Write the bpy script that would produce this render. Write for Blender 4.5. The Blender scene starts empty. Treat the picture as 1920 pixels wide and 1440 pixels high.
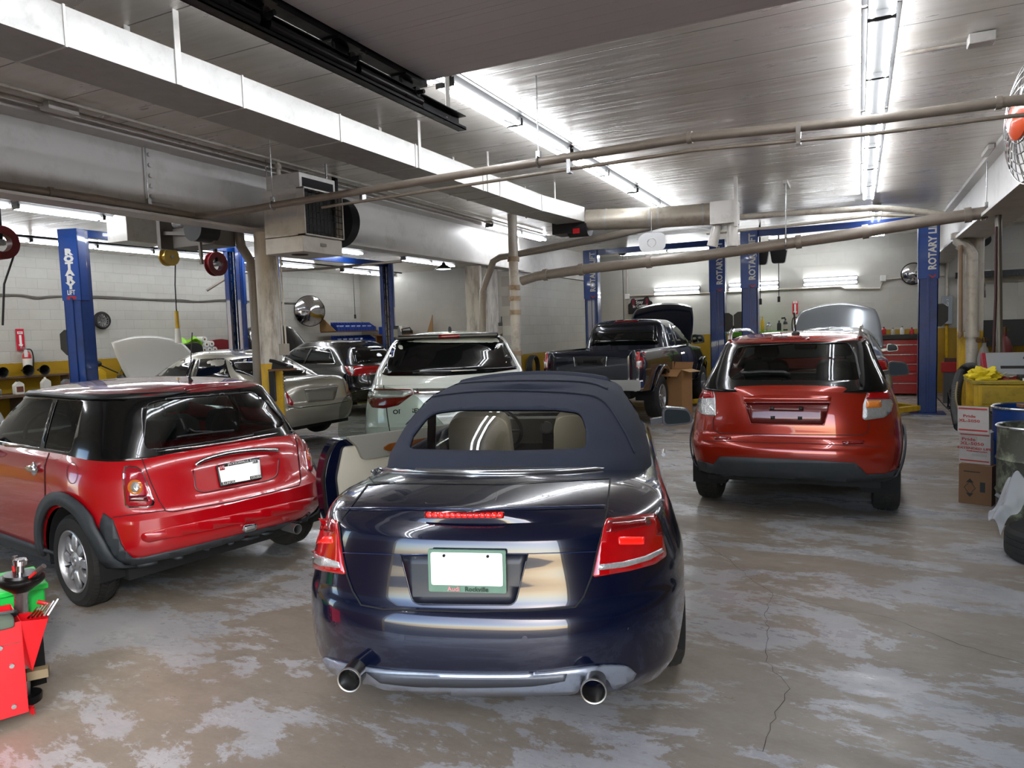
import bpy, bmesh, math, random
import numpy as np
from mathutils import Vector, Matrix, Euler
from mathutils.bvhtree import BVHTree
from mathutils.geometry import tessellate_polygon
random.seed(7)
SC = bpy.context.scene
COL = SC.collection
PI = math.pi

# ------------------------------------------------------------------ camera
FPX, CX, CY, EYE = 1340.0, 960.0, 720.0, 1.70
_y = Vector((1611 - CX, CY - 601, -FPX)).normalized()
_z = Vector((1, .032, 0)).cross(_y).normalized()
if _z.y < 0: _z = -_z
_x = _y.cross(_z)
RW = Matrix((_x, _y, _z))            # camera axes -> world axes
CAM = Vector((0, 0, EYE))
def ray(px, py):
    return RW @ Vector(((px - CX) / FPX, (CY - py) / FPX, -1))
def at(px, py, **k):
    d = ray(px, py); (a, v), = k.items(); i = 'XYZ'.index(a)
    return CAM + d * ((v - CAM[i]) / d[i])
cd = bpy.data.cameras.new('camera'); cam = bpy.data.objects.new('camera', cd); COL.objects.link(cam)
cam.matrix_world = Matrix.Translation(CAM) @ RW.to_4x4()
cd.sensor_fit = 'HORIZONTAL'; cd.sensor_width = 36; cd.lens = FPX / 1920 * 36
cd.clip_start = .05; cd.clip_end = 300
SC.camera = cam

# ------------------------------------------------------------------ materials
def lin(c):
    if isinstance(c, str):
        c = c.lstrip('#'); c = [int(c[i:i+2], 16) / 255 for i in (0, 2, 4)]
    return tuple((v / 12.92 if v <= .04045 else ((v + .055) / 1.055) ** 2.4) for v in c[:3]) + (1,)
MATS = {}
def nn(t, kind, **k):
    n = t.nodes.new(kind)
    for a, b in k.items():
        if a in n.inputs: n.inputs[a].default_value = b
        else: setattr(n, a, b)
    return n
def mat(name, col='808080', rough=.5, metal=0., coat=0., spec=.5, var=0., vscale=6., bump=0., bscale=80., emit=None, es=0., rvar=0., dirt=None, dscale=9., damt=.5, alpha=1.):
    if name in MATS: return MATS[name]
    m = bpy.data.materials.new(name); m.use_nodes = True; t = m.node_tree
    b = t.nodes['Principled BSDF']; c = lin(col)
    b.inputs['Base Color'].default_value = c; b.inputs['Roughness'].default_value = rough
    b.inputs['Metallic'].default_value = metal; b.inputs['Coat Weight'].default_value = coat
    b.inputs['Coat Roughness'].default_value = .03
    b.inputs['Specular IOR Level'].default_value = spec
    if alpha < 1: b.inputs['Alpha'].default_value = alpha
    tc = nn(t, 'ShaderNodeTexCoord')
    out = None
    if var or dirt:
        nz = nn(t, 'ShaderNodeTexNoise', Scale=vscale, Detail=5.0, Roughness=.6)
        t.links.new(tc.outputs['Object'], nz.inputs['Vector'])
        hs = nn(t, 'ShaderNodeMix', data_type='RGBA')
        hs.inputs[6].default_value = tuple(v * (1 - var) for v in c[:3]) + (1,)
        hs.inputs[7].default_value = tuple(min(1, v * (1 + var)) for v in c[:3]) + (1,)
        t.links.new(nz.outputs['Fac'], hs.inputs[0]); out = hs.outputs[2]
        if dirt:
            dz = nn(t, 'ShaderNodeTexNoise', Scale=dscale, Detail=8.0, Roughness=.7)
            t.links.new(tc.outputs['Object'], dz.inputs['Vector'])
            mr = nn(t, 'ShaderNodeMapRange'); mr.inputs[1].default_value = .5; mr.inputs[2].default_value = .68
            mr.inputs[4].default_value = damt
            t.links.new(dz.outputs['Fac'], mr.inputs[0])
            mx = nn(t, 'ShaderNodeMix', data_type='RGBA'); mx.inputs[7].default_value = lin(dirt)
            t.links.new(mr.outputs[0], mx.inputs[0]); t.links.new(out, mx.inputs[6]); out = mx.outputs[2]
        t.links.new(out, b.inputs['Base Color'])
    if rvar:
        rz = nn(t, 'ShaderNodeTexNoise', Scale=vscale * 1.7, Detail=4.0)
        t.links.new(tc.outputs['Object'], rz.inputs['Vector'])
        mr = nn(t, 'ShaderNodeMapRange'); mr.inputs[1].default_value = .3; mr.inputs[2].default_value = .7
        mr.inputs[3].default_value = max(0, rough - rvar); mr.inputs[4].default_value = min(1, rough + rvar)
        t.links.new(rz.outputs['Fac'], mr.inputs[0]); t.links.new(mr.outputs[0], b.inputs['Roughness'])
    if bump:
        bz = nn(t, 'ShaderNodeTexNoise', Scale=bscale, Detail=3.0)
        t.links.new(tc.outputs['Object'], bz.inputs['Vector'])
        bp = nn(t, 'ShaderNodeBump', Strength=bump, Distance=.01)
        t.links.new(bz.outputs['Fac'], bp.inputs['Height']); t.links.new(bp.outputs['Normal'], b.inputs['Normal'])
    if emit:
        b.inputs['Emission Color'].default_value = lin(emit); b.inputs['Emission Strength'].default_value = es
    MATS[name] = m
    return m
def glass(name, tint, gloss=.04, fr=1.5):
    if name in MATS: return MATS[name]
    m = bpy.data.materials.new(name); m.use_nodes = True; t = m.node_tree
    t.nodes.remove(t.nodes['Principled BSDF'])
    tr = nn(t, 'ShaderNodeBsdfTransparent', Color=lin(tint)); gl = nn(t, 'ShaderNodeBsdfGlossy', Roughness=gloss)
    fn = nn(t, 'ShaderNodeFresnel', IOR=fr); mx = nn(t, 'ShaderNodeMixShader')
    t.links.new(fn.outputs[0], mx.inputs[0]); t.links.new(tr.outputs[0], mx.inputs[1]); t.links.new(gl.outputs[0], mx.inputs[2])
    t.links.new(mx.outputs[0], t.nodes['Material Output'].inputs[0])
    MATS[name] = m
    return m

# ------------------------------------------------------------------ mesh builder
def frame_to(a, b):
    """rotation whose z points from a to b"""
    d = (Vector(b) - Vector(a)).normalized()
    return d.to_track_quat('Z', 'Y').to_matrix()
class MB:
    def __init__(s, xf=None): s.v = []; s.f = []; s.mi = []; s.xf = xf or Matrix.Identity(4); s.m = 0
    def add(s, vs, fs):
        o = len(s.v); s.v += [tuple(s.xf @ Vector(v)) for v in vs]
        for f in fs: s.f.append([i + o for i in f]); s.mi.append(s.m)
        return s
    def box(s, x0, y0, z0, x1, y1, z1):
        v = [(x0,y0,z0),(x1,y0,z0),(x1,y1,z0),(x0,y1,z0),(x0,y0,z1),(x1,y0,z1),(x1,y1,z1),(x0,y1,z1)]
        return s.add(v, [(0,3,2,1),(4,5,6,7),(0,1,5,4),(1,2,6,5),(2,3,7,6),(3,0,4,7)])
    def cbox(s, c, d, rz=0., M=None):
        M = Matrix.Translation(Vector(c)) @ (M.to_4x4() if M else Matrix.Rotation(rz, 4, 'Z'))
        h = [k / 2 for k in d]
        v = [M @ Vector((a * h[0], b * h[1], e * h[2])) for e in (-1, 1) for a, b in ((-1,-1),(1,-1),(1,1),(-1,1))]
        return s.add(v, [(0,3,2,1),(4,5,6,7),(0,1,5,4),(1,2,6,5),(2,3,7,6),(3,0,4,7)])
    def bar(s, a, b, w, h, up=(0, 0, 1)):
        a = Vector(a); b = Vector(b); d = (b - a).normalized(); u = Vector(up)
        r = d.cross(u)
        if r.length < 1e-4: r = d.cross(Vector((1, 0, 0)))
        r.normalize(); u = r.cross(d)
        v = []
        for p in (a, b):
            for i, j in ((-1,-1),(1,-1),(1,1),(-1,1)): v.append(p + r * (i * w / 2) + u * (j * h / 2))
        return s.add(v, [(0,3,2,1),(4,5,6,7),(0,1,5,4),(1,2,6,5),(2,3,7,6),(3,0,4,7)])
    def cyl(s, a, b, r, r2=None, n=16, caps=True):
        r2 = r if r2 is None else r2; M = frame_to(a, b); v = []
        for p, q in ((a, r), (b, r2)):
            for i in range(n):
                t = 2 * PI * i / n; v.append(Vector(p) + M @ Vector((q * math.cos(t), q * math.sin(t), 0)))
        f = [(i, (i + 1) % n, n + (i + 1) % n, n + i) for i in range(n)]
        if caps: f += [tuple(range(n))[::-1], tuple(range(n, 2 * n))]
        return s.add(v, f)
    def tube(s, pts, r, n=10, caps=True, close=False):
        pts = [Vector(p) for p in pts]; v = []; f = []; N = len(pts); prev = None
        for i, p in enumerate(pts):
            if close: d = pts[(i + 1) % N] - pts[i - 1]
            else: d = pts[min(i + 1, N - 1)] - pts[max(i - 1, 0)]
            d.normalize()
            if prev is None:
                u = d.orthogonal().normalized()
            else:
                u = prev - d * prev.dot(d)
                u = u.normalized() if u.length > 1e-6 else d.orthogonal().normalized()
            prev = u; w = d.cross(u); rr = r[i] if isinstance(r, (list, tuple)) else r
            for k in range(n):
                t = 2 * PI * k / n; v.append(p + u * (rr * math.cos(t)) + w * (rr * math.sin(t)))
        for i in range(N if close else N - 1):
            a, b = i * n, ((i + 1) % N) * n
            f += [(a + k, a + (k + 1) % n, b + (k + 1) % n, b + k) for k in range(n)]
        if caps and not close: f += [tuple(range(n))[::-1], tuple(range((N - 1) * n, N * n))]
        return s.add(v, f)
    def lathe(s, prof, o=(0, 0, 0), M=None, n=32, close=False):
        """prof: list of (radius, height) about local z"""
        M = M or Matrix.Identity(3); v = []; f = []; P = len(prof)
        for i in range(n):
            t = 2 * PI * i / n
            for r, h in prof: v.append(Vector(o) + M @ Vector((r * math.cos(t), r * math.sin(t), h)))
        for i in range(n):
            j = (i + 1) % n
            for k in range(P if close else P - 1):
                l = (k + 1) % P
                f.append((i * P + k, j * P + k, j * P + l, i * P + l))
        return s.add(v, f)
    def prism(s, poly, o, ux, uy, depth):
        """polygon in plane (ux,uy) at o, extruded by depth along ux x uy"""
        ux = Vector(ux); uy = Vector(uy); o = Vector(o); w = ux.cross(uy).normalized() * depth; n = len(poly)
        a = [o + ux * p[0] + uy * p[1] for p in poly]; v = a + [p + w for p in a]
        tri = tessellate_polygon([[Vector((p[0], p[1], 0)) for p in poly]])
        f = [tuple(reversed(t)) for t in tri] + [tuple(i + n for i in t) for t in tri] + [(i, (i + 1) % n, n + (i + 1) % n, n + i) for i in range(n)]
        return s.add(v, f)
    def sphere(s, c, r, n=16, m=10, sc=(1, 1, 1)):
        prof = [(max(1e-4, math.sin(PI * k / m)) , -math.cos(PI * k / m)) for k in range(m + 1)]
        return s.lathe([(p * r, h * r) for p, h in prof], c, Matrix.Diagonal(sc), n)
    def grid(s, fn, nu, nv):
        v = [fn(i / nu, j / nv) for j in range(nv + 1) for i in range(nu + 1)]
        f = [(j * (nu + 1) + i, j * (nu + 1) + i + 1, (j + 1) * (nu + 1) + i + 1, (j + 1) * (nu + 1) + i) for j in range(nv) for i in range(nu)]
        return s.add(v, f)
    def build(s, name, mats, parent=None, smooth=35, bevel=0., solid=0., fix=True, sub=0):
        me = bpy.data.meshes.new(name); me.from_pydata(s.v, [], s.f)
        ms = mats if isinstance(mats, (list, tuple)) else [mats]
        for m in ms: me.materials.append(m)
        for p, i in zip(me.polygons, s.mi): p.material_index = min(i, len(ms) - 1)
        return finish(me, name, parent, smooth, bevel, solid, fix, sub)
def finish(me, name, parent=None, smooth=35, bevel=0., solid=0., fix=True, sub=0):
    if fix:
        bm = bmesh.new(); bm.from_mesh(me)
        bmesh.ops.recalc_face_normals(bm, faces=bm.faces); bm.to_mesh(me); bm.free()
    if smooth:
        me.polygons.foreach_set('use_smooth', [True] * len(me.polygons))
        me.set_sharp_from_angle(angle=math.radians(smooth))
    me.update()
    o = bpy.data.objects.new(name, me); COL.objects.link(o)
    if parent: o.parent = parent
    if solid: md = o.modifiers.new('s', 'SOLIDIFY'); md.thickness = abs(solid); md.offset = 1 if solid > 0 else -1
    if bevel:
        md = o.modifiers.new('b', 'BEVEL'); md.width = bevel; md.segments = 2; md.limit_method = 'ANGLE'; md.angle_limit = math.radians(40)
    if sub: md = o.modifiers.new('u', 'SUBSURF'); md.levels = sub; md.render_levels = sub
    return o
def empty(name, loc=(0, 0, 0), rz=0., label=None, cat=None, group=None):
    o = bpy.data.objects.new(name, None); COL.objects.link(o); o.location = loc; o.rotation_euler = (0, 0, rz); o.empty_display_size = .1
    return tag(o, label, cat, group)
def tag(o, label=None, cat=None, group=None, kind=None):
    if label: o['label'] = label
    if cat: o['category'] = cat
    if group: o['group'] = group
    if kind: o['kind'] = kind
    return o
def struct(name, mb, m, **k): return tag(mb.build(name, m, **k), kind='structure')
def copy_tree(o, parent=None):
    c = o.copy(); COL.objects.link(c)
    if parent: c.parent = parent
    for ch in list(o.children): copy_tree(ch, c)
    return c
def mw(o):
    """world matrix of an object whose parents are plain (no depsgraph)"""
    m = o.matrix_basis.copy()
    return mw(o.parent) @ o.matrix_parent_inverse @ m if o.parent else m
def text_obj(s, size, name, m, parent=None, M=None, ext=.001, bold=.0, ax='CENTER', sx=1.):
    cu = bpy.data.curves.new(name, 'FONT'); cu.body = s; cu.size = size; cu.extrude = ext; cu.offset = bold
    cu.align_x = ax; cu.align_y = 'CENTER'; cu.resolution_u = 2
    o = bpy.data.objects.new(name, cu); COL.objects.link(o)
    bpy.context.view_layer.update()
    me = bpy.data.meshes.new_from_object(o.evaluated_get(bpy.context.evaluated_depsgraph_get()))
    bpy.data.objects.remove(o)
    T = (M or Matrix.Identity(4)) @ Matrix.Diagonal((sx, 1, 1, 1))
    me.transform(T); me.materials.clear(); me.materials.append(m)
    return finish(me, name, parent, 0, fix=False)
def plane_m(o, ux, uy):
    ux = Vector(ux).normalized(); uy = Vector(uy).normalized(); w = ux.cross(uy)
    M = Matrix.Identity(4)
    for i in range(3): M[i][0] = ux[i]; M[i][1] = uy[i]; M[i][2] = w[i]; M[i][3] = o[i]
    return M
def pc(kn, x):
    """monotone cubic interpolation through (x, y) knots"""
    if x <= kn[0][0]: return kn[0][1]
    if x >= kn[-1][0]: return kn[-1][1]
    n = len(kn); h = [kn[i+1][0] - kn[i][0] for i in range(n-1)]; d = [(kn[i+1][1] - kn[i][1]) / h[i] for i in range(n-1)]
    m = [d[0]] + [0 if d[i-1] * d[i] <= 0 else 2 * d[i-1] * d[i] / (d[i-1] + d[i]) for i in range(1, n-1)] + [d[-1]]
    for i in range(n-1):
        if x <= kn[i+1][0]:
            t = (x - kn[i][0]) / h[i]; a, b = kn[i][1], kn[i+1][1]
            return (2*t**3-3*t*t+1)*a + (t**3-2*t*t+t)*h[i]*m[i] + (-2*t**3+3*t*t)*b + (t**3-t*t)*h[i]*m[i+1]
def rnd(poly, r, n=5):
    """round polygon corners; r scalar or list"""
    out = []; N = len(poly)
    for i, p in enumerate(poly):
        a = Vector(poly[i-1]); b = Vector(p); c = Vector(poly[(i+1) % N]); rr = r[i] if isinstance(r, (list, tuple)) else r
        if rr <= 0: out.append(tuple(b)); continue
        u = a - b; w = c - b; k = min(rr, u.length * .48, w.length * .48)
        p0 = b + u.normalized() * k; p1 = b + w.normalized() * k
        for j in range(n + 1):
            t = j / n; out.append(tuple(p0 * (1-t)**2 + b * 2*t*(1-t) + p1 * t*t))
    return out
def cat_rom(pts, n=6, close=False):
    pts = [Vector(p) for p in pts]; N = len(pts); out = []
    rng = range(N) if close else range(N - 1)
    for i in rng:
        if close: a, b, c, d = pts[i-1], pts[i], pts[(i+1) % N], pts[(i+2) % N]
        else: a, b, c, d = pts[max(i-1, 0)], pts[i], pts[i+1], pts[min(i+2, N-1)]
        for j in range(n):
            t = j / n
            out.append(.5 * ((2*b) + (c-a)*t + (2*a-5*b+4*c-d)*t*t + (3*b-a-3*c+d)*t**3))
    if not close: out.append(pts[-1])
    return out
SKY=0.50
SUN=1.0
EXPO=0.92
# ================================================================== setting
ZC = 3.65; YB = 18.9; XL = -14.6; XP = -6.45
def wall_mat(name, axis, plain=False, yellow=1.45):
    m = bpy.data.materials.new(name); m.use_nodes = True; t = m.node_tree; b = t.nodes['Principled BSDF']; L = t.links.new
    tc = nn(t, 'ShaderNodeTexCoord'); sep = nn(t, 'ShaderNodeSeparateXYZ'); L(tc.outputs['Object'], sep.inputs[0])
    cmb = nn(t, 'ShaderNodeCombineXYZ'); L(sep.outputs[1 if axis == 'Y' else 0], cmb.inputs[0]); L(sep.outputs[2], cmb.inputs[1])
    br = nn(t, 'ShaderNodeTexBrick'); L(cmb.outputs[0], br.inputs['Vector'])
    br.inputs['Scale'].default_value = 1; br.inputs['Brick Width'].default_value = .62 if plain else .406
    br.inputs['Row Height'].default_value = .305 if plain else .203
    br.inputs['Mortar Size'].default_value = .004; br.inputs['Mortar Smooth'].default_value = .3
    br.inputs['Color1'].default_value = lin('b6b5ad'); br.inputs['Color2'].default_value = lin('b0aea6'); br.inputs['Mortar'].default_value = lin('b0ada6' if plain else '9f9b93')
    # grime
    nz = nn(t, 'ShaderNodeTexNoise', Scale=1.3, Detail=8.0, Roughness=.7); L(tc.outputs['Object'], nz.inputs['Vector'])
    mr = nn(t, 'ShaderNodeMapRange'); mr.inputs[1].default_value = .42; mr.inputs[2].default_value = .75; mr.inputs[4].default_value = .5
    L(nz.outputs['Fac'], mr.inputs[0])
    mx = nn(t, 'ShaderNodeMix', data_type='RGBA'); L(mr.outputs[0], mx.inputs[0]); L(br.outputs['Color'], mx.inputs[6]); mx.inputs[7].default_value = lin('a39d92')
    # fine specks
    nz2 = nn(t, 'ShaderNodeTexNoise', Scale=22.0, Detail=6.0, Roughness=.65); L(tc.outputs['Object'], nz2.inputs['Vector'])
    m2 = nn(t, 'ShaderNodeMapRange'); m2.inputs[1].default_value = .66; m2.inputs[2].default_value = .76; m2.inputs[4].default_value = .55
    L(nz2.outputs['Fac'], m2.inputs[0])
    mx2 = nn(t, 'ShaderNodeMix', data_type='RGBA'); L(m2.outputs[0], mx2.inputs[0]); L(mx.outputs[2], mx2.inputs[6]); mx2.inputs[7].default_value = lin('8a8378')
    # yellow dado
    yl = nn(t, 'ShaderNodeMix', data_type='RGBA'); yl.inputs[6].default_value = lin('c9a015'); yl.inputs[7].default_value = lin('a8820e'); L(nz.outputs['Fac'], yl.inputs[0])
    yd = nn(t, 'ShaderNodeMix', data_type='RGBA'); L(m2.outputs[0], yd.inputs[0]); L(yl.outputs[2], yd.inputs[6]); yd.inputs[7].default_value = lin('6e5a14')
    ym = nn(t, 'ShaderNodeMix', data_type='RGBA', blend_type='MULTIPLY'); ym.inputs[0].default_value = .5; L(yd.outputs[2], ym.inputs[6]); L(br.outputs['Color'], ym.inputs[7])
    ad = nn(t, 'ShaderNodeMath', operation='MULTIPLY_ADD'); L(nz2.outputs['Fac'], ad.inputs[0]); ad.inputs[1].default_value = .03; ad.inputs[2].default_value = yellow - .015
    lt = nn(t, 'ShaderNodeMath', operation='LESS_THAN'); L(sep.outputs[2], lt.inputs[0]); L(ad.outputs[0], lt.inputs[1])
    fin = nn(t, 'ShaderNodeMix', data_type='RGBA'); L(lt.outputs[0], fin.inputs[0]); L(mx2.outputs[2], fin.inputs[6]); L(ym.outputs[2], fin.inputs[7])
    L(fin.outputs[2], b.inputs['Base Color']); b.inputs['Roughness'].default_value = .45
    bp = nn(t, 'ShaderNodeBump', Strength=.5, Distance=.006); iv = nn(t, 'ShaderNodeMath', operation='SUBTRACT'); iv.inputs[0].default_value = 1
    L(br.outputs['Fac'], iv.inputs[1]); ad2 = nn(t, 'ShaderNodeMath', operation='MULTIPLY_ADD'); L(nz2.outputs['Fac'], ad2.inputs[0]); ad2.inputs[1].default_value = .35; L(iv.outputs[0], ad2.inputs[2])
    L(ad2.outputs[0], bp.inputs['Height']); L(bp.outputs['Normal'], b.inputs['Normal'])
    return m
def floor_mat():
    m = bpy.data.materials.new('worn_painted_concrete'); m.use_nodes = True; t = m.node_tree; b = t.nodes['Principled BSDF']; L = t.links.new
    tc = nn(t, 'ShaderNodeTexCoord')
    rot = nn(t, 'ShaderNodeMapping'); rot.inputs['Rotation'].default_value = (0, 0, .25); rot.inputs['Scale'].default_value = (1, 1.9, 1); L(tc.outputs['Object'], rot.inputs['Vector'])
    def noise(sc, det=8., rough=.65, v=rot, dist=0.):
        n = nn(t, 'ShaderNodeTexNoise', Scale=sc, Detail=det, Roughness=rough, Distortion=dist); L(v.outputs[0], n.inputs['Vector']); return n.outputs['Fac']
    def rng(x, a, b_, c=0., d=1.):
        r = nn(t, 'ShaderNodeMapRange'); L(x, r.inputs[0])
        for i, q in enumerate((a, b_, c, d)): r.inputs[i + 1].default_value = q
        return r.outputs[0]
    def mix(f, a, c, mode='MIX'):
        x = nn(t, 'ShaderNodeMix', data_type='RGBA', blend_type=mode)
        if isinstance(f, float): x.inputs[0].default_value = f
        else: L(f, x.inputs[0])
        for i, q in ((6, a), (7, c)):
            if isinstance(q, str): x.inputs[i].default_value = lin(q)
            else: L(q, x.inputs[i])
        return x.outputs[2]
    paint = noise(.85, 13, .74, dist=.25)
    big = noise(.45, 3, .5, v=tc and nn(t, 'ShaderNodeMapping') if False else rot)
    fine = noise(30, 6, .7)
    conc = mix(rng(big, .35, .7), '857a6d', '948a7c')
    conc = mix(rng(noise(3.2, 8), .45, .75, 0, .6), conc, '766c60')
    pnt = mix(rng(noise(1.3, 4), .35, .65), '9b9a9a', 'acaaa9')
    pnt = mix(rng(noise(6, 8, .75), .55, .72, 0, .8), pnt, '8a8784')
    base = mix(rng(paint, .50, .52), conc, pnt)
    old = mix(rng(noise(2.0, 10, .72, dist=.2), .60, .63, 0, .6), base, 'a19f9c')
    c = mix(rng(fine, .30, .8, 0, .22), old, '4a4238')
    c = mix(rng(noise(75, 3, .5), .725, .735, 0, .8), c, 'b9b4aa')
    c = mix(rng(noise(11, 8, .8), .63, .68, 0, .5), c, '544a3f')
    L(c, b.inputs['Base Color'])
    rr = nn(t, 'ShaderNodeMath', operation='MULTIPLY_ADD'); L(rng(paint, .45, .6, .12, -.06), rr.inputs[0]); rr.inputs[1].default_value = 1.
    L(rng(noise(1.6, 8, .7), .35, .65, .20, .46), rr.inputs[2]); L(rr.outputs[0], b.inputs['Roughness'])
    bp = nn(t, 'ShaderNodeBump', Strength=.22, Distance=.003); L(paint, bp.inputs['Height']); bq = nn(t, 'ShaderNodeBump', Strength=.12, Distance=.002)
    L(fine, bq.inputs['Height']); L(bp.outputs['Normal'], bq.inputs['Normal']); L(bq.outputs['Normal'], b.inputs['Normal'])
    return m
def ceil_mat():
    m = bpy.data.materials.new('painted_metal_ceiling'); m.use_nodes = True; t = m.node_tree; b = t.nodes['Principled BSDF']; L = t.links.new
    tc = nn(t, 'ShaderNodeTexCoord'); sep = nn(t, 'ShaderNodeSeparateXYZ'); L(tc.outputs['Object'], sep.inputs[0])
    mp = nn(t, 'ShaderNodeMapping'); mp.inputs['Scale'].default_value = (.35, 1.6, 1); L(tc.outputs['Object'], mp.inputs['Vector'])
    nz = nn(t, 'ShaderNodeTexNoise', Scale=2.2, Detail=7.0, Roughness=.65); L(mp.outputs[0], nz.inputs['Vector'])
    cr = nn(t, 'ShaderNodeMix', data_type='RGBA'); cr.inputs[6].default_value = lin('ece8e1'); cr.inputs[7].default_value = lin('d6cec2')
    mr = nn(t, 'ShaderNodeMapRange'); mr.inputs[1].default_value = .35; mr.inputs[2].default_value = .7; L(nz.outputs['Fac'], mr.inputs[0]); L(mr.outputs[0], cr.inputs[0])
    # panel seams every .63 m
    md = nn(t, 'ShaderNodeMath', operation='PINGPONG'); md.inputs[1].default_value = .315
    ad = nn(t, 'ShaderNodeMath', operation='ADD'); ad.inputs[1].default_value = .315 - .25; L(sep.outputs[1], ad.inputs[0]); L(ad.outputs[0], md.inputs[0])
    lt = nn(t, 'ShaderNodeMapRange'); lt.inputs[1].default_value = .002; lt.inputs[2].default_value = .007; lt.inputs[3].default_value = 1; lt.inputs[4].default_value = 0; L(md.outputs[0], lt.inputs[0])
    sm = nn(t, 'ShaderNodeMix', data_type='RGBA'); L(lt.outputs[0], sm.inputs[0]); L(cr.outputs[2], sm.inputs[6]); sm.inputs[7].default_value = lin('6f6a63')
    L(sm.outputs[2], b.inputs['Base Color']); b.inputs['Metallic'].default_value = .3
    rr = nn(t, 'ShaderNodeMapRange'); rr.inputs[1].default_value = .3; rr.inputs[2].default_value = .7; rr.inputs[3].default_value = .24; rr.inputs[4].default_value = .38
    L(nz.outputs['Fac'], rr.inputs[0]); L(rr.outputs[0], b.inputs['Roughness'])
    bp = nn(t, 'ShaderNodeBump', Strength=.35, Distance=.02); bq = nn(t, 'ShaderNodeBump', Strength=.5, Distance=.01); L(lt.outputs[0], bq.inputs['Height'])
    nz2 = nn(t, 'ShaderNodeTexNoise', Scale=1.7, Detail=3.0); m2 = nn(t, 'ShaderNodeMapping'); m2.inputs['Scale'].default_value = (.6, 6, 1); L(tc.outputs['Object'], m2.inputs['Vector']); L(m2.outputs[0], nz2.inputs['Vector'])
    L(nz2.outputs['Fac'], bp.inputs['Height']); L(bp.outputs['Normal'], bq.inputs['Normal']); L(bq.outputs['Normal'], b.inputs['Normal'])
    return m
M_floor = floor_mat(); M_ceil = ceil_mat()
M_wy = wall_mat('white_block_wall_along_depth', 'Y', yellow=1.40); M_wp = wall_mat('white_block_partition', 'Y', yellow=1.21); M_wx = wall_mat('white_plaster_back_wall', 'X', True, 1.47)
M_out = mat('asphalt', '5a5a59', .9, var=.3, vscale=3)
M_beam = mat('white_painted_steel_beam', 'cfccc8', .42, metal=.15, var=.08, vscale=2, dirt='9a948c', dscale=3, damt=.35)
M_wpaint = mat('white_painted_metal', 'd4d1cb', .4, metal=.2, var=.06, vscale=4, dirt='8f877c', dscale=6, damt=.3)
M_galv = mat('galvanised_duct', 'a8a7a3', .4, metal=.3, var=.1, vscale=5, rvar=.08, dirt='8a857c', dscale=14, damt=.35)
M_pipe = mat('grey_painted_pipe', '8f867c', .42, metal=.25, var=.12, vscale=8, dirt='6a5f55', dscale=10, damt=.3)
M_pipew = mat('white_painted_pipe', 'b9b2a6', .45, metal=.1, var=.15, vscale=5, dirt='7a5a3c', dscale=7, damt=.5)
M_black = mat('black_plastic', '141415', .45)
M_blackm = mat('black_metal', '1c1d1f', .35, metal=.6, rvar=.1)
M_steel = mat('steel', 'a0a0a0', .3, metal=.9, rvar=.1)
M_chrome = mat('chrome', 'e6e6e8', .08, metal=1.)
M_tube = mat('fluorescent_tube_lit', 'ffffff', .4, emit='f4f8ff', es=18.)
M_fix = mat('white_light_fixture', '4c4c4b', .35, metal=.1)
M_yel = mat('yellow_paint', 'c9a21a', .45, dirt='6e5a1c', var=.15)
M_red = mat('red_paint', 'a8161c', .35, coat=.4, var=.1)
M_blue = mat('lift_blue_paint', '0e4494', .32, coat=.5, var=.15, vscale=3, dirt='10204a', dscale=5, damt=.4)
M_white = mat('white_plastic', 'e2e2de', .4)
M_wood = mat('brown_wood', '6e4a2c', .6, var=.3, vscale=12)
M_card = mat('brown_cardboard', '9a7048', .8, var=.1, vscale=10)

struct('floor', MB().add([(XL-.2, -.3, 0), (9, -.3, 0), (9, YB+.2, 0), (XL-.2, YB+.2, 0), (XL-.2, -.3, -.1), (9, -.3, -.1), (9, YB+.2, -.1), (XL-.2, YB+.2, -.1)], [(0,1,2,3),(7,6,5,4),(0,4,5,1),(1,5,6,2),(2,6,7,3),(3,7,4,0)]), M_floor, smooth=0)
struct('ground', MB().box(-40, -40, -.14, 40, -.3, -.01), M_out, smooth=0)
struct('ceiling', MB().box(XL-.2, -.3, ZC, 9, YB+.2, ZC+.1), M_ceil, smooth=0)
struct('wall_left', MB().box(XL-.2, -.3, 0, XL, YB+.2, ZC), M_wy, smooth=0)
struct('wall_back', MB().box(XL, YB, 0, 9, YB+.2, ZC), M_wx, smooth=0)
struct('wall_right', MB().box(8.0, -.3, 0, 8.2, YB, ZC), M_wy, smooth=0)
struct('wall_partition', MB().box(XP-.25, 13.4, 0, XP, YB, 2.95), M_wp, smooth=0)
# front wall round the garage doorway; unseen left opening added to let daylight in
XD0, XD1, ZD = -2.9, 1.5, 3.02
w = MB(); w.box(XL, -.5, 0, -12.6, -.3, ZC); w.box(-8.6, -.5, 0, XD0, -.3, ZC); w.box(XD1, -.5, 0, 8, -.3, ZC); w.box(XD0, -.5, ZD, XD1, -.3, ZC); w.box(-12.6, -.5, ZD, -8.6, -.3, ZC)
struct('wall_front', w, M_wy, smooth=0)
# beams: left one with flanges, right one
w = MB(); w.box(-6.36, -.3, 2.95, -6.25, 13.35, ZC-.02); w.box(-6.38, -.3, 2.93, -6.12, 13.35, 2.955); w.box(-6.40, -.3, ZC-.06, -6.02, 13.35, ZC)
w.box(-6.75, 13.35, 2.96, -6.4, YB, ZC)
struct('ceiling_beam_left', w, M_beam, smooth=0)
w = MB(); w.box(1.5, -.3, 2.96, 1.62, YB, ZC-.02); w.box(1.34, -.3, 2.92, 1.8, YB, 2.96); w.box(1.38, -.3, ZC-.05, 1.76, YB, ZC)
struct('ceiling_beam_right', w, M_beam, smooth=0)
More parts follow.
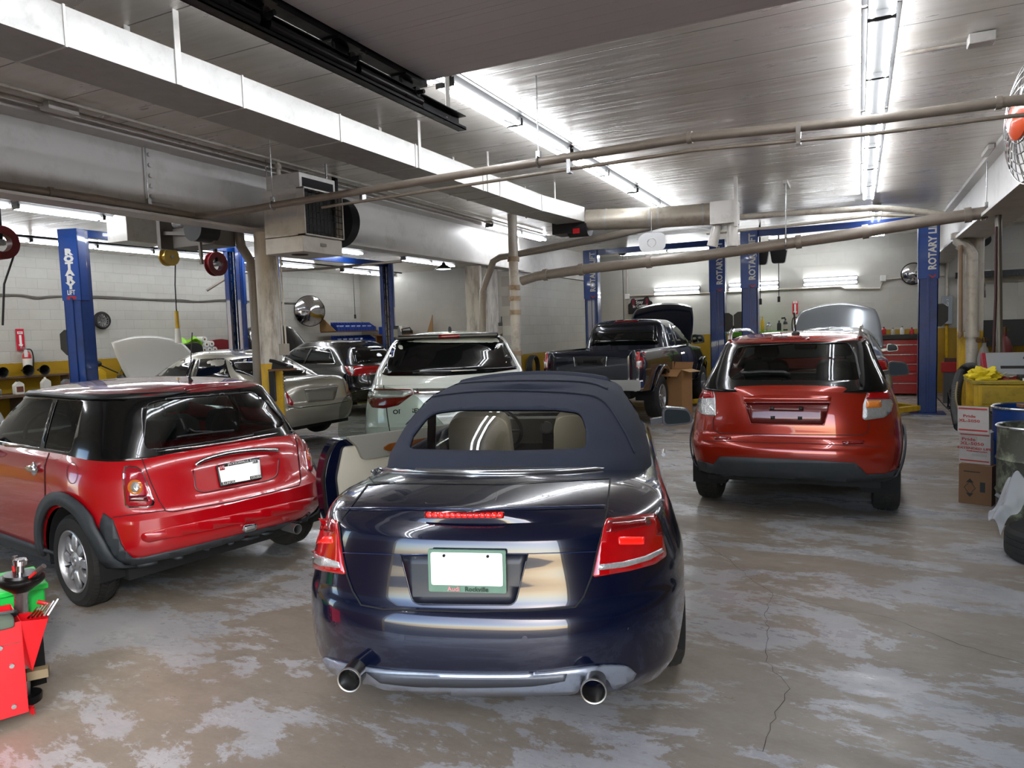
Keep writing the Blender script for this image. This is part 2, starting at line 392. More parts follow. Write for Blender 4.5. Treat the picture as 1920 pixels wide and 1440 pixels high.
# splice plate with five bolts on the left beam
w = MB(); w.box(-6.255, 4.82, 3.08, -6.235, 5.12, 3.6)
for k in range(5): w.cyl((-6.24, 4.88, 3.13 + k * .1), (-6.215, 4.88, 3.13 + k * .1), .022, n=6)
tag(w.build('splice_plate', M_beam), 'bolted steel splice plate on the face of the long white beam', 'plate')
def column_mat(yz):
    m = mat('column_paint_%d' % int(yz*100), 'c4c0b8', .5); t = m.node_tree; b = t.nodes['Principled BSDF']; L = t.links.new
    tc = nn(t, 'ShaderNodeTexCoord'); sep = nn(t, 'ShaderNodeSeparateXYZ'); L(tc.outputs['Object'], sep.inputs[0])
    mp = nn(t, 'ShaderNodeMapping'); mp.inputs['Scale'].default_value = (3, 3, .7); L(tc.outputs['Object'], mp.inputs['Vector'])
    nz = nn(t, 'ShaderNodeTexNoise', Scale=2.5, Detail=7.0, Roughness=.7); L(mp.outputs[0], nz.inputs['Vector'])
    mr = nn(t, 'ShaderNodeMapRange'); mr.inputs[1].default_value = .45; mr.inputs[2].default_value = .7; L(nz.outputs['Fac'], mr.inputs[0])
    a = nn(t, 'ShaderNodeMix', data_type='RGBA'); L(mr.outputs[0], a.inputs[0]); a.inputs[6].default_value = lin('c4c0b8'); a.inputs[7].default_value = lin('7d7268')
    y = nn(t, 'ShaderNodeMix', data_type='RGBA'); L(mr.outputs[0], y.inputs[0]); y.inputs[6].default_value = lin('d0a416'); y.inputs[7].default_value = lin('8a6c12')
    lt = nn(t, 'ShaderNodeMath', operation='LESS_THAN'); L(sep.outputs[2], lt.inputs[0]); lt.inputs[1].default_value = yz
    f = nn(t, 'ShaderNodeMix', data_type='RGBA'); L(lt.outputs[0], f.inputs[0]); L(a.outputs[2], f.inputs[6]); L(y.outputs[2], f.inputs[7]); L(f.outputs[2], b.inputs['Base Color'])
    return m
w = MB(); w.cyl((-6.22, 6.33, 0), (-6.22, 6.33, 2.95), .122, n=32)
struct('column_left', w, column_mat(1.42))
w = MB(); w.box(-6.6, 12.0, 0, -6.3, 12.45, 2.93); w.box(-6.5, 11.5, 0, -6.2, 11.62, 2.93)
struct('column_centre', w, column_mat(1.15), smooth=0, bevel=.02)
w = MB(); w.box(1.42, 13.3, 0, 1.75, 13.55, 2.95)
struct('column_right', w, column_mat(1.48), smooth=0, bevel=.02)

# floor cracks and joint
M_crk = mat('floor_crack', '2b2620', .9)
def crack(pts, wd, seed):
    R = random.Random(seed); P = [at(x, y, Z=0) for x, y in pts]; Q = []
    for a, b in zip(P, P[1:]):
        n = max(2, int((b - a).length / .05))
        for i in range(n):
            q = a.lerp(b, i / n); Q.append(q + Vector((R.uniform(-1, 1), R.uniform(-1, 1), 0)) * .011)
    Q.append(P[-1]); w = MB(); v = []; f = []
    for i, q in enumerate(Q):
        d = (Q[min(i+1, len(Q)-1)] - Q[max(i-1, 0)]).normalized(); s = Vector((-d.y, d.x, 0)) * wd * R.uniform(.5, 1.2)
        v += [q + s + Vector((0,0,.0015)), q - s + Vector((0,0,.0015))]
        if i: f.append((2*i-2, 2*i-1, 2*i+1, 2*i))
    w.add(v, f); return w
for k, (pts, wd) in enumerate((([(1282,1000),(1360,1045),(1390,1070),(1412,1090),(1450,1112),(1560,1142),(1640,1152),(1710,1175),(1800,1210),(1920,1245)], .0016),
        ([(1450,1112),(1434,1150),(1442,1190),(1435,1240),(1462,1270),(1478,1292),(1462,1325),(1442,1370),(1430,1410)], .0012),
        ([(1255,948),(1400,958),(1560,972),(1700,983),(1895,997)], .003), ([(0,1010),(20,1003)], .004))):
    struct('floor_crack_%d' % (k+1), crack(pts, wd, k), M_crk, smooth=0)

# world
wd = bpy.data.worlds.new('sky'); SC.world = wd; wd.use_nodes = True; t = wd.node_tree
sky = t.nodes.new('ShaderNodeTexSky'); sky.sky_type = 'NISHITA'; sky.sun_disc = False; sky.sun_elevation = math.radians(38); sky.sun_rotation = math.radians(150)
sky.dust_density = 1.0; bg = t.nodes['Background']; bg.inputs[1].default_value = SKY
t.links.new(sky.outputs[0], bg.inputs[0])
sd = bpy.data.lights.new('sun', 'SUN'); sd.energy = SUN; sd.angle = math.radians(4); sd.color = (1, .94, .86)
so = bpy.data.objects.new('sun', sd); COL.objects.link(so)
so.rotation_euler = Vector((-.78, .50, -.42)).to_track_quat('-Z', 'Y').to_euler()

# ------------------------------------------------------------------ fluorescent strips
def fixture(x, y, z, rz, label, group, ntube=2, L=2.44, wall=False):
    r = empty('fluorescent_light', (x, y, z), rz, label, 'ceiling light' if not wall else 'wall light', group)
    b = MB()
    b.add([(-.085,-L/2+.01,0),(-.04,-L/2+.01,-.055),(.04,-L/2+.01,-.055),(.085,-L/2+.01,0),(-.085,L/2-.01,0),(-.04,L/2-.01,-.055),(.04,L/2-.01,-.055),(.085,L/2-.01,0)],
          [(0,1,5,4),(1,2,6,5),(2,3,7,6),(0,4,7,3),(0,3,2,1),(4,5,6,7)])
    b.box(-.11, -L/2+.02, -.006, .11, L/2-.02, .0)
    n = 2 if L > 2 else 1; Lt = L / n
    for k in range(n):
        for e in (-1, 1):
            yy = -L/2 + Lt * (k + .5) + e * (Lt/2 - .02)
            b.box(-.08, yy-.005, -.095, .08, yy+.005, -.03)
    b.build('housing', M_fix, r, smooth=0)
    for s in ((-1, 1) if ntube == 2 else (0,)):
        for k in range(n):
            y0 = -L/2 + Lt * k + .03
            MB().cyl((s*.055, y0, -.082), (s*.055, y0 + Lt - .06, -.082), .019, n=8).build('tube', M_tube, r)
    return r
G1, G2, G3 = 'fluorescent strips in the middle row', 'fluorescent strips in the right row', 'fluorescent strips over the left bay'
for i in range(3):
    fixture(-2.82, 6.0 + i * 2.5, ZC, 0, ['nearest twin-tube light of the long centre ceiling row, by the open door panel', 'middle twin-tube light of the long centre ceiling row, above the grey pipe', 'farthest twin-tube light of the long centre ceiling row, near the round duct'][i], G1)
for i in range(4):
    fixture(.12, 3.9 + i * 2.46, ZC, 0, ['nearest light of the right ceiling row, cut by the top edge', 'second light of the right ceiling row, crossed by the grey pipe', 'third light of the right ceiling row, beyond the grey pipe', 'last light of the right ceiling row before the short offset one'][i], G2)
fixture(.27, 15.2, ZC, 0, 'single offset light beyond the end of the right ceiling row', G2)
for i, (yy, lab) in enumerate(((4.6, 'nearest light of the inner left bay row, at the left edge'), (7.1, 'inner left bay light above the lettered blue lift column'), (9.6, 'inner left bay light behind the white duct box'), (12.1, 'inner left bay light behind the leaning grey pipe'), (16.2, 'short inner left bay light next to the round pendant lamp'))):
    fixture(-10.2, yy, ZC, 0, lab, G3)
for i, (yy, lab) in enumerate(((6.6, 'outer left bay light nearest the left edge, over the blocks'), (9.06, 'outer left bay light just past the lettered lift column'), (11.5, 'outer left bay light behind the gold cord reel'), (13.96, 'outer left bay light behind the red reel'), (17.6, 'outer left bay light near the far corner by the blue bins'))):
    fixture(-13.25, yy, ZC, 0, lab, G3)
fixture(-2.82, 3.5, ZC, 0, 'centre ceiling row light hidden above the open door panel, its end showing', G1); fixture(-2.82, 1.0, ZC, 0, 'centre ceiling row light wholly above the open door panel', G1)
fixture(-10.2, 2.1, ZC, 0, 'left bay inner row light just outside the left edge', G3); fixture(-13.25, 4.1, ZC, 0, 'left bay outer row light just outside the left edge', G3)
fixture(-.7, 17.9, ZC, PI/2, 'crosswise ceiling light just in front of the back wall, right of the truck', 'crosswise lights by the back wall')
fixture(-4.3, 17.9, ZC, PI/2, 'crosswise ceiling light near the back wall above the pickup', 'crosswise lights by the back wall')
fixture(-5.9, 12.6, ZC, 0, 'single ceiling light beside the partition wall and the pipes', 'crosswise lights by the back wall')
fixture(4.0, 12.0, ZC, PI/2, 'right bay ceiling light past the white beam, upper right', 'right bay lights')
fixture(4.2, 15.6, ZC, PI/2, 'far right bay ceiling light near the back wall', 'right bay lights')
for i, (x0, x1, yy, lab) in enumerate(((1225,1316,546,'wall light right of the black sign, over the pickup hood'), (1364,1464,537,'wall light half hidden by the blue lift column'), (1503,1612,528,'wall light nearest the round mirror, right of the hanging cord'))):
    a = at(x0, yy+3, Y=YB); b = at(x1, yy-4, Y=YB); c = (a + b) / 2
    r = fixture(0, 0, 0, 0, lab, 'twin-tube lights on the back wall', L=1.22, wall=True)
    r.rotation_euler = Matrix(((0,1,0),(0,0,1),(1,0,0))).to_euler(); r.location = (c.x, YB, c.z)
# ================================================================== vehicles: shared shaping tools
def ring_pts(xr, xf, hw, nr, nf, Lr, Lf, N=(22, 22, 18)):
    """half outline from the rear centre round the side to the front centre"""
    def quarter(L, n, cnt):
        D = [(L - L * math.cos(t) ** (2 / n), hw * math.sin(t) ** (2 / n)) for t in [PI / 2 * k / 400 for k in range(401)]]
        D[-1] = (L, hw); s = [0]
        for a, b in zip(D, D[1:]): s.append(s[-1] + math.hypot(b[0] - a[0], b[1] - a[1]))
        out = []; j = 0
        for k in range(cnt + 1):
            g = s[-1] * k / cnt
            while j < 399 and s[j + 1] < g: j += 1
            u = (g - s[j]) / max(1e-9, s[j + 1] - s[j]); u = min(max(u, 0), 1)
            out.append((D[j][0] + (D[j+1][0] - D[j][0]) * u, D[j][1] + (D[j+1][1] - D[j][1]) * u))
        out[0] = (0, 0); out[-1] = (L, hw)
        return out
    R = quarter(Lr, nr, N[0]); F = quarter(Lf, nf, N[2])
    P = [(xr + x, y) for x, y in R]; a = xr + Lr; b = xf - Lf
    P += [(a + (b - a) * k / N[1], hw) for k in range(1, N[1])]
    P += [(xf - x, y) for x, y in reversed(F)]
    return P
def shell(zb, zs, xr, xf, hw, crown, nr=3., nf=3., Lr=1., Lf=1., NV=26, M=16, tub=None, taper=None, N=(22, 22, 18)):
    """closed body surface built as stacked plan outlines; every profile is a list of knots"""
    fn = lambda k, t: pc(k, t) if isinstance(k, list) else k
    V = []; F = []; rings = []
    vs = [1 - (1 - j / (NV - 1)) ** 1.35 for j in range(NV)]
    for v in vs:
        pts = ring_pts(fn(xr, v), fn(xf, v), fn(hw, v), fn(nr, v), fn(nf, v), fn(Lr, v), fn(Lf, v), N)
        row = []
        for x, y in pts:
            if taper: y *= fn(taper, x)
            z0 = fn(zb, x); row.append((x, y, z0 + (fn(zs, x) - z0) * v))
        rings.append(row)
    n = len(rings[0]); idx = []
    for row in rings:
        L = []; Rr = []
        for i, (x, y, z) in enumerate(row):
            V.append((x, y, z)); L.append(len(V) - 1)
        for i, (x, y, z) in enumerate(row):
            if i in (0, n - 1): Rr.append(L[i])
            else: V.append((x, -y, z)); Rr.append(len(V) - 1)
        idx.append((L, Rr))
    for j in range(NV - 1):
        for S in (0, 1):
            a, b = idx[j][S], idx[j+1][S]
            for i in range(n - 1): F.append([a[i], a[i+1], b[i+1], b[i]])
    def cap(L, Rr, row, top):
        rows = []
        for i in range(n):
            if i in (0, n - 1): rows.append([L[i]]); continue
            x, y, z = row[i]; r_ = [L[i]]
            for k in range(1, M):
                yy = y * (1 - 2 * k / M); q = z
                if top:
                    q += fn(crown, x) * (1 - (yy / max(y, 1e-6)) ** 2) ** .9
                    if tub and tub[0] < x < tub[1] and abs(yy) < tub[2]: q -= tub[3]
                V.append((x, yy, q)); r_.append(len(V) - 1)
            r_.append(Rr[i]); rows.append(r_)
        for a, b in zip(rows, rows[1:]):
            if len(a) == 1: F.extend([[a[0], b[k], b[k+1]] for k in range(M)])
            elif len(b) == 1: F.extend([[a[k], a[k+1], b[0]] for k in range(M)])
            else: F.extend([[a[k], a[k+1], b[k+1], b[k]] for k in range(M)])
    cap(*idx[-1], rings[-1], True); cap(*idx[0], rings[0], False)
    mb = MB(); mb.v = V; mb.f = F; mb.mi = [0] * len(F)
    return mb
def tri_mesh(o, name='cutter'): pass
def bake(o):
    """apply modifiers"""
    dg = bpy.context.evaluated_depsgraph_get(); dg.update()
    me = bpy.data.meshes.new_from_object(o.evaluated_get(dg)); old = o.data; o.modifiers.clear(); o.data = me; bpy.data.meshes.remove(old)
    return o
def boolean(o, cutters, op='DIFFERENCE', smooth=35):
    for c in cutters:
        md = o.modifiers.new('bool', 'BOOLEAN'); md.object = c; md.operation = op; md.solver = 'EXACT'
    bpy.context.view_layer.update()
    bake(o)
    for c in cutters:
        me = c.data; bpy.data.objects.remove(c); bpy.data.meshes.remove(me)
    o.data.polygons.foreach_set('use_smooth', [True] * len(o.data.polygons)); o.data.set_sharp_from_angle(angle=math.radians(smooth))
    return o
def temp(mb): return mb.build('cutter', M_black, smooth=0)
def bvh_of(*objs):
    V = []; F = []
    for o in objs:
        k = len(V); V += [v.co.copy() for v in o.data.vertices]; F += [[i + k for i in p.vertices] for p in o.data.polygons]
    return BVHTree.FromPolygons(V, F)
class Car:
    def __init__(s, name, x, y, phi, z, label, cat='car', pitch=0.):
        s.root = empty(name, (x, y, z), math.radians(phi + 90), label, cat)
        if pitch: s.root.rotation_euler = (0, math.radians(-pitch), math.radians(phi + 90))
        s.M = Matrix.Translation((x, y, z)) @ s.root.rotation_euler.to_matrix().to_4x4(); s.I = s.M.inverted()
    # mappers: 2D pattern coordinates -> ray in car coordinates
    def px(s, u, v):
        o = s.I @ CAM; d = (s.I.to_3x3() @ ray(u, v)).normalized(); return o, d
    @staticmethod
    def rear(u, v): return Vector((-3, u, v)), Vector((1, 0, 0))
    @staticmethod
    def front(u, v): return Vector((9, u, v)), Vector((-1, 0, 0))
    @staticmethod
    def left(u, v): return Vector((u, 3, v)), Vector((0, -1, 0))
    @staticmethod
    def right(u, v): return Vector((u, -3, v)), Vector((0, 1, 0))
    @staticmethod
    def top(u, v): return Vector((u, v, 4)), Vector((0, 0, -1))
def project(bvh, mp, pts, off):
    res = []; hits = []
    for p in pts:
        o, d = mp(p[0], p[1]); loc, nor, _, dist = bvh.ray_cast(o, d)
        if loc is None: res.append(None); continue
        if nor.dot(d) > 0: nor = -nor
        res.append((loc, nor)); hits.append(dist)
    if not hits: return [Vector((0, 0, 0)) for _ in pts]
    m = sum(hits) / len(hits); out = []
    for p, r in zip(pts, res):
        if r is None:
            o, d = mp(p[0], p[1]); q = o + d * m; best = None
            for k in range(-6, 7):
                l, n_, _, ds = bvh.find_nearest(o + d * (m + k * .08))
                if best is None or ds < best[0]: best = (ds, l, n_)
            r = (best[1], best[2])
        out.append(r[0] + r[1] * off)
    return out
def patch(car, bvh, poly, mp, off, m, name, step, solid=.004, parent=None, label=None, smooth=40):
    """thin panel of the outline poly laid on the body surface"""
    bm = bmesh.new(); vs = [bm.verts.new((p[0], p[1], 0)) for p in poly]; bm.faces.new(vs)
    xs = [p[0] for p in poly]; ys = [p[1] for p in poly]
    for ax, lo, hi in ((0, min(xs), max(xs)), (1, min(ys), max(ys))):
        k = lo + step
        while k < hi - step * .3:
            c = Vector((0, 0, 0)); c[ax] = k; n_ = Vector((0, 0, 0)); n_[ax] = 1
            bmesh.ops.bisect_plane(bm, geom=bm.verts[:] + bm.edges[:] + bm.faces[:], plane_co=c, plane_no=n_); k += step
    bmesh.ops.triangulate(bm, faces=[f for f in bm.faces if len(f.verts) > 4])
    bm.verts.ensure_lookup_table(); P = project(bvh, mp, [(v.co.x, v.co.y) for v in bm.verts], off)
    for v, p in zip(bm.verts, P): v.co = p
    # face the panel outwards
    o, d = mp(sum(xs) / len(xs), sum(ys) / len(ys)); bm.normal_update()
    if sum(f.normal.dot(d) * f.calc_area() for f in bm.faces) > 0: bmesh.ops.reverse_faces(bm, faces=bm.faces[:])
    me = bpy.data.meshes.new(name); bm.to_mesh(me); bm.free(); me.materials.append(m)
    ob = finish(me, name, parent or car.root, smooth, fix=False)
    if solid: md = ob.modifiers.new('s', 'SOLIDIFY'); md.thickness = solid; md.offset = -1
    if label: ob['label'] = label
    return ob
def strip(car, bvh, line, w, mp, off, m, name, parent=None, step=None, close=False, mb=None, solid=.003):
    """narrow band following a line on the body surface"""
    L = [Vector(p) for p in line]; Q = []
    seq = list(zip(L, L[1:] + ([L[0]] if close else [])))
    if close is False: seq = seq[:len(L) - 1]
    st = step or 1e9
    for a, b in seq:
        n = max(1, int((b - a).length / st))
        for i in range(n): Q.append(a.lerp(b, i / n))
    if not close: Q.append(L[-1])
    N = len(Q); P = []
    for i, q in enumerate(Q):
        d = (Q[(i + 1) % N] - Q[i - 1]) if close else (Q[min(i + 1, N - 1)] - Q[max(i - 1, 0)])
        d.normalize(); s = Vector((-d.y, d.x)) * w / 2
        P += [(q + s), (q - s)]
    P = project(bvh, mp, P, off)
    F = [(2*i, 2*i+1, 2*((i+1) % N)+1, 2*((i+1) % N)) for i in range(N if close else N - 1)]
    o_, d_ = mp(*Q[N//2])
    nrm = (P[1] - P[0]).cross(P[3] - P[0])
    if nrm.dot(d_) < 0: F = [f[::-1] for f in F]
    if mb is not None: return mb.add(P, F)
    mb = MB(); mb.add(P, F); o = mb.build(name, m, parent or car.root, fix=False)
    if solid: md = o.modifiers.new('s', 'SOLIDIFY'); md.thickness = solid; md.offset = -1
    return o
def prism_cut(bvh, poly, mp, near=.3, far=.15):
    """closed cutter around the place where poly lands on the surface"""
    P = []; ds = []
    for p in poly:
        o, d = mp(p[0], p[1]); loc, n_, _, dist = bvh.ray_cast(o, d); P.append((o, d, dist)); ds += [dist] if loc is not None else []
    m = sum(ds) / len(ds); V = []; n = len(P)
    for k in (0, 1):
        for o, d, q in P:
            q = q if q is not None else m; V.append(o + d * (q - near if k == 0 else q + far))
    tri = tessellate_polygon([[Vector((p[0], p[1], 0)) for p in poly]])
    F = [tuple(t) for t in tri] + [tuple(i + n for i in reversed(t)) for t in tri] + [(i, (i + 1) % n, n + (i + 1) % n, n + i) for i in range(n)]
    return temp(MB().add(V, F))
def inv_map(car, mp, p):
    """3D car point -> pattern coordinates of the mapper"""
    if mp == Car.rear or mp == Car.front: return (p.y, p.z)
    if mp == Car.left or mp == Car.right: return (p.x, p.z)
    if mp == Car.top: return (p.x, p.y)
    q = RW.transposed() @ (car.M @ p - CAM)
    return (CX + FPX * q.x / -q.z, CY - FPX * q.y / -q.z)
def inside(poly, x, y):
    c = False; n = len(poly)
    for i in range(n):
        (x0, y0), (x1, y1) = poly[i-1][:2], poly[i][:2]
        if (y0 > y) != (y1 > y) and x < (x1 - x0) * (y - y0) / (y1 - y0) + x0: c = not c
    return c
def cut_hole(car, o, poly, mp, keep_in=False, facing=True):
    """open the surface where the outline poly falls on it"""
    bm = bmesh.new(); bm.from_mesh(o.data); bm.normal_update(); n = len(poly)
    xs = [p[0] for p in poly]; ys = [p[1] for p in poly]; mx = (max(xs) - min(xs)) * .04; my = (max(ys) - min(ys)) * .04
    x0, x1, y0, y1 = min(xs) - mx, max(xs) + mx, min(ys) - my, max(ys) + my
    def near(f):
        us = [inv_map(car, mp, v.co) for v in f.verts]
        if max(u[0] for u in us) < x0 or min(u[0] for u in us) > x1 or max(u[1] for u in us) < y0 or min(u[1] for u in us) > y1: return False
        c = f.calc_center_median(); _, d = mp(*inv_map(car, mp, c))
        return (not facing) or f.normal.dot(d) < -.02
    for i in range(n):
        a, b = poly[i-1], poly[i]
        if abs(a[0]-b[0]) + abs(a[1]-b[1]) < 1e-7: continue
        oa, da = mp(a[0], a[1]); ob, db = mp(b[0], b[1])
        nr = da.cross(db) if da.cross(db).length > 1e-5 else da.cross(ob - oa)
        nr.normalize(); fs = []
        L = math.hypot(b[0]-a[0], b[1]-a[1])
        for f in bm.faces:
            if not near(f): continue
            us = [inv_map(car, mp, v.co) for v in f.verts]
            t = [((u[0]-a[0])*(b[0]-a[0]) + (u[1]-a[1])*(b[1]-a[1])) / L / L for u in us]
            if max(t) < -.02 or min(t) > 1.02: continue
            sd_ = [(v.co - oa).dot(nr) for v in f.verts]
            if min(sd_) > -1e-6 or max(sd_) < 1e-6: continue
            fs.append(f)
        if not fs: continue
        g = set(fs); es = set(e for f in fs for e in f.edges); vs = set(v for f in fs for v in f.verts)
        bmesh.ops.bisect_plane(bm, geom=list(g) + list(es) + list(vs), dist=1e-6, plane_co=oa, plane_no=nr)
        bm.normal_update()
    kill = []
    for f in bm.faces:
        if not near(f): continue
        u = inv_map(car, mp, f.calc_center_median())
        if inside(poly, *u): kill.append(f)
    bmesh.ops.delete(bm, geom=kill, context='FACES')
    bmesh.ops.triangulate(bm, faces=[f for f in bm.faces if len(f.verts) > 4])
    bm.to_mesh(o.data); bm.free()
    o.data.polygons.foreach_set('use_smooth', [True] * len(o.data.polygons)); o.data.set_sharp_from_angle(angle=math.radians(35))
def open_belly(o, z):
    bm = bmesh.new(); bm.from_mesh(o.data)
    bmesh.ops.delete(bm, geom=[f for f in bm.faces if all(abs(v.co.z - z) < 1e-4 for v in f.verts)], context='FACES'); bm.to_mesh(o.data); bm.free()
def solidify(o, t):
    md = o.modifiers.new('s', 'SOLIDIFY'); md.thickness = t; md.offset = -1; md.use_even_offset = False
def wheel_arches(car, body, axles, R, hw, zc, depth=.34, floor_z=.1):
    pl_ = lambda x: [(x + R * math.cos(t), zc + R * math.sin(t)) for t in [PI * k / 28 for k in range(29)]] + [(x - R, floor_z), (x + R, floor_z)]
    for x in axles:
        for mp in (Car.left, Car.right): cut_hole(car, body, pl_(x), mp)
        for s in (1, -1):
            w = MB(); y0 = s * (hw - .015); y1 = s * (hw - depth); r = R + .004; n = 24; V = []
            for k in range(n + 1):
                t = PI * k / n; V += [(x + r * math.cos(t), y0, zc + r * math.sin(t)), (x + r * math.cos(t), y1, zc + r * math.sin(t))]
            V += [(x - r, y0, floor_z + .12), (x - r, y1, floor_z + .12), (x + r, y0, floor_z + .12), (x + r, y1, floor_z + .12)]
            F = [(2*k, 2*k+1, 2*k+3, 2*k+2) for k in range(n)] + [(2*n, 2*n+1, 2*n+3, 2*n+2), (0, 1, 2*n+5, 2*n+4)]
            F.append([2*k+1 for k in range(n + 1)] + [2*n+3, 2*n+5])
            w.add(V, F); w.build('wheel_well', M_well, car.root, smooth=0, fix=False)
M_tire = mat('tyre_rubber', '1c1b1a', .8, var=.15, dirt='3b352e', dscale=6, damt=.3)
M_well = mat('dark_wheel_well', '0d0d0e', .9)
M_under = mat('dark_underbody', '121213', .8)
M_glassd = mat('dark_tinted_glass', '07090a', .04, spec=.6)
M_seatb = mat('black_seat_fabric', '161618', .8)
M_alloy = mat('silver_alloy', 'b4b4b6', .32, metal=.75, dirt='6c6862', dscale=8, damt=.3)
def wheel_proto(R=.31, W=.19, Rr=.2, spokes=8, kind='petal', name='wheel', tread=True, rim_m=None):
    """wheel standing at the origin, outer face towards +y"""
    M = Matrix(((1, 0, 0), (0, 0, 1), (0, -1, 0)))     # local z -> +y
    h = W / 2; w = MB()
    w.lathe([(Rr, h - .015), (Rr + .012, h - .004), (Rr + .03, h), (R - .045, h + .003), (R - .016, h - .012), (R - .002, h - .035), (R, h - .05)] +
            [(R, -h + .05), (R - .002, -h + .035), (R - .016, -h + .012), (R - .045, -h - .003), (Rr + .01, -h), (Rr, -h + .015)], (0, 0, 0), M, 56)
    if tread:
        for a, b in ((-.055, -.043), (-.022, -.008), (.008, .022), (.043, .055)): pass
        n = 60
        for i in range(n):
            t = 2 * PI * i / n; c, s_ = math.cos(t), math.sin(t); q = .5 * 2 * PI * R / n * .72
            for y0, y1, sk in ((-h + .012, -.052, 0), (-.042, -.006, .012), (.006, .042, -.012), (.052, h - .012, 0)):
                V = []
                for rr in (R - .006, R + .006):
                    for yy, e in ((y0, -1), (y0, 1), (y1, 1), (y1, -1)):
                        a = t + e * q / R + sk * (1 if yy == y1 else -1) / R; drop = .018 if abs(yy) > h - .02 else 0
                        V.append(((rr - drop) * math.cos(a), yy, (rr - drop) * math.sin(a)))
                w.add(V, [(0,1,2,3),(7,6,5,4),(0,4,5,1),(1,5,6,2),(2,6,7,3),(3,7,4,0)])
    rim = MB(); rim.lathe([(Rr + .004, h - .006), (Rr - .006, h - .002), (Rr - .014, h - .012), (Rr - .022, h - .03), (Rr - .03, -h + .02), (Rr, -h + .005)], (0, 0, 0), M, 48)
    f = h - .03
    if kind == 'petal':
        for k in range(spokes):
            t = 2 * PI * k / spokes; c, s_ = math.cos(t), math.sin(t)
            prof = [(.05, .020, 0), (.08, .030, .012), (.12, .040, .012), (.155, .040, .006), (Rr - .012, .024, .0)]
            V = []; F = []
            for r_, wd_, up in prof:
                for e, y_ in ((-1, -.008), (-.6, up), (.6, up), (1, -.008)):
                    V.append((r_ * c - e * wd_ * s_, f + y_, r_ * s_ + e * wd_ * c))
            for i in range(len(prof) - 1):
                for j in range(3): F.append((i*4+j, i*4+j+1, i*4+4+j+1, i*4+4+j))
            rim.add(V, F)
    else:
        for k in range(spokes):
            t = 2 * PI * k / spokes; c, s_ = math.cos(t), math.sin(t)
            rim.bar((.04*c, f, .04*s_), ((Rr-.01)*c, f + .01, (Rr-.01)*s_), .035, .02, up=(0, 1, 0))
    rim.lathe([(.001, f + .02), (.028, f + .02), (.034, f + .012), (.06, f + .006), (.07, f - .01), (.06, f - .03)], (0, 0, 0), M, 24)
    brake = MB(); brake.lathe([(.03, 0), (Rr - .04, 0), (Rr - .04, -.02), (.03, -.02)], (0, 0, 0), M, 32)
    root = empty(name)
    t_ = w.build('tyre', M_tire, root, smooth=30); rim.build('rim', rim_m or M_alloy, root, smooth=35, solid=-.006); brake.build('brake_disc', M_blackm, root)
    return root
def put_wheels(car, proto, axles, y, R, steer=0., skip=()):
    first = True
    for ax in axles:
        for s in (1, -1):
            if (ax, s) in skip: continue
            w = proto if first else copy_tree(proto)
            first = False
            w.parent = car.root; w.location = (ax, s * y, R); w.rotation_euler = (0, random.uniform(0, 1), 0 if s > 0 else PI)
            w.rotation_euler = Euler((0, 0, 0 if s > 0 else PI))
def arches(axles, R, hw, depth=.32, z=None):
    out = []
    for ax in axles:
        for s in (1, -1):
            out.append(temp(MB().cyl((ax, s * (hw - depth), z or R), (ax, s * (hw + .3), z or R), R, n=48)))
    return out
def seat(car, x, y, m, z=.35, hr=True, w=.5, h=.62, rake=.22):
    """front seat with back and headrest, a sub-assembly of the car"""
    b = MB(); t = .13
    def back(u, v):
        yy = (u - .5) * w; zz = v * h; bulge = .05 * (1 - (2*u-1)**2)
        return (x - rake * zz - bulge * 0 , y + yy * (1 - .12 * v * v), z + .12 + zz)
    poly = rnd([(-w/2, 0), (w/2, 0), (w/2 * .86, h), (-w/2 * .86, h)], .1, 5)
    up = Vector((-math.sin(rake), 0, math.cos(rake)))
    b.prism(poly, (x, y, z + .1), (0, 1, 0), up, -t)
    b.prism(rnd([(-w/2, 0), (w/2, 0), (w/2, .5), (-w/2, .5)], .08, 4), (x - .02, y, z), (0, 1, 0), (1, 0, 0), -.14)
    o = b.build('seat', m, car.root, bevel=.03)
    if hr:
        hb = MB(); p = Vector((x, y, z + .1)) + up * (h + .05)
        hb.prism(rnd([(-.13, 0), (.13, 0), (.11, .17), (-.11, .17)], .05, 4), p, (0, 1, 0), up, -.09)
        hb.cyl(p + Vector((-.04, .06, .02)), p - up * .08 + Vector((-.04, .06, 0)), .008); hb.cyl(p + Vector((-.04, -.06, .02)), p - up * .08 + Vector((-.04, -.06, 0)), .008)
        hb.build('headrest', m, o, bevel=.02)
    return o
def mirror(car, x, y, z, m, s=1, w=.22, h=.15, face=None):
    b = MB(); c = Vector((x, s * (y + w / 2 + .05), z))
    poly = rnd([(-w/2, -h/2), (w/2, -h/2 + .02), (w/2 - .03, h/2 - .02), (-w/2, h/2)], .05, 5)
    b.prism([(p[0] * s, p[1]) for p in poly], c, (0, 1, 0), (0, 0, 1), .1)
    b.bar((x + .05, s * (y - .04), z - h * .3), (x + .05, s * (y + .07), z - h * .2), .06, .05)
    o = b.build('side_mirror', m, car.root, bevel=.02)
    g = MB(); g.prism([(p[0] * s * .86, p[1] * .82) for p in poly], c - Vector((.004, 0, 0)), (0, 1, 0), (0, 0, 1), .006)
    g.build('mirror_glass', mat('dark_mirror_glass', '303434', .06, metal=1.), o)
    return o
def plate_obj(car, c, n_up, w, h, t, m, name='licence_plate', parent=None):
    pass
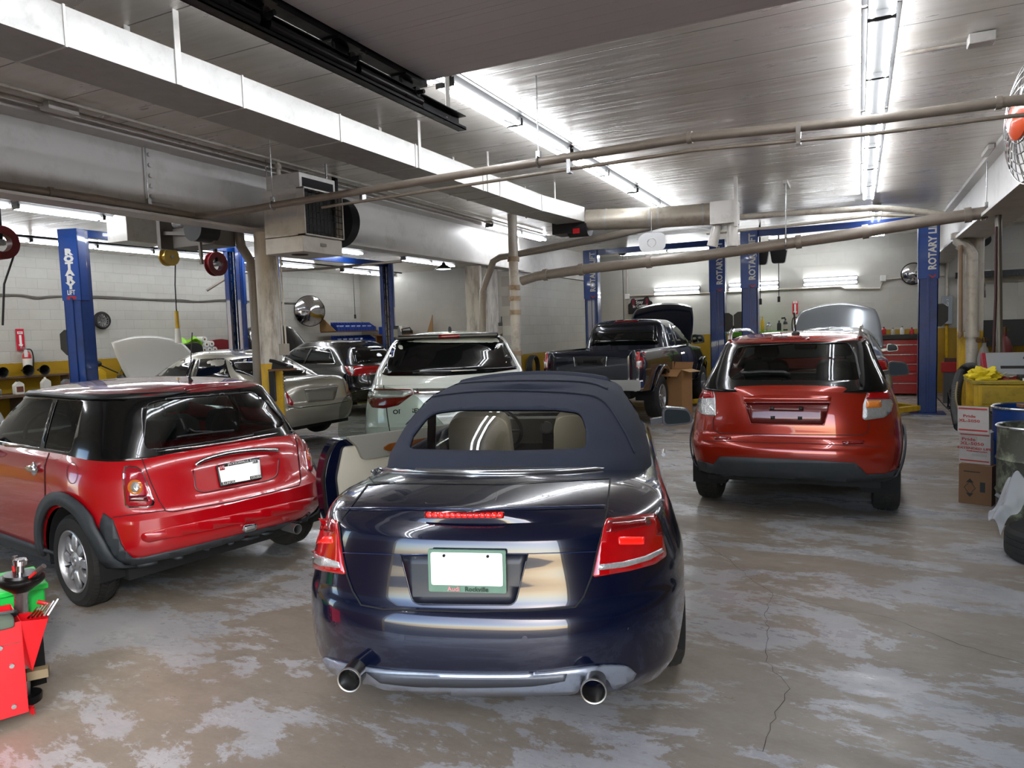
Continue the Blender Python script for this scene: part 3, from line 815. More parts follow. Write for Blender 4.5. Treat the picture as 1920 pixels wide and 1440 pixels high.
# ================================================================== dark blue convertible
M_navy = mat('navy_metallic_paint', '050c24', .2, metal=.3, coat=1., spec=.5, var=.05, vscale=30)
M_soft = mat('navy_canvas', '1c2233', .9, var=.12, vscale=7, bump=.25, bscale=900, dirt='2c3244', dscale=3, damt=.35)
M_gap = mat('panel_gap', '040507', .8)
M_cabglass = glass('clear_rear_glass', 'f0f2ee', .02)
M_lens = mat('red_tail_lens', '98050a', .12, coat=1., emit='d00810', es=.02, var=.25, vscale=25)
M_lensd = mat('dark_red_lens', '6a0408', .12, coat=1., var=.3, vscale=30)
M_lensb = mat('bright_red_reflector', 'ff1c12', .25, coat=1., emit='ff1608', es=.35, var=.3, vscale=200)
M_lensw = mat('clear_lens', 'c4c4c4', .1, metal=.6, coat=1., var=.35, vscale=60, bump=.4, bscale=120)
M_lensa = mat('amber_lens', 'd0762a', .15, coat=1., var=.3, vscale=60)
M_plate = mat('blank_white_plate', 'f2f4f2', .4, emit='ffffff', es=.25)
M_silver = mat('satin_silver_plastic', '8e96a4', .32, metal=.65, coat=.5, dirt='5e5c58', dscale=20, damt=.3)
M_beige = mat('beige_leather', 'b8b2a2', .6, var=.08, bump=.15, bscale=300)
M_dashg = mat('grey_dash', '77756e', .6)
M_wal = mat('walnut_trim', '6b3a14', .25, coat=1., var=.5, vscale=18)
A = Car('convertible_car', -1.371, 2.35, 17, 0, 'dark navy blue convertible with canvas roof and open driver door, nearest the camera')
body = shell(zb=[(0, .26), (.5, .21), (4, .2), (4.57, .24)],
    zs=[(0, .91), (.25, .935), (.8, .95), (1.5, .93), (3.2, .93), (3.9, .84), (4.3, .74), (4.57, .60)],
    xr=[(0, .06), (.1, .01), (.35, -.02), (.50, -.005), (.56, .03), (.75, .055), (.93, .075), (.97, .10), (1, .15)],
    xf=[(0, 4.45), (.3, 4.57), (.7, 4.5), (1, 4.3)],
    hw=[(0, .80), (.12, .85), (.4, .885), (.6, .885), (.8, .85), (.93, .815), (.97, .79), (1, .74)],
    crown=[(0, .03), (.2, .055), (.7, .08), (3, .09), (4, .07), (4.5, .03)], nr=2.7, nf=2.6, Lr=[(0, .62), (.4, .85), (1, .85)], Lf=1., NV=36, M=22,
    tub=(1.0, 3.15, .60, .62), N=(30, 34, 18)).build('body', M_navy, A.root)
wheel_arches(A, body, (.98, 3.63), .36, .885, .34)
gh = shell(zb=.90, zs=[(0, 1.335), (1.3, 1.335), (1.8, 1.355), (2.2, 1.36), (2.6, 1.33), (3.0, 1.28), (3.6, 1.2)],
    xr=[(0, .70), (.22, .75), (.3, .79), (.45, .93), (.86, 1.27), (.95, 1.42), (1, 1.62)],
    xf=[(0, 3.42), (.5, 3.05), (1, 2.70)], hw=[(0, .772), (.25, .758), (.5, .715), (.8, .63), (.94, .56), (1, .48)], crown=[(1.2, .03), (2.2, .045), (2.7, .03)],
    nr=[(0, 2.25), (.3, 2.3), (.6, 2.8), (1, 3.)], nf=4, Lr=[(0, .85), (.3, .8), (.6, .7), (1, .7)], Lf=.5, NV=26, M=14, N=(26, 30, 14))
soft = gh.build('soft_top', [M_soft], A.root)
open_belly(soft, .90)
B = bvh_of(body); S_ = bvh_of(soft); BS = bvh_of(body, soft)
win = rnd([(806, 772), (865, 765), (1040, 765), (1090, 771), (1099, 800), (1100, 836), (1088, 841), (950, 845), (776, 842), (765, 838), (772, 815)], [22, 0, 0, 22, 0, 14, 8, 0, 8, 14, 0], 5)
side_l = rnd([(1.72, .97), (3.25, .97), (2.85, 1.24), (2.3, 1.30), (1.95, 1.27)], [.06, .03, .06, .1, .1], 5)
wsh = rnd([(-.60, .97), (.60, .97), (.48, 1.31), (-.48, 1.31)], .05)
cut_hole(A, soft, win, A.px); cut_hole(A, soft, side_l, A.left); cut_hole(A, soft, side_l, A.right); cut_hole(A, soft, wsh, A.front)
solidify(soft, .02)
SO = bvh_of(soft)
patch(A, S_, win, A.px, -.012, M_cabglass, 'rear_window', 30, solid=0)
patch(A, S_, side_l, A.right, -.01, glass('green_side_glass', 'e2eae6'), 'side_window', .15, solid=0)
patch(A, S_, wsh, A.front, -.01, glass('windscreen_glass', 'f0f4f2'), 'windscreen', .15, solid=0)
# canvas seams
for ln in ([(752, 790), (790, 752), (850, 738), (950, 733), (1080, 738), (1130, 752), (1165, 800), (1190, 850)],
           [(790, 745), (840, 722), (950, 714), (1090, 716), (1140, 730)]):
    strip(A, S_, cat_rom(ln, 6), 3, A.px, .004, M_soft, 'canvas_seam', parent=soft, solid=.004)
# bright moulding round the base of the roof
ml = cat_rom([(692, 868), (702, 873), (740, 880), (830, 884), (940, 886), (1050, 883), (1140, 876), (1172, 868), (1188, 855), (1196, 842)], 6)
strip(A, B, ml, 8, A.px, .012, mat('polished_aluminium', 'c8ccd2', .18, metal=.95), 'roof_moulding', step=20, solid=.014)
strip(A, B, [(p[0] + .5, p[1] - 6) for p in ml], 7, A.px, .004, M_gap, 'roof_seal', step=20)
# gaps
gaps = MB()
for ln, w_ in (([(741, 905), (690, 909), (660, 948), (640, 975)], 2.2), ([(692, 895), (700, 905), (940, 908), (1142, 897)], 1.8), ([(1144, 898), (1139, 950), (1134, 976)], 3.2),
               ([(636, 978), (643, 1040), (652, 1080), (662, 1108), (678, 1135), (720, 1143), (880, 1148), (1010, 1145), (1078, 1139), (1094, 1118), (1108, 1082), (1122, 1020), (1134, 976)], 3.2),
               ([(1196, 862), (1210, 880), (1208, 895)], 1.5)):
    strip(A, B, ln, w_, A.px, .0035, M_gap, '', step=12, mb=gaps)
gaps.build('panel_gaps', M_gap, A.root, fix=False)
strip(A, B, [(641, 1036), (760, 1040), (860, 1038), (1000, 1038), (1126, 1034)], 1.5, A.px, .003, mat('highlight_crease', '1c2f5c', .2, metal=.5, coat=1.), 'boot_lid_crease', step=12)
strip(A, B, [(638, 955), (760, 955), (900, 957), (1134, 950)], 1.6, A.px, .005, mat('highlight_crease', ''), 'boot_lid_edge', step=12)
# tail lights
for L_ in ([(589, 969), (633, 976), (637, 1000), (649, 1077), (610, 1071), (592, 1066), (577, 1055), (578, 1035)],
           [(1135, 975), (1180, 970), (1226, 964), (1236, 990), (1247, 1042), (1225, 1058), (1180, 1070), (1111, 1082), (1122, 1028)]):
    o = patch(A, B, rnd(L_, 5, 3), A.px, .010, M_lens, 'tail_light', 14, solid=.02, parent=A.root, label='red tail light with a clear band')
    if L_[0][0] < 900:
        sub = [([(581, 1031), (600, 1041), (640, 1054), (642, 1065), (605, 1061), (588, 1053), (580, 1044)], M_lensw, 'clear_band'), ([(586, 1006), (628, 1006), (628, 1019), (587, 1019)], M_lensb, 'reflector'),
               ([(592, 975), (629, 981), (632, 1000), (590, 993)], M_lensd, 'upper_lens')]
    else:
        sub = [([(1121, 1058), (1165, 1053), (1205, 1043), (1238, 1028), (1241, 1035), (1215, 1050), (1170, 1063), (1119, 1069)], M_lensw, 'clear_band'), ([(1157, 1007), (1204, 1007), (1204, 1021), (1158, 1021)], M_lensb, 'reflector'),
               ([(1138, 980), (1215, 971), (1217, 985), (1134, 1000)], M_lensd, 'upper_lens')]
    for P_, m_, n_ in sub: patch(A, B, rnd(P_, 2, 2), A.px, .0125, m_, n_, 14, solid=.003, parent=o)
# high brake light
o = patch(A, B, rnd([(797, 960), (945, 960), (945, 972), (797, 972)], 3, 3), A.px, .006, M_lensd, 'brake_light', 20)
for k in range(13): patch(A, B, rnd([(801 + k*11, 962.5), (810.5 + k*11, 962.5), (810.5 + k*11, 970), (801 + k*11, 970)], 3, 3), A.px, .009, M_lensb, 'brake_light_cell', 20, parent=o)
# number plate recess, frame and plate
patch(A, B, rnd([(753, 1039), (990, 1038), (966, 1134), (776, 1132)], [4, 4, 16, 16], 4), A.px, .003, mat('recess_paint', '060b1a', .45, coat=.1), 'plate_recess', 20)
strip(A, B, rnd([(753, 1039), (776, 1132), (966, 1134), (990, 1038)], [0, 14, 14, 0], 4), 2.2, A.px, .008, M_navy, 'recess_edge', step=20)
def flat_panel(car, c, w, h, t, m, name, tilt=0., parent=None, r=.008):
    b = MB(); u = Vector((-math.sin(tilt), 0, math.cos(tilt)))
    b.prism(rnd([(-w/2, -h/2), (w/2, -h/2), (w/2, h/2), (-w/2, h/2)], r, 3), c, (0, -1, 0), u, t)
    return b.build(name, m, parent or car.root, smooth=0)
M_pfr = mat('green_plate_frame', '5c7a68', .35, var=.15, vscale=30)
pf = flat_panel(A, Vector((.042, .002, .768)), .312, .168, .012, M_pfr, 'plate_frame', -.05)
pl_ = flat_panel(A, Vector((.029, .002, .778)), .286, .128, .004, M_plate, 'licence_plate', -.05)
for yy in (.09, -.085): MB().cyl((.026, yy, .832), (.020, yy, .832), .006, n=10).build('plate_screw', M_blackm, pf)
pm = plane_m(Vector((.0215, .056, .6985)), (0, -1, 0), (0, 0, 1)); text_obj('Audi', .026, 'frame_lettering', mat('pink_lettering', 'd08088', .5), pf, pm, .0006, .0004)
pm = plane_m(Vector((.0215, -.036, .6985)), (0, -1, 0), (0, 0, 1)); text_obj('Rockville', .026, 'frame_lettering', mat('dark_lettering', '1c2a22', .5), pf, pm, .0006, .0004)
# parking sensors
for u, v in ((754, 1195), (984, 1199), (1182, 1180), (625, 1170)):
    o_, d_ = A.px(u, v); loc, nor, *_ = B.ray_cast(o_, d_)
    MB().cyl(loc - nor * .004, loc + nor * .002, .012, n=20).build('parking_sensor', M_navy, A.root)
# silver lower valance following the photo outline
val = cat_rom([(609, 1233), (630, 1238), (680, 1249), (760, 1258), (880, 1262), (1000, 1261), (1070, 1253), (1120, 1247), (1170, 1247), (1190, 1260)], 4) + \
      cat_rom([(1184, 1270), (1165, 1280), (1148, 1286), (1138, 1272), (1112, 1262), (1090, 1270), (1082, 1292), (1040, 1298), (880, 1300), (780, 1296), (695, 1288), (682, 1272), (662, 1255), (645, 1258), (636, 1270), (622, 1260)], 3)
patch(A, B, val, A.px, .014, M_silver, 'rear_valance', 14, solid=.02)
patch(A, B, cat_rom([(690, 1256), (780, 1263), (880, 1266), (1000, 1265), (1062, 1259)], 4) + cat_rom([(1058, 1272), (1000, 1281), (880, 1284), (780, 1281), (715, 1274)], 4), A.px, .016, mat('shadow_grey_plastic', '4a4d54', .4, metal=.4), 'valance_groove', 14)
# twin exhaust pipes
for yy in (.485, -.485):
    M3 = Matrix(((0, 0, -1), (0, 1, 0), (1, 0, 0)))
    MB().lathe([(.042, .22), (.047, .02), (.049, 0), (.045, -.002), (.043, .01), (.041, .14), (.001, .15)], (-.03, yy, .335), Matrix(((0, 0, 1), (0, 1, 0), (-1, 0, 0))), 32).build('exhaust_pipe', [mat('sooty_chrome', '6d6a66', .25, metal=.9)], A.root)
    MB().lathe([(.044, .0), (.049, -.002), (.050, .006)], (-.031, yy, .335), Matrix(((0, 0, 1), (0, 1, 0), (-1, 0, 0))), 32).build('exhaust_tip', mat('dull_exhaust_tip', '8e8a84', .35, metal=.8), A.root)
MB().box(.15, -.5, .235, 1.2, .5, .27).build('underbody', M_under, A.root)
MB().box(.55, -.79, .2, 4.1, .79, .3).build('floor_pan', M_under, A.root)
# wheels
put_wheels(A, wheel_proto(.325, .235, .23, 10, 'bar'), (.98, 3.63), .765, .325)
# cabin: seats, dash, wheel, door
seat(A, 2.30, .36, M_beige, z=.42, hr=False, h=.66, w=.47); seat(A, 2.30, -.36, M_beige, z=.42, hr=False, h=.66, w=.47)
d = MB(); d.prism(rnd([(-.66, .0), (.66, .0), (.66, .20), (-.66, .20)], .06), (3.0, 0, .80), (0, 1, 0), (0, 0, 1), .3)
dash = d.build('dashboard', M_dashg, A.root, bevel=.02)
for yy in (.0, -.14, .55, -.55): MB().lathe([(.045, 0), (.052, -.012), (.045, -.014), (.04, 0), (.001, .0)], (2.99, yy, .93), Matrix(((0, 0, 1), (0, 1, 0), (-1, 0, 0))), 24).build('air_vent', M_steel, dash)
MB().box(2.96, -.11, .62, 3.0, .03, .88).build('centre_console', M_black, dash)
sw = MB(); c = Vector((2.80, .36, .93)); u = Vector((-.35, 0, .94)).normalized()
sw.tube([c + Vector((0, math.cos(t) * .185, 0)) + u * (math.sin(t) * .185) for t in [2*PI*k/36 for k in range(36)]], .015, 8, close=True)
for a in (0, PI, -PI/2): sw.bar(c, c + Vector((0, math.cos(a) * .18, 0)) + u * (math.sin(a) * .18), .05, .015)
sw.cyl(c + Vector((.12, 0, -.05)), c - Vector((.01, 0, 0)), .05, n=16)
sw.build('steering_wheel', M_black, A.root)
for s in (1, -1): MB().bar((1.35, s*.5, .9), (1.6, s*.55, 1.25), .05, .03).build('seat_belt', mat('grey_belt', '77787a', .7), A.root)
mirror(A, 3.02, -.86 + 1.72, 1.0, M_navy, -1, w=.24, h=.155)
MB().cyl((2.45, -.885, .80), (2.62, -.895, .80), .014, n=10).build('door_handle', M_chrome, A.root)
MB().box(1.72, -.09, 1.285, 1.80, .09, 1.295).build('added_cabin_lamp', mat('cabin_fill_lit', 'ffffff', .4, emit='fff8ee', es=14), A.root)  # lamp added at the rear of the cabin to brighten the dark seats
# open driver door, hinged at its front edge: inner face turned to the camera
D0 = Vector((3.24, .84, 0)); ang = math.radians(38)
dd = Vector((-math.cos(ang), math.sin(ang), 0)) * .9; dn = Vector((-math.sin(ang), -math.cos(ang), 0))   # along the door, and towards the inside
door = empty('door'); door.parent = A.root
prof = rnd([(0, .28), (1.32, .26), (1.40, .42), (1.42, .70), (1.36, .86), (1.28, .955), (0, .93)], [.05, .1, .1, .12, .1, .05, .03], 5)
MB().prism(prof, D0, dd, (0, 0, 1), -.14 if dd.cross(Vector((0,0,1))).dot(dn) < 0 else .14).build('door_shell', M_navy, door, bevel=.012)
def dpt(u, z, w): return D0 + dd * u + Vector((0, 0, z)) + dn * w
sgn = 1 if dd.cross(Vector((0,0,1))).dot(dn) > 0 else -1
def dpan(poly, w, t, m, name, r=.03, b=.008): return MB().prism(rnd(poly, r), dpt(0, 0, w), dd, (0, 0, 1), t * sgn).build(name, m, door, bevel=b)
dpan([(.02, .32), (1.22, .30), (1.29, .45), (1.31, .68), (1.24, .9), (.02, .88)], .14, .03, M_beige, 'door_panel')
dpan([(0, .80), (1.1, .79), (1.15, .90), (1.22, .955), (1.22, .975), (0, .96)], .155, .05, M_dashg, 'door_top_trim')
dpan([(.1, .825), (.86, .825), (.92, .855), (.86, .885), (.1, .885)], .19, .025, M_wal, 'walnut_insert')
dpan([(1.33, .28), (1.41, .42), (1.43, .70), (1.37, .86), (1.31, .94), (1.28, .94), (1.33, .85), (1.375, .68), (1.36, .44), (1.29, .32)], .10, .035, M_black, 'door_seal', .01)
dpan([(1.18, .545), (1.27, .545), (1.27, .58), (1.18, .58)], .165, .01, M_black, 'door_latch', .01, .002)
dpan([(0.12, .93), (1.24, .95), (1.20, 1.22), (1.10, 1.29), (.75, 1.31), (.45, 1.22)], .06, .005, glass('door_glass', 'e2e8e4'), 'door_window', .06, 0)
# ================================================================== helpers for lettering laid on a body
def hit(car, bvh, u, v, mp=None):
    o, d = (mp or car.px)(u, v); l, n, *_ = bvh.ray_cast(o, d)
    if l is None: l, n, *_ = bvh.find_nearest(o + d * 6)
    return l, (n if n.dot(d) < 0 else -n)
def letter_px(car, bvh, a, b, h, s, m, parent, off=.004, bold=.0, name='lettering', ext=.0008):
    """word s from pixel a to pixel b (left/right ends of its middle line), h tall in metres"""
    A_, n1 = hit(car, bvh, *a); B_, n2 = hit(car, bvh, *b); n = (n1 + n2).normalized(); ux = (B_ - A_); L = ux.length; ux.normalize(); uy = n.cross(ux).normalized()
    cu = bpy.data.curves.new('t', 'FONT'); cu.body = s; cu.size = h / .72; o = bpy.data.objects.new('t', cu); COL.objects.link(o); bpy.context.view_layer.update(); wd_ = o.dimensions.x or 1; bpy.data.objects.remove(o)
    return text_obj(s, h / .72, name, m, parent, plane_m((A_ + B_) / 2 + n * off, ux, uy), ext, bold, sx=L / wd_)
def ellipse(cx, cy, rx, ry, n=20): return [(cx + rx * math.cos(2*PI*k/n), cy + ry * math.sin(2*PI*k/n)) for k in range(n)]
def split_mat(o, mats, fn):
    for m in mats[1:]: o.data.materials.append(m)
    for p in o.data.polygons: p.material_index = fn(p.center, p.normal)
# ================================================================== red hatchback on the left
M_rpaint = mat('bright_red_paint', 'a80410', .25, coat=1., spec=.5)
M_pillar = mat('gloss_black_pillar', '08090a', .12, coat=.5)
M_skirt = mat('grey_black_plastic_cladding', '2e3236', .55, bump=.1, bscale=400, dirt='4a4c4e', dscale=8, damt=.3)
Q = Car('hatchback_car', -3.754, 3.553, 80, 0, 'bright red small hatchback with chrome belt line, left of the convertible')
body = shell(zb=[(0, .34), (.35, .30), (.8, .24), (3, .22), (3.75, .28)], zs=[(0, .985), (.5, .985), (2.3, .975), (2.7, .95), (3.3, .86), (3.75, .66)],
    xr=[(0, .10), (.06, .04), (.18, .0), (.42, .0), (.48, .04), (.56, .07), (.85, .14), (.97, .20), (1, .24)], xf=[(0, 3.6), (.3, 3.75), (.7, 3.7), (1, 3.5)],
    hw=[(0, .845), (.2, .875), (.5, .885), (.75, .875), (.93, .835), (1, .79)], crown=[(0, .01), (.5, .01), (2.4, .06), (3.2, .08), (3.6, .03)],
    nr=2.9, nf=2.8, Lr=[(0, .62), (1, .75)], Lf=.95, NV=34, M=20, tub=(.75, 2.7, .62, .5), N=(30, 30, 16)).build('body', M_rpaint, Q.root)
wheel_arches(Q, body, (.70, 3.13), .355, .87, .31, .3)
gh = shell(zb=.95, zs=[(0, 1.375), (.5, 1.375), (1.2, 1.395), (2.0, 1.375), (2.5, 1.33), (3, 1.3)],
    xr=[(0, .21), (.1, .235), (.5, .33), (.88, .43), (.95, .47), (1, .56)], xf=[(0, 2.66), (.5, 2.36), (1, 2.03)],
    hw=[(0, .80), (.1, .79), (.5, .725), (.86, .655), (.94, .63), (1, .56)], crown=[(.3, .01), (.9, .03), (1.6, .04), (2.2, .02)],
    nr=3.3, nf=3.6, Lr=[(0, .72), (1, .62)], Lf=.5, NV=30, M=16, N=(28, 26, 14))
gl = gh.build('cabin_frame', [M_pillar], Q.root); M_rroof = mat('dusty_red_roof', '74121a', .4, coat=.9, dirt='8a6e6a', dscale=4, damt=.5, var=.1)
split_mat(gl, [M_pillar, M_rroof], lambda c, n: 1 if c.z > 1.345 else 0)
open_belly(gl, .95)
split_mat(body, [M_rpaint, M_skirt], lambda c, n: 1 if c.z < .325 and n.z < .5 else 0)
B = bvh_of(body); S_ = bvh_of(gl); BS = bvh_of(body, gl)
win = rnd([(277, 757), (300, 751), (400, 741), (478, 735), (492, 745), (534, 791), (528, 800), (400, 826), (275, 842), (270, 828)], [5, 0, 0, 5, 5, 4, 4, 0, 4, 5], 4)
sl1 = rnd([(.78, 1.00), (1.20, 1.00), (1.26, 1.325), (.85, 1.325)], [.05, .02, .02, .05]); sl2 = rnd([(1.25, 1.00), (2.42, 1.00), (2.0, 1.31), (1.31, 1.325)], [.02, .02, .05, .02])
ws = rnd([(-.62, .99), (.62, .99), (.52, 1.31), (-.52, 1.31)], .05)
for p_, m_ in ((win, Q.px), (sl1, Q.left), (sl2, Q.left), (sl1, Q.right), (sl2, Q.right), (ws, Q.front)): cut_hole(Q, gl, p_, m_)
solidify(gl, .02)
M_hg = glass('lightly_tinted_glass', 'b4bfba')
patch(Q, S_, win, Q.px, -.006, M_hg, 'rear_window', 30, solid=0)
for p_, m_ in ((sl1, Q.left), (sl2, Q.left), (sl1, Q.right), (sl2, Q.right)): patch(Q, S_, p_, m_, -.006, M_hg, 'side_window', .15, solid=0)
patch(Q, S_, ws, Q.front, -.006, M_hg, 'windscreen', .15, solid=0)
def ring_line(gh_r, z, x0, x1, y):
    return None
# chrome belt line all round the glasshouse base
strip(Q, B, [(7, 834), (60, 838), (140, 845), (200, 852), (240, 855), (262, 855)], 4.5, Q.px, .009, M_chrome, 'belt_moulding', step=12, solid=.01)
strip(Q, B, [(266, 853), (300, 849), (370, 840), (440, 829), (500, 818), (553, 807)], 3.5, Q.px, .009, M_chrome, 'tailgate_moulding', step=12, solid=.01)
strip(Q, S_, [(.45, 1.338), (.9, 1.345), (1.6, 1.35), (2.0, 1.338)], .025, Q.left, .008, M_black, 'roof_gutter', step=.1, solid=.012)
gaps = MB()
for ln, w_ in (([(265, 857), (283, 905), (300, 942), (311, 958), (323, 960), (440, 940), (561, 910), (564, 900), (557, 835), (552, 812)], 1.8), ([(95, 842), (84, 874), (85, 941), (93, 1008)], 1.8), ([(212, 970), (260, 964), (311, 957)], 1.6), (ellipse(136, 887, 10, 20), 1.0)):
    strip(Q, B, ln, w_, Q.px, .003, M_gap, '', step=8, mb=gaps)
gaps.build('panel_gaps', mat('dark_red_gap', '30040a', .8), Q.root, fix=False)
M_redlens = mat('pinkish_red_lens', '9c1424', .15, coat=1., var=.3, vscale=60)
for L_ in ([(233, 876), (241, 874), (258, 876), (268, 884), (280, 914), (290, 941), (287, 949), (277, 953), (241, 953), (235, 948), (232, 915), (231, 889)], [(569, 822), (576, 828), (585, 850), (587, 875), (583, 886), (576, 880), (571, 850)]):
    o = patch(Q, B, L_, Q.px, .008, M_chrome, 'tail_light', 12, solid=.012, label='tall rounded tail light in a chrome ring')
    cx_ = sum(p[0] for p in L_) / len(L_); cy_ = sum(p[1] for p in L_) / len(L_); sc = .90
    patch(Q, B, [(cx_ + (x - cx_) * sc, cy_ + (y - cy_) * (sc + .04)) for x, y in L_], Q.px, .011, M_redlens, 'lens', 12, solid=.004, parent=o)
    if cx_ < 400:
        patch(Q, B, ellipse(254, 914, 14, 14), Q.px, .013, M_lensa, 'indicator_lens', 12, solid=.003, parent=o); patch(Q, B, ellipse(254, 914, 8, 10), Q.px, .0145, M_lensw, 'clear_bulb_window', 12, solid=.003, parent=o)
        patch(Q, B, rnd([(242, 930), (258, 929), (275, 929), (279, 941), (243, 941)], 2), Q.px, .013, mat('maroon_lens', '5a0a18', .15, coat=1.), 'fog_lens', 12, solid=.003, parent=o)
    else: patch(Q, B, ellipse(578, 852, 5, 12), Q.px, .013, M_lensa, 'indicator_lens', 12, solid=.003, parent=o)
# grab handle, plate with dealer frame
strip(Q, B, cat_rom([(363, 875), (380, 866), (420, 855), (470, 848), (500, 847), (516, 848)], 5), 6, Q.px, .022, M_chrome, 'tailgate_handle', step=8, solid=.022)
strip(Q, B, rnd([(362, 882), (366, 918), (380, 924), (505, 901), (520, 890), (521, 860)], [0, 8, 6, 8, 8, 0], 4), 2.2, Q.px, .004, mat('darker_red_crease', '5c0610', .3, coat=1.), 'plate_recess_edge', step=10)
fr = patch(Q, B, rnd([(404, 874), (484, 859), (489, 899), (412, 914)], 2, 2), Q.px, .016, M_black, 'plate_frame', 20, solid=.012)
patch(Q, B, rnd([(407, 877), (484, 863), (487, 897), (414, 910)], 2, 2), Q.px, .0175, M_plate, 'licence_plate', 20, solid=.002)
patch(Q, B, rnd([(414, 871.5), (476, 860), (476.5, 866), (415, 877.5)], 1, 2), Q.px, .0195, M_black, 'frame_top_band', 20, solid=.002, parent=fr)
letter_px(Q, B, (424, 872.5), (470, 864.5), .016, 'JACKSONVILLE, IL', M_white, fr, .021)
patch(Q, B, [(413, 905.5), (438, 901), (438.5, 909.5), (413.5, 914)], Q.px, .0195, M_black, 'frame_tab', 20, solid=.002, parent=fr)
patch(Q, B, [(466, 894.5), (488, 890.5), (488.5, 898.5), (467, 903)], Q.px, .0195, M_black, 'frame_tab', 20, solid=.002, parent=fr)
letter_px(Q, B, (415, 908.8), (437, 904.8), .018, 'ILLINOIS', M_white, fr, .022); letter_px(Q, B, (468, 898), (487, 894.6), .018, 'COLLEGE', M_white, fr, .022)
patch(Q, B, [(408.5, 875), (418.5, 873), (419, 882), (409.3, 884)], Q.px, .020, M_red, 'month_sticker', 20, solid=.001, parent=fr); letter_px(Q, B, (410.5, 878.8), (417, 877.6), .02, '10', M_white, fr, .0215)
patch(Q, B, [(470, 863.5), (480, 861.7), (480.6, 869), (470.6, 871)], Q.px, .020, mat('grey_sticker', 'b0b0b2', .5), 'year_sticker', 20, solid=.001, parent=fr); letter_px(Q, B, (471.5, 867), (479, 865.6), .02, '23', M_black, fr, .0215)
# bumper ridge, rear fog lamp, cladding, exhaust
patch(Q, B, rnd([(264, 1002), (272, 998), (430, 966), (592, 931), (592, 950), (430, 985), (278, 1017), (266, 1012)], [5, 5, 0, 0, 0, 0, 5, 5], 4), Q.px, .014, M_rpaint, 'bumper_rub_strip', 12, solid=.02)
o = patch(Q, B, rnd([(453, 991), (455, 985), (477, 980), (480, 983), (478, 992), (458, 997)], 4, 4), Q.px, .016, M_chrome, 'rear_fog_lamp', 10, solid=.01); patch(Q, B, rnd([(456, 991), (458, 986), (475, 982), (477, 984), (475, 990), (459, 994)], 3, 4), Q.px, .019, M_lensw, 'lamp_lens', 10, solid=.003, parent=o)
patch(Q, B, [(213, 976), (228, 1019), (236, 1032), (248, 1042), (262, 1046), (340, 1028), (430, 1006), (520, 984), (588, 967), (588, 988), (520, 1004), (430, 1026), (340, 1048), (276, 1063), (250, 1060), (228, 1054), (212, 1042), (198, 1020), (188, 985), (196, 962)], Q.px, .012, M_skirt, 'rear_cladding', 12, solid=.02)
arc = [(.70 + .405 * math.cos(t), .32 + .405 * math.sin(t)) for t in [math.radians(a) for a in range(-4, 192, 7)]]
strip(Q, B, arc, .085, Q.left, .016, M_skirt, 'wheel_arch_cladding', solid=.02)
strip(Q, B, [(x + 2.43, z) for x, z in arc], .085, Q.left, .016, M_skirt, 'wheel_arch_cladding', solid=.02)
strip(Q, B, arc, .085, Q.right, .016, M_skirt, 'wheel_arch_cladding', solid=.02)
strip(Q, B, [(1.05, .285), (2.8, .285)], .12, Q.left, .012, M_skirt, 'sill_cladding', step=.2, solid=.02)
Mx = Matrix(((0, 0, 1), (0, 1, 0), (-1, 0, 0)))
MB().lathe([(.028, .25), (.036, .02), (.038, 0), (.034, -.002), (.031, .01), (.030, .12), (.001, .13)], (-.015, -.36, .315), Mx, 28).build('exhaust_pipe', M_steel, Q.root)
MB().box(.3, -.7, .2, 3.4, .7, .34).build('floor_pan', M_under, Q.root)
put_wheels(Q, wheel_proto(.30, .185, .205, 8, 'petal'), (.70, 3.13), .775, .30)
# handle, antenna, brake light, wiper, mirror, seats
l, n_ = hit(Q, B, 65, 880); hd = MB()
hd.sphere(l + n_ * .022, .03, 16, 8, (3.6, .5, .75)); hd.sphere(l + n_ * .005, .05, 16, 8, (1., .25, 1.)); hd.build('door_handle', M_chrome, Q.root)
l, n_ = hit(Q, S_, 358, 714); an = MB(); an.cyl(l - n_*.005, l + Vector((.02, 0, .03)), .018, .009, 12); an.tube([l + Vector((.0, 0, .02)), l + Vector((-.03, 0, .22)), l + Vector((-.06, .0, .36))], .004, 6); an.build('roof_aerial', M_black, Q.root)
o = patch(Q, S_, [(345, 731), (352, 727), (390, 722), (428, 720), (428, 724), (390, 727), (352, 733)], Q.px, .006, M_lensd, 'brake_light', 10, solid=.004)
strip(Q, S_, [(328, 823), (360, 819), (400, 814), (434, 811)], 3, Q.px, .03, M_black, 'rear_wiper', step=10, solid=.01); strip(Q, S_, [(352, 806), (362, 812), (395, 812)], 2, Q.px, .02, M_black, 'wiper_arm', step=10, solid=.01)
mirror(Q, 2.35, .80, 1.02, M_black, 1, .2, .15)
M_ds = mat('dark_grey_seat', '26272a', .8)
for s in (1, -1): seat(Q, 1.75, s * .34, M_ds, z=.42, w=.48, h=.58)
seat(Q, .95, .32, M_ds, z=.45, w=.5, h=.42); seat(Q, .95, -.32, M_ds, z=.45, w=.5, h=.42)
MB().box(2.35, -.62, .75, 2.6, .62, 1.0).build('dashboard', M_black, Q.root, bevel=.04)
c = Vector((2.25, .34, 1.0)); u = Vector((-.35, 0, .94)).normalized(); sw = MB()
sw.tube([c + Vector((0, math.cos(t) * .18, 0)) + u * (math.sin(t) * .18) for t in [2*PI*k/32 for k in range(32)]], .016, 8, close=True); sw.bar(c - Vector((0, .17, 0)), c + Vector((0, .17, 0)), .05, .02); sw.build('steering_wheel', M_black, Q.root)
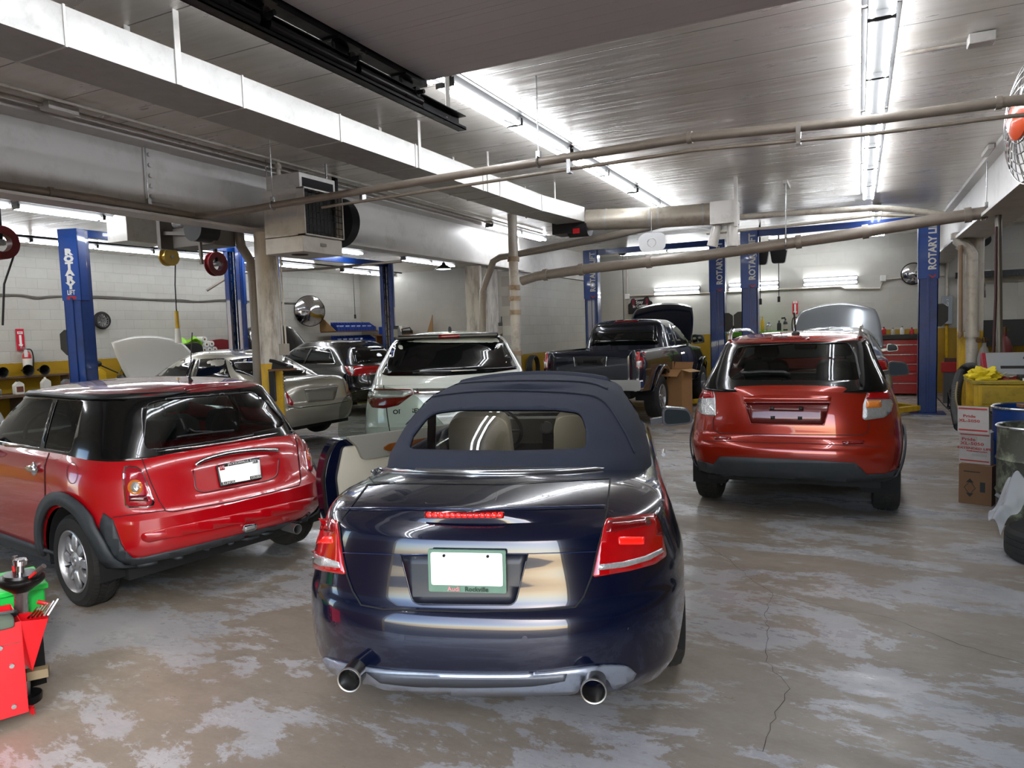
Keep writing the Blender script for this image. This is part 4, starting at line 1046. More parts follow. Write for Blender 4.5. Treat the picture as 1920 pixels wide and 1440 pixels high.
# ================================================================== orange-red compact SUV
M_opaint = mat('copper_red_paint', '96200a', .25, metal=.35, coat=1., spec=.5)
K = Car('compact_suv', -.55, 6.445, 0, 0, 'copper red compact crossover with roof rails and no licence plate, right side of the aisle')
body = shell(zb=[(0, .36), (.5, .33), (1, .28), (3.5, .26), (4.13, .32)], zs=[(0, 1.15), (.3, 1.17), (1.5, 1.10), (3.0, 1.06), (3.3, 1.03), (3.8, .92), (4.13, .72)],
    xr=[(0, .08), (.1, .02), (.3, -.02), (.38, .0), (.44, .05), (.6, .06), (.85, .10), (.97, .13), (1, .17)], xf=[(0, 4.0), (.3, 4.13), (.7, 4.05), (1, 3.8)],
    hw=[(0, .84), (.2, .885), (.4, .90), (.6, .885), (.8, .85), (.95, .80), (1, .77)], crown=[(0, .0), (.5, .01), (2.9, .05), (3.6, .07), (4, .03)],
    nr=3.0, nf=2.8, Lr=[(0, .5), (.4, .62), (1, .62)], Lf=1., NV=32, M=18, tub=(.7, 2.95, .62, .55), N=(28, 30, 16)).build('body', M_opaint, K.root)
wheel_arches(K, body, (.72, 3.22), .37, .885, .34, .32)
gl = shell(zb=1.10, zs=[(0, 1.555), (.6, 1.56), (1.2, 1.585), (2., 1.58), (2.6, 1.53), (3, 1.5)],
    xr=[(0, .13), (.12, .16), (.5, .27), (.86, .42), (.95, .46), (1, .58)], xf=[(0, 3.2), (.5, 2.8), (1, 2.35)],
    hw=[(0, .79), (.12, .775), (.5, .70), (.88, .63), (.95, .60), (1, .53)], crown=[(.4, .01), (1, .03), (2, .035)],
    nr=3.6, nf=3.6, Lr=[(0, .5), (1, .5)], Lf=.6, NV=30, M=16, N=(28, 26, 14)).build('cabin_frame', [M_pillar], K.root)
split_mat(gl, [M_pillar, M_opaint], lambda c, n: 1 if c.z > 1.525 or (c.x > 2.6 and abs(c.y) > .6) else 0)
open_belly(gl, 1.10)
split_mat(body, [M_opaint, M_skirt], lambda c, n: 1 if c.z < .43 and n.z < .5 else 0)
B = bvh_of(body); S_ = bvh_of(gl)
win = rnd([(1384, 650), (1480, 644), (1592, 643), (1602, 660), (1612, 710), (1605, 713), (1480, 713), (1372, 712), (1366, 704), (1374, 670)], [6, 0, 6, 0, 4, 4, 0, 4, 4, 0], 4)
sl0 = rnd([(.42, 1.17), (.98, 1.15), (.98, 1.49), (.62, 1.49)], .05); sl1 = rnd([(1.02, 1.14), (1.75, 1.12), (1.75, 1.50), (1.02, 1.50)], .03); sl2 = rnd([(1.79, 1.12), (2.95, 1.12), (2.5, 1.46), (2.2, 1.50), (1.79, 1.50)], .04)
ws = rnd([(-.62, 1.12), (.62, 1.12), (.54, 1.50), (-.54, 1.50)], .05)
ALL = [(win, K.px, 'rear_window')] + [(p, m, 'side_window') for p in (sl0, sl1, sl2) for m in (K.left, K.right)] + [(ws, K.front, 'windscreen')]
for p_, m_, _ in ALL: cut_hole(K, gl, p_, m_)
solidify(gl, .02)
for p_, m_, nm in ALL: patch(K, S_, p_, m_, -.006, glass('lightly_tinted_glass', 'b4bfba'), nm, 30 if m_ == K.px else .15, solid=0)
gaps = MB()
for ln, w_ in (([(1341, 719), (1335, 738), (1343, 772), (1337, 790), (1338, 805), (1350, 813), (1480, 815), (1615, 816), (1627, 810), (1629, 790)], 1.6), ([(1622, 718), (1628, 730)], 1.4), ([(1317, 826), (1400, 829), (1500, 831), (1653, 838)], 1.3)):
    strip(K, B, ln, w_, K.px, .003, M_gap, '', step=10, mb=gaps)
gaps.build('panel_gaps', mat('dark_red_gap', ''), K.root, fix=False)
for L_, up in (([(1320, 729), (1329, 726), (1338, 731), (1342, 747), (1343, 780), (1329, 779), (1316, 776), (1309, 769), (1310, 752)], [(1321, 730), (1329, 727), (1337, 732), (1341, 746), (1312, 748)]),
               ([(1628, 731), (1643, 728), (1660, 730), (1670, 741), (1673, 758), (1668, 774), (1657, 783), (1621, 788), (1617, 784), (1618, 758)], [(1628, 732), (1643, 729), (1659, 731), (1669, 742), (1671, 749), (1622, 749)])):
    o = patch(K, B, rnd(L_, 3, 3), K.px, .010, M_lensw, 'tail_light', 10, solid=.014, label='tail light, red above and clear below')
    patch(K, B, rnd(up, 2, 3), K.px, .013, M_lens, 'red_lens', 10, solid=.004, parent=o)
    if L_[0][0] > 1500: patch(K, B, rnd([(1623, 752), (1650, 751), (1652, 764), (1622, 766)], 3, 3), K.px, .013, M_lensa, 'amber_lens', 10, solid=.004, parent=o)
patch(K, B, rnd([(1396, 755), (1557, 755), (1546, 797), (1407, 796)], [3, 3, 8, 8], 4), K.px, .003, mat('recess_red', '5a100a', .35, metal=.3, coat=.8), 'plate_recess', 14)
strip(K, B, [(1396, 756), (1408, 795), (1545, 797), (1557, 756)], 2, K.px, .007, M_opaint, 'recess_edge', step=10)
patch(K, B, rnd([(1394, 744), (1430, 741), (1520, 741), (1559, 744), (1557, 754), (1396, 754)], 3, 3), K.px, .022, M_opaint, 'tailgate_handle', 12, solid=.022)
o = patch(K, B, rnd([(1442, 761), (1507, 762), (1507, 772), (1442, 771)], 3, 3), K.px, .006, mat('recess_red', ''), 'plate_bracket', 12)
for u, v in ((1448, 766), (1502, 766), (1449, 783), (1500, 784)): patch(K, B, [(u-4, v-3), (u+4, v-3), (u+4, v+3), (u-4, v+3)], K.px, .009, M_black, 'bracket_clip', 12, solid=.004, parent=o)
for P_ in ([(1338, 819), (1371, 820), (1371, 824), (1341, 824)], [(1579, 828), (1621, 827), (1618, 833), (1580, 833)]): patch(K, B, P_, K.px, .006, M_lensd, 'bumper_reflector', 12)
patch(K, B, [(1301, 860), (1338, 871), (1343, 864), (1349, 856), (1420, 858), (1488, 861), (1550, 864), (1604, 868), (1615, 878), (1625, 889), (1660, 888), (1686, 878), (1680, 892), (1640, 900), (1500, 906), (1400, 902), (1340, 894), (1306, 882)], K.px, .010, M_skirt, 'lower_cladding', 12, solid=.016)
o = patch(K, S_, rnd([(1446, 632), (1518, 631), (1519, 637), (1446, 638)], 2, 2), K.px, .006, M_lensd, 'brake_light', 12)
for s in (1, -1):
    rl = MB(); rl.tube(cat_rom([(.62, s*.56, 1.55), (.72, s*.565, 1.62), (1., s*.57, 1.645), (1.9, s*.575, 1.635), (2.3, s*.57, 1.60), (2.4, s*.565, 1.55)], 5), .017, 10); rl.build('roof_rail', M_chrome, K.root)
l, n_ = hit(K, S_, 1492, 626); an = MB(); an.sphere(l, .04, 14, 8, (1.2, 1, .7)); an.tube([l, l + Vector((-.05, .01, .2))], .008, 6); an.build('roof_aerial', M_black, K.root)
strip(K, S_, [(1392, 703), (1430, 700), (1470, 701), (1482, 705)], 4, K.px, .03, M_black, 'rear_wiper', step=10, solid=.012)
for s in (1, -1): mirror(K, 2.75, .80 if s > 0 else .80, 1.14, M_black, s, .22, .18)
for s in (1, -1): seat(K, 2.0, s * .36, M_seatb, z=.62, w=.5, h=.6); seat(K, 1.15, s * .36, M_seatb, z=.62, w=.5, h=.42)
MB().box(2.7, -.66, .9, 3.0, .66, 1.1).build('dashboard', M_black, K.root, bevel=.03)
MB().cbox((2.35, 0, 1.43), (.03, .24, .07)).build('interior_mirror', M_black, K.root, bevel=.02)
MB().box(.3, -.72, .27, 3.8, .72, .42).build('floor_pan', M_under, K.root)
for x in (.72, 3.22):
    arc = [(x + .395 * math.cos(t), .35 + .395 * math.sin(t)) for t in [math.radians(a) for a in range(-10, 191, 8)]]
    for m_ in (K.left, K.right): strip(K, B, arc, .05, m_, .010, M_skirt, 'wheel_arch_cladding', solid=.014)
put_wheels(K, wheel_proto(.325, .215, .205, 5, 'bar'), (.72, 3.22), .765, .325)
# ================================================================== open bonnet panel
def bonnet(car, x, w, L, z, ang, m, inner, crown=.06, nose=.12, name='bonnet'):
    """raised bonnet hinged at x, opening upwards; ang is its lift angle"""
    ca, sa = math.cos(ang), math.sin(ang)
    def pt(u, v, t):
        y = (u * 2 - 1); wv = w * (1 - .16 * v * v); l = L * v + 0 * u - nose * max(0, v - .6) * y * y * 2.2
        c = crown * (1 - y * y) * (1 - .3 * v) - .10 * max(0, v - .75) ** 2 * 10 * .6
        return (x + l * ca - (c + t) * sa, y * wv, z + l * sa + (c + t) * ca)
    mb = MB(); mb.grid(lambda u, v: pt(u, v, 0), 20, 16)
    o = mb.build(name, m, car.root, fix=False)
    ib = MB(); ib.grid(lambda u, v: pt(.03 + u * .94, .03 + v * .94, -.02 - .01 * math.sin(u * 3 * PI) ** 2), 24, 16); ib.build('bonnet_liner', inner, o, fix=False)
    md = o.modifiers.new('s', 'SOLIDIFY'); md.thickness = .014; md.offset = 0
    pr = MB(); pr.cyl((x + L * .55 * ca, w * .7, z + L * .55 * sa), (x + .75, w * .78, z - .05), .008); pr.build('prop_rod', M_steel, o)
    return o
def front_bay(car, x0, x1, w, z):
    MB().box(x0, -w, z - .3, x1, w, z - .02).build('engine_bay', M_black, car.root, bevel=.02)
def dark_windows(car, S_, items, m=None, off=.004):
    for p, mp, nm in items: patch(car, S_, p, mp, off, m or M_glassd, nm, 24 if mp == car.px else .12, solid=.004)
# ================================================================== white minivan
M_wpaint2 = mat('pearl_white_paint', 'c4c8c0', .25, coat=1.)
O = Car('minivan', -4.1, 6.75, 27, 0, 'white minivan seen from behind with dark glass, between the convertible and the beige sedan', 'van')
body = shell(zb=[(0, .34), (.6, .28), (4.4, .26), (5.1, .32)], zs=[(0, 1.20), (1, 1.17), (3.5, 1.10), (4.2, 1.02), (5.1, .78)],
    xr=[(0, .08), (.15, .0), (.4, .0), (.46, .06), (.8, .10), (1, .17)], xf=[(0, 5.0), (.4, 5.15), (1, 4.8)], hw=[(0, .92), (.3, 1.0), (.6, .995), (.85, .95), (1, .90)], crown=[(0, .0), (3.8, .04), (4.6, .06)],
    nr=3., nf=2.8, Lr=[(0, .6), (1, .6)], Lf=1.1, NV=26, M=14).build('body', M_wpaint2, O.root)
wheel_arches(O, body, (1.05, 4.05), .38, .98, .35)
gl = shell(zb=1.14, zs=[(0, 1.66), (1., 1.69), (3, 1.69), (3.6, 1.6), (4.5, 1.5)], xr=[(0, .15), (.2, .18), (.6, .30), (.92, .42), (1, .62)], xf=[(0, 4.6), (.5, 4.0), (1, 3.2)],
    hw=[(0, .90), (.2, .87), (.6, .76), (.9, .66), (1, .56)], crown=[(.4, .02), (1.2, .05), (3, .05)], nr=3.4, nf=3.6, Lr=.55, Lf=.9, NV=24, M=14).build('cabin_frame', M_wpaint2, O.root)
B = bvh_of(body); S_ = bvh_of(gl); G_ = bvh_of(body, gl)
patch(O, G_, rnd([(750, 638), (839, 632), (929, 631), (942, 638), (970, 692), (922, 699), (833, 705), (728, 705), (716, 702), (738, 648)], [4]*10, 3), O.px, .008, M_glassd, 'rear_window', 14)
patch(O, S_, rnd([(1.0, 1.2), (3.9, 1.2), (3.3, 1.56), (1.0, 1.58)], .05), O.left, .005, M_glassd, 'side_window', .15); patch(O, S_, rnd([(1.0, 1.2), (3.9, 1.2), (3.3, 1.56), (1.0, 1.58)], .05), O.right, .005, M_glassd, 'side_window', .15)
sp = MB(); sp.box(.36, -.60, 1.645, .85, .60, 1.695); sp_o = sp.build('roof_spoiler', mat('dark_grey_spoiler', '2a2b2c', .35), O.root, bevel=.02)
for s in (1, -1): MB().prism([(0, 0), (.42, 0), (.10, .13), (.0, .09)], (.34, s * .60, 1.68), (1, 0, 0), (0, 0, 1), .05).build('spoiler_fin', mat('dark_grey_spoiler', ''), sp_o)
patch(O, bvh_of(sp_o), rnd([(822, 628), (862, 626), (861, 634), (823, 635)], 1, 2), O.px, .004, M_lensd, 'brake_light', 10)
MB().sphere((1.0, 0, 1.75), .04, 12, 8, (1.6, .6, 1)).build('roof_aerial', M_black, O.root)
o = patch(O, B, rnd([(692, 731), (700, 729), (771, 730), (775, 739), (747, 760), (720, 766), (698, 764), (691, 752)], 2, 3), O.px, .008, M_lensd, 'tail_light', 10, solid=.01, label='wide wedge tail light')
patch(O, B, [(695, 733), (770, 732), (772, 738), (758, 745), (695, 747)], O.px, .011, M_lensw, 'clear_lens', 10, parent=o)
patch(O, B, [(774, 729), (905, 728), (950, 727), (950, 737), (905, 739), (776, 740)], O.px, .010, M_chrome, 'tailgate_chrome', 12)
o2 = patch(O, B, rnd([(905, 728), (985, 722), (987, 745), (950, 760), (907, 742)], 3, 3), O.px, .009, M_lensd, 'tail_light', 12, solid=.01)
letter_px(O, B, (737, 773), (790, 770), .05, 'ODYSSEY', M_blackm, O.root, .006, .002, name='badge')
strip(O, B, [(717, 706), (722, 740), (728, 790), (735, 830)], 1.4, O.px, .003, M_gap, 'panel_gap', step=10)
strip(O, S_, [(775, 701), (810, 699), (846, 699)], 3, O.px, .03, M_black, 'rear_wiper', step=10, solid=.01)
MB().box(.3, -.85, .25, 4.8, .85, .36).build('floor_pan', M_under, O.root)
put_wheels(O, wheel_proto(.34, .23, .22, 7, 'bar', tread=False), (1.05, 4.05), .84, .34)
# ================================================================== beige sedan with bonnet up
M_beigep = mat('champagne_beige_paint', '9e998c', .25, metal=.4, coat=1.)
def sedan(c, paint, hw=.895, Lg=4.8, top=1.47, belt=.95, axles=(1.02, 3.74), deck=.98, sides=True, hood=True):
    body = shell(zb=[(0, .32), (.6, .24), (4.2, .22), (Lg, .28)], zs=[(0, deck), (.4, deck + .01), (1.2, belt), (3.4, belt - .02), (4.2, .80), (Lg, .62)],
        xr=[(0, .10), (.15, .02), (.42, .0), (.5, .05), (.85, .09), (.96, .12), (1, .18)], xf=[(0, Lg-.1), (.3, Lg), (1, Lg-.3)], hw=[(0, hw-.06), (.3, hw), (.6, hw-.005), (.9, hw-.06), (1, hw-.14)],
        crown=[(0, .02), (.6, .04), (3.4, .07), (4.4, .05)], nr=3., nf=2.8, Lr=.75, Lf=1., NV=26, M=16).build('body', paint, c.root)
    wheel_arches(c, body, axles, .35, hw - .015, .32)
    gl = shell(zb=belt - .06, zs=[(0, top - .06), (1.6, top - .05), (2.2, top - .03), (2.9, top - .06), (3.6, top - .2)], xr=[(0, .42), (.15, .55), (.6, 1.0), (.92, 1.36), (1, 1.6)], xf=[(0, 3.75), (.5, 3.3), (1, 2.7)],
        hw=[(0, hw-.10), (.2, hw-.13), (.6, hw-.22), (.9, hw-.32), (1, hw-.42)], crown=[(1, .02), (2, .04), (3, .03)], nr=3., nf=3.4, Lr=.8, Lf=.6, NV=24, M=14).build('cabin_frame', paint, c.root)
    B = bvh_of(body); S_ = bvh_of(gl)
    if sides:
        for mp in (c.left, c.right):
            patch(c, S_, rnd([(1.25, belt+.03), (2.2, belt+.01), (2.2, top-.13), (1.62, top-.13)], .05), mp, .004, M_glassd, 'side_window', .12); patch(c, S_, rnd([(2.25, belt+.01), (3.35, belt), (2.85, top-.15), (2.25, top-.13)], .05), mp, .004, M_glassd, 'side_window', .12)
    patch(c, S_, rnd([(-.62, belt+.04), (.62, belt+.04), (.5, top-.10), (-.5, top-.10)], .05), c.front, .004, M_glassd, 'windscreen', .12)
    MB().box(.3, -hw+.15, .22, Lg-.4, hw-.15, .32).build('floor_pan', M_under, c.root)
    put_wheels(c, wheel_proto(.32, .2, .2, 7, 'bar', tread=False), axles, hw - .12, .32)
    if hood: front_bay(c, 3.75, Lg - .2, hw - .15, .86)
    return body, gl, B, S_
P = Car('sedan_car', -7.45, 8.77, 88, .08, 'dusty beige sedan with raised bonnet, boot partly behind the yellow column')
body, gl, B, S_ = sedan(P, M_beigep)
patch(P, S_, rnd([(428, 676), (480, 669), (530, 669), (602, 699), (560, 704), (478, 707), (442, 698)], 3, 3), P.px, .005, M_glassd, 'rear_window', 12)
o = patch(P, B, [(658, 711), (664, 719), (667, 742), (649, 747), (653, 728)], P.px, .008, M_lensd, 'tail_light', 8, solid=.01); patch(P, B, [(659, 711), (663, 718), (658, 722), (656, 716)], P.px, .011, M_lensw, 'clear_lens', 8, parent=o); patch(P, B, [(650, 738), (667, 735), (667, 742), (649, 747)], P.px, .011, M_lensw, 'clear_lens', 8, parent=o)
o = patch(P, B, [(535, 732), (550, 754), (549, 761), (538, 757)], P.px, .008, M_lens, 'tail_light', 8, solid=.01)
patch(P, B, [(569, 729), (634, 722), (633, 726), (571, 733)], P.px, .012, M_chrome, 'boot_chrome_bar', 10)
patch(P, B, rnd([(571, 734), (633, 727), (627, 750), (577, 755)], 2, 2), P.px, .004, mat('beige_recess', '77736a', .35, metal=.4), 'plate_recess', 10)
strip(P, B, [(540, 763), (560, 765), (620, 758), (652, 752), (655, 735), (658, 712)], 1.3, P.px, .003, M_gap, 'panel_gap', step=8)
letter_px(P, B, (618, 721), (652, 718), .05, 'Camry', M_chrome, P.root, .006, name='badge')
bonnet(P, 3.72, .80, 1.05, .95, math.radians(50), mat('pale_cream_paint', 'b5b2a8', .3, coat=.6), mat('cream_underside', 'c2bfb4', .4))
# ================================================================== black crossover with bonnet up
M_bpaint = mat('black_paint', '08090a', .18, coat=1.)
R_ = Car('crossover_car', -9.2, 12.96, 80, 0, 'glossy black crossover with open bonnet, in front of the blue bins')
body = shell(zb=[(0, .36), (4.6, .32)], zs=[(0, 1.12), (1, 1.08), (3.3, 1.02), (4, .95), (4.6, .8)], xr=[(0, .08), (.3, .0), (.45, .04), (.9, .10), (1, .2)], xf=[(0, 4.5), (.4, 4.65), (1, 4.3)],
    hw=[(0, .86), (.3, .93), (.7, .92), (1, .80)], crown=[(0, .02), (4, .05)], nr=2.8, nf=2.8, Lr=.7, Lf=1., NV=24, M=14).build('body', M_bpaint, R_.root)
gl = shell(zb=1.0, zs=[(0, 1.52), (1, 1.58), (2.4, 1.60), (3, 1.5), (4, 1.3)], xr=[(0, .22), (.3, .35), (.8, .62), (1, .85)], xf=[(0, 3.7), (.5, 3.3), (1, 2.6)], hw=[(0, .83), (.3, .78), (.8, .64), (1, .52)],
    crown=[(.5, .02), (2, .04)], nr=3., nf=3.2, Lr=.7, Lf=.7, NV=22, M=14).build('cabin_frame', M_bpaint, R_.root)
B = bvh_of(body); S_ = bvh_of(gl)
wheel_arches(R_, body, (.95, 3.6), .37, .91, .35); put_wheels(R_, wheel_proto(.34, .22, .22, 7, 'bar', tread=False), (.95, 3.6), .8, .34)
M_gg = mat('greyish_side_glass', '14181a', .05)
wl = rnd([(.95, 1.12), (1.25, 1.44), (1.9, 1.50), (2.5, 1.46), (3.2, 1.12)], [.04, .1, .1, .1, .04], 4)
for mp in (R_.left, R_.right): patch(R_, S_, wl, mp, .004, M_gg, 'side_window', .12); strip(R_, S_, wl, .022, mp, .010, M_chrome, 'window_chrome', close=True)
strip(R_, S_, [(2.02, 1.12), (1.88, 1.50)], .06, R_.left, .010, M_bpaint, 'door_pillar', step=.1)
patch(R_, S_, rnd([(-.66, 1.13), (.66, 1.13), (.52, 1.44), (-.52, 1.44)], .06), R_.rear, .004, M_glassd, 'rear_window', .12)
for P_, c_ in (([(645, 688), (652, 687), (725, 686), (725, 700), (670, 705), (655, 703)], M_lensd),):
    o = patch(R_, B, P_, R_.px, .01, M_lens, 'tail_light', 8, solid=.01); patch(R_, B, [(652, 688), (662, 687), (664, 700), (660, 704)], R_.px, .013, M_lensw, 'clear_lens', 8, parent=o); strip(R_, B, [(680, 703), (700, 701), (722, 698)], 3, R_.px, .014, M_chrome, 'chrome_strip', parent=o)
MB().box(.3, -.78, .3, 4.2, .78, .4).build('floor_pan', M_under, R_.root); front_bay(R_, 3.7, 4.4, .76, .98)
bonnet(R_, 3.55, .82, 1.3, 1.08, math.radians(50), M_bpaint, mat('black_hood_insulation', '111213', .8), crown=.08)
MB().sphere((.95, 0, 1.6), .035, 12, 8, (1.6, .5, 1)).build('roof_aerial', M_black, R_.root)
# ================================================================== dark pickup
M_dpaint = mat('dark_blue_black_paint', '0a1022', .22, metal=.3, coat=1., dirt='1c2230', dscale=6, damt=.3)
T = Car('pickup_truck', -4.12, 11.4, -2, .10, 'dark blue pickup truck with open bonnet on the blue lift at the back', 'truck')
body = shell(zb=[(0, .55), (2, .48), (5, .48), (5.25, .55)], zs=[(0, 1.23), (3.4, 1.23), (3.7, 1.2), (4.6, 1.12), (5.25, .98)], xr=[(0, .10), (.2, .12), (1, .13)], xf=[(0, 5.2), (.4, 5.25), (1, 5.0)], hw=[(0, .86), (.2, .90), (.6, .92), (.95, .88), (1, .85)],
    crown=[(0, .0), (3.6, .03), (4.6, .06)], nr=9, nf=2.8, Lr=.25, Lf=.9, NV=22, M=16, tub=(.25, 1.75, .74, .45)).build('body', M_dpaint, T.root)
wheel_arches(T, body, (1.28, 4.45), .43, .905, .42, .36, .2)
gl = shell(zb=1.18, zs=[(0, 1.72), (2.4, 1.74), (3.2, 1.72), (4.2, 1.6)], xr=[(0, 1.80), (.5, 1.86), (.9, 1.95), (1, 2.1)], xf=[(0, 4.05), (.5, 3.7), (1, 3.15)], hw=[(0, .84), (.3, .79), (.85, .68), (1, .58)], crown=[(1.9, .02), (2.6, .035), (3.2, .02)],
    nr=5, nf=3.5, Lr=.3, Lf=.5, NV=22, M=14).build('cab', M_dpaint, T.root)
B = bvh_of(body); S_ = bvh_of(gl)
patch(T, S_, rnd([(-.70, 1.27), (.70, 1.27), (.60, 1.66), (-.60, 1.66)], .06), T.rear, .005, M_glassd, 'rear_window', .12)
for x0, x1 in ((2.12, 2.55), (2.6, 3.65)):
    for mp in (T.right, T.left): patch(T, S_, rnd([(x0, 1.24), (x1, 1.24), (x1 - (.45 if x1 > 3 else .02), 1.65), (x0 + .06, 1.65)], .07), mp, .004, M_gg, 'side_window', .12)
patch(T, S_, rnd([(.24, 1.71), (-.24, 1.71), (-.24, 1.75), (.24, 1.75)], .01), T.rear, .006, M_lensd, 'brake_light', .1)
for s in (1, -1):
    o = patch(T, B, rnd([(s*.80, .93), (s*.90, .93), (s*.90, 1.20), (s*.80, 1.20)], .02), T.rear, .012, M_lens, 'tail_light', .05, solid=.02); patch(T, B, rnd([(s*.81, .95), (s*.885, .95), (s*.885, 1.05), (s*.81, 1.05)], .01), T.rear, .016, M_lensw, 'clear_lens', .05, parent=o)
patch(T, B, rnd([(-.74, .60), (.74, .60), (.74, 1.215), (-.74, 1.215)], .02), T.rear, .008, M_dpaint, 'tailgate', .1, solid=.015)
patch(T, B, rnd([(-.24, .98), (.24, .98), (.28, 1.14), (-.28, 1.14)], .02), T.rear, .013, M_black, 'tailgate_handle', .1); patch(T, B, rnd([(-.13, 1.02), (.13, 1.02), (.13, 1.08), (-.13, 1.08)], .01), T.rear, .02, M_blackm, 'handle_pull', .1)
for s in (1, -1): strip(T, B, [(s*.28, .97), (s*.30, 1.13)], .012, T.rear, .016, M_chrome, 'tailgate_highlight')
bm_ = MB(); bm_.prism(rnd([(-.93, -.09), (.93, -.09), (.93, .09), (-.93, .09)], .05), (.12, 0, .66), (0, -1, 0), (0, 0, 1), .16); bm_.build('chrome_bumper', M_chrome, T.root, bevel=.03)
for x, zz in ((1.28, .44), (4.45, .44)):
    arc = [(x + .46 * math.cos(t), zz + .46 * math.sin(t)) for t in [math.radians(a) for a in range(0, 181, 10)]]
    strip(T, B, arc, .07, T.right, .02, M_dpaint, 'fender_flare', solid=.03)
for s in (1, -1): mirror(T, 3.5, .86, 1.33, M_black, s, .24, .2)
MB().cyl((2.75, -.925, 1.08), (2.92, -.925, 1.08), .018).build('door_handle', M_chrome, T.root)
strip(T, B, [(2.05, 1.22), (2.05, .60)], .012, T.right, .003, M_gap, 'panel_gap', step=.1); strip(T, B, [(2.6, 1.22), (2.6, .60)], .012, T.right, .003, M_gap, 'panel_gap', step=.1); strip(T, B, [(3.75, 1.22), (3.75, .60)], .012, T.right, .003, M_gap, 'panel_gap', step=.1)
MB().box(.4, -.6, .42, 4.9, .6, .6).build('chassis', M_under, T.root)
put_wheels(T, wheel_proto(.38, .25, .22, 6, 'bar', tread=True), (1.28, 4.45), .79, .36)
bonnet(T, 4.0, .76, 1.15, 1.22, math.radians(52), M_dpaint, mat('black_hood_insulation', '')); front_bay(T, 4.05, 5.0, .74, 1.14)
# ================================================================== silver sedan behind the crossover
M_sil = mat('silver_paint', 'a4aab0', .22, metal=.5, coat=1.)
Z = Car('sedan_car', -.42, 12.0, 0, .15, 'silver sedan with raised bonnet, standing behind the copper red crossover')
body, gl, B, S_ = sedan(Z, M_sil, hw=.90, top=1.45, belt=.97)
patch(Z, S_, rnd([(-.64, 1.03), (.64, 1.03), (.52, 1.34), (-.52, 1.34)], .06), Z.rear, .005, M_glassd, 'rear_window', .12)
for s in (1, -1): patch(Z, B, rnd([(s*.5, .78), (s*.84, .78), (s*.80, .93), (s*.55, .93)], .03), Z.rear, .01, M_lens, 'tail_light', .06, solid=.015)
for s in (1, -1): mirror(Z, 3.0, .83, 1.03, M_sil, s, .2, .16)
bonnet(Z, 3.62, .84, 1.2, .98, math.radians(50), M_sil, mat('grey_underside', '8e9296', .4), crown=.10, nose=.16)
# ================================================================== overhead things
def one(mb, name, m, label, cat, group=None, **k): return tag(mb.build(name, m, **k), label, cat, group)
def ap(x, y, **k): return at(x, y, **k)
# open overhead garage door lying under the ceiling
M_door = mat('pinkish_grey_door_panel', 'a39a95', .5, var=.05, vscale=3, dirt='8a807a', dscale=2, damt=.4)
def rib_panel_mat():
    m = mat('ribbed_door_panel', 'c0b8b3', .5); t = m.node_tree; b = t.nodes['Principled BSDF']; L = t.links.new
    tc = nn(t, 'ShaderNodeTexCoord'); sp = nn(t, 'ShaderNodeSeparateXYZ'); L(tc.outputs['Object'], sp.inputs[0])
    pp = nn(t, 'ShaderNodeMath', operation='PINGPONG'); pp.inputs[1].default_value = .05; L(sp.outputs[1], pp.inputs[0])
    mr = nn(t, 'ShaderNodeMapRange'); mr.inputs[1].default_value = .001; mr.inputs[2].default_value = .004; mr.inputs[3].default_value = 1; mr.inputs[4].default_value = 0; L(pp.outputs[0], mr.inputs[0])
    nz = nn(t, 'ShaderNodeTexNoise', Scale=1.5, Detail=6.0); L(tc.outputs['Object'], nz.inputs['Vector'])
    c = nn(t, 'ShaderNodeMix', data_type='RGBA'); L(nz.outputs['Fac'], c.inputs[0]); c.inputs[6].default_value = lin('dcd2cd'); c.inputs[7].default_value = lin('c6bdb8')
    c2 = nn(t, 'ShaderNodeMix', data_type='RGBA'); mf = nn(t, 'ShaderNodeMath', operation='MULTIPLY'); mf.inputs[1].default_value = .5; L(mr.outputs[0], mf.inputs[0]); L(mf.outputs[0], c2.inputs[0]); L(c.outputs[2], c2.inputs[6]); c2.inputs[7].default_value = lin('c9c3bd'); L(c2.outputs[2], b.inputs['Base Color'])
    bp = nn(t, 'ShaderNodeBump', Strength=.6, Distance=.004); L(mr.outputs[0], bp.inputs['Height']); L(bp.outputs['Normal'], b.inputs['Normal'])
    return m
M_rib = rib_panel_mat()
gd = empty('overhead_door', (-.43, 1.7, 3.2), 0, 'grey-pink ribbed sectional garage door, open and lying flat under the ceiling', 'garage door')
for k in range(6):
    MB().box(-1.88, -2.0 + k * .672, 0, 1.9, -2.0 + (k + 1) * .672 - .004, .045).build('door_section', M_rib, gd, smooth=0)
MB().box(-1.97, -2.0, -.03, -1.89, 2.04, .05).build('end_stile', M_blackm, gd, smooth=0)
for yy in (.7, 1.28, 1.86):
    hb = MB(); hb.prism([(-.06, 0), (.06, 0), (.02, -.13), (-.03, -.13)], (-1.93, yy, -.03), (0, 1, 0), (0, 0, 1), .02); hb.cyl((-1.80, yy, -.12), (-1.97, yy, -.12), .012, n=10); hb.cyl((-1.87, yy, -.115), (-1.84, yy, -.115), .028, n=14); hb.box(-1.98, yy-.09, -.04, -1.86, yy+.09, -.028)
    hb.build('hinge_roller', M_blackm, gd)
tr = empty('door_track', (-2.3, 0, 3.0), 0, 'black steel horizontal guide track of the open overhead door', 'track')
w = MB(); w.box(-.035, -.3, 0, -.028, 4.12, .09); w.box(-.035, -.3, 0, .025, 4.12, .006); w.box(-.035, -.3, .084, .025, 4.12, .09); w.box(.02, -.3, .0, .025, 4.12, .02); w.build('rail', M_blackm, tr, smooth=0)
w = MB()
for k in range(9): w.cyl((-.03, .6 + k * .42, .045), (-.020, .6 + k * .42, .045), .008, n=8)
w.build('bolts', M_steel, tr); w = MB()
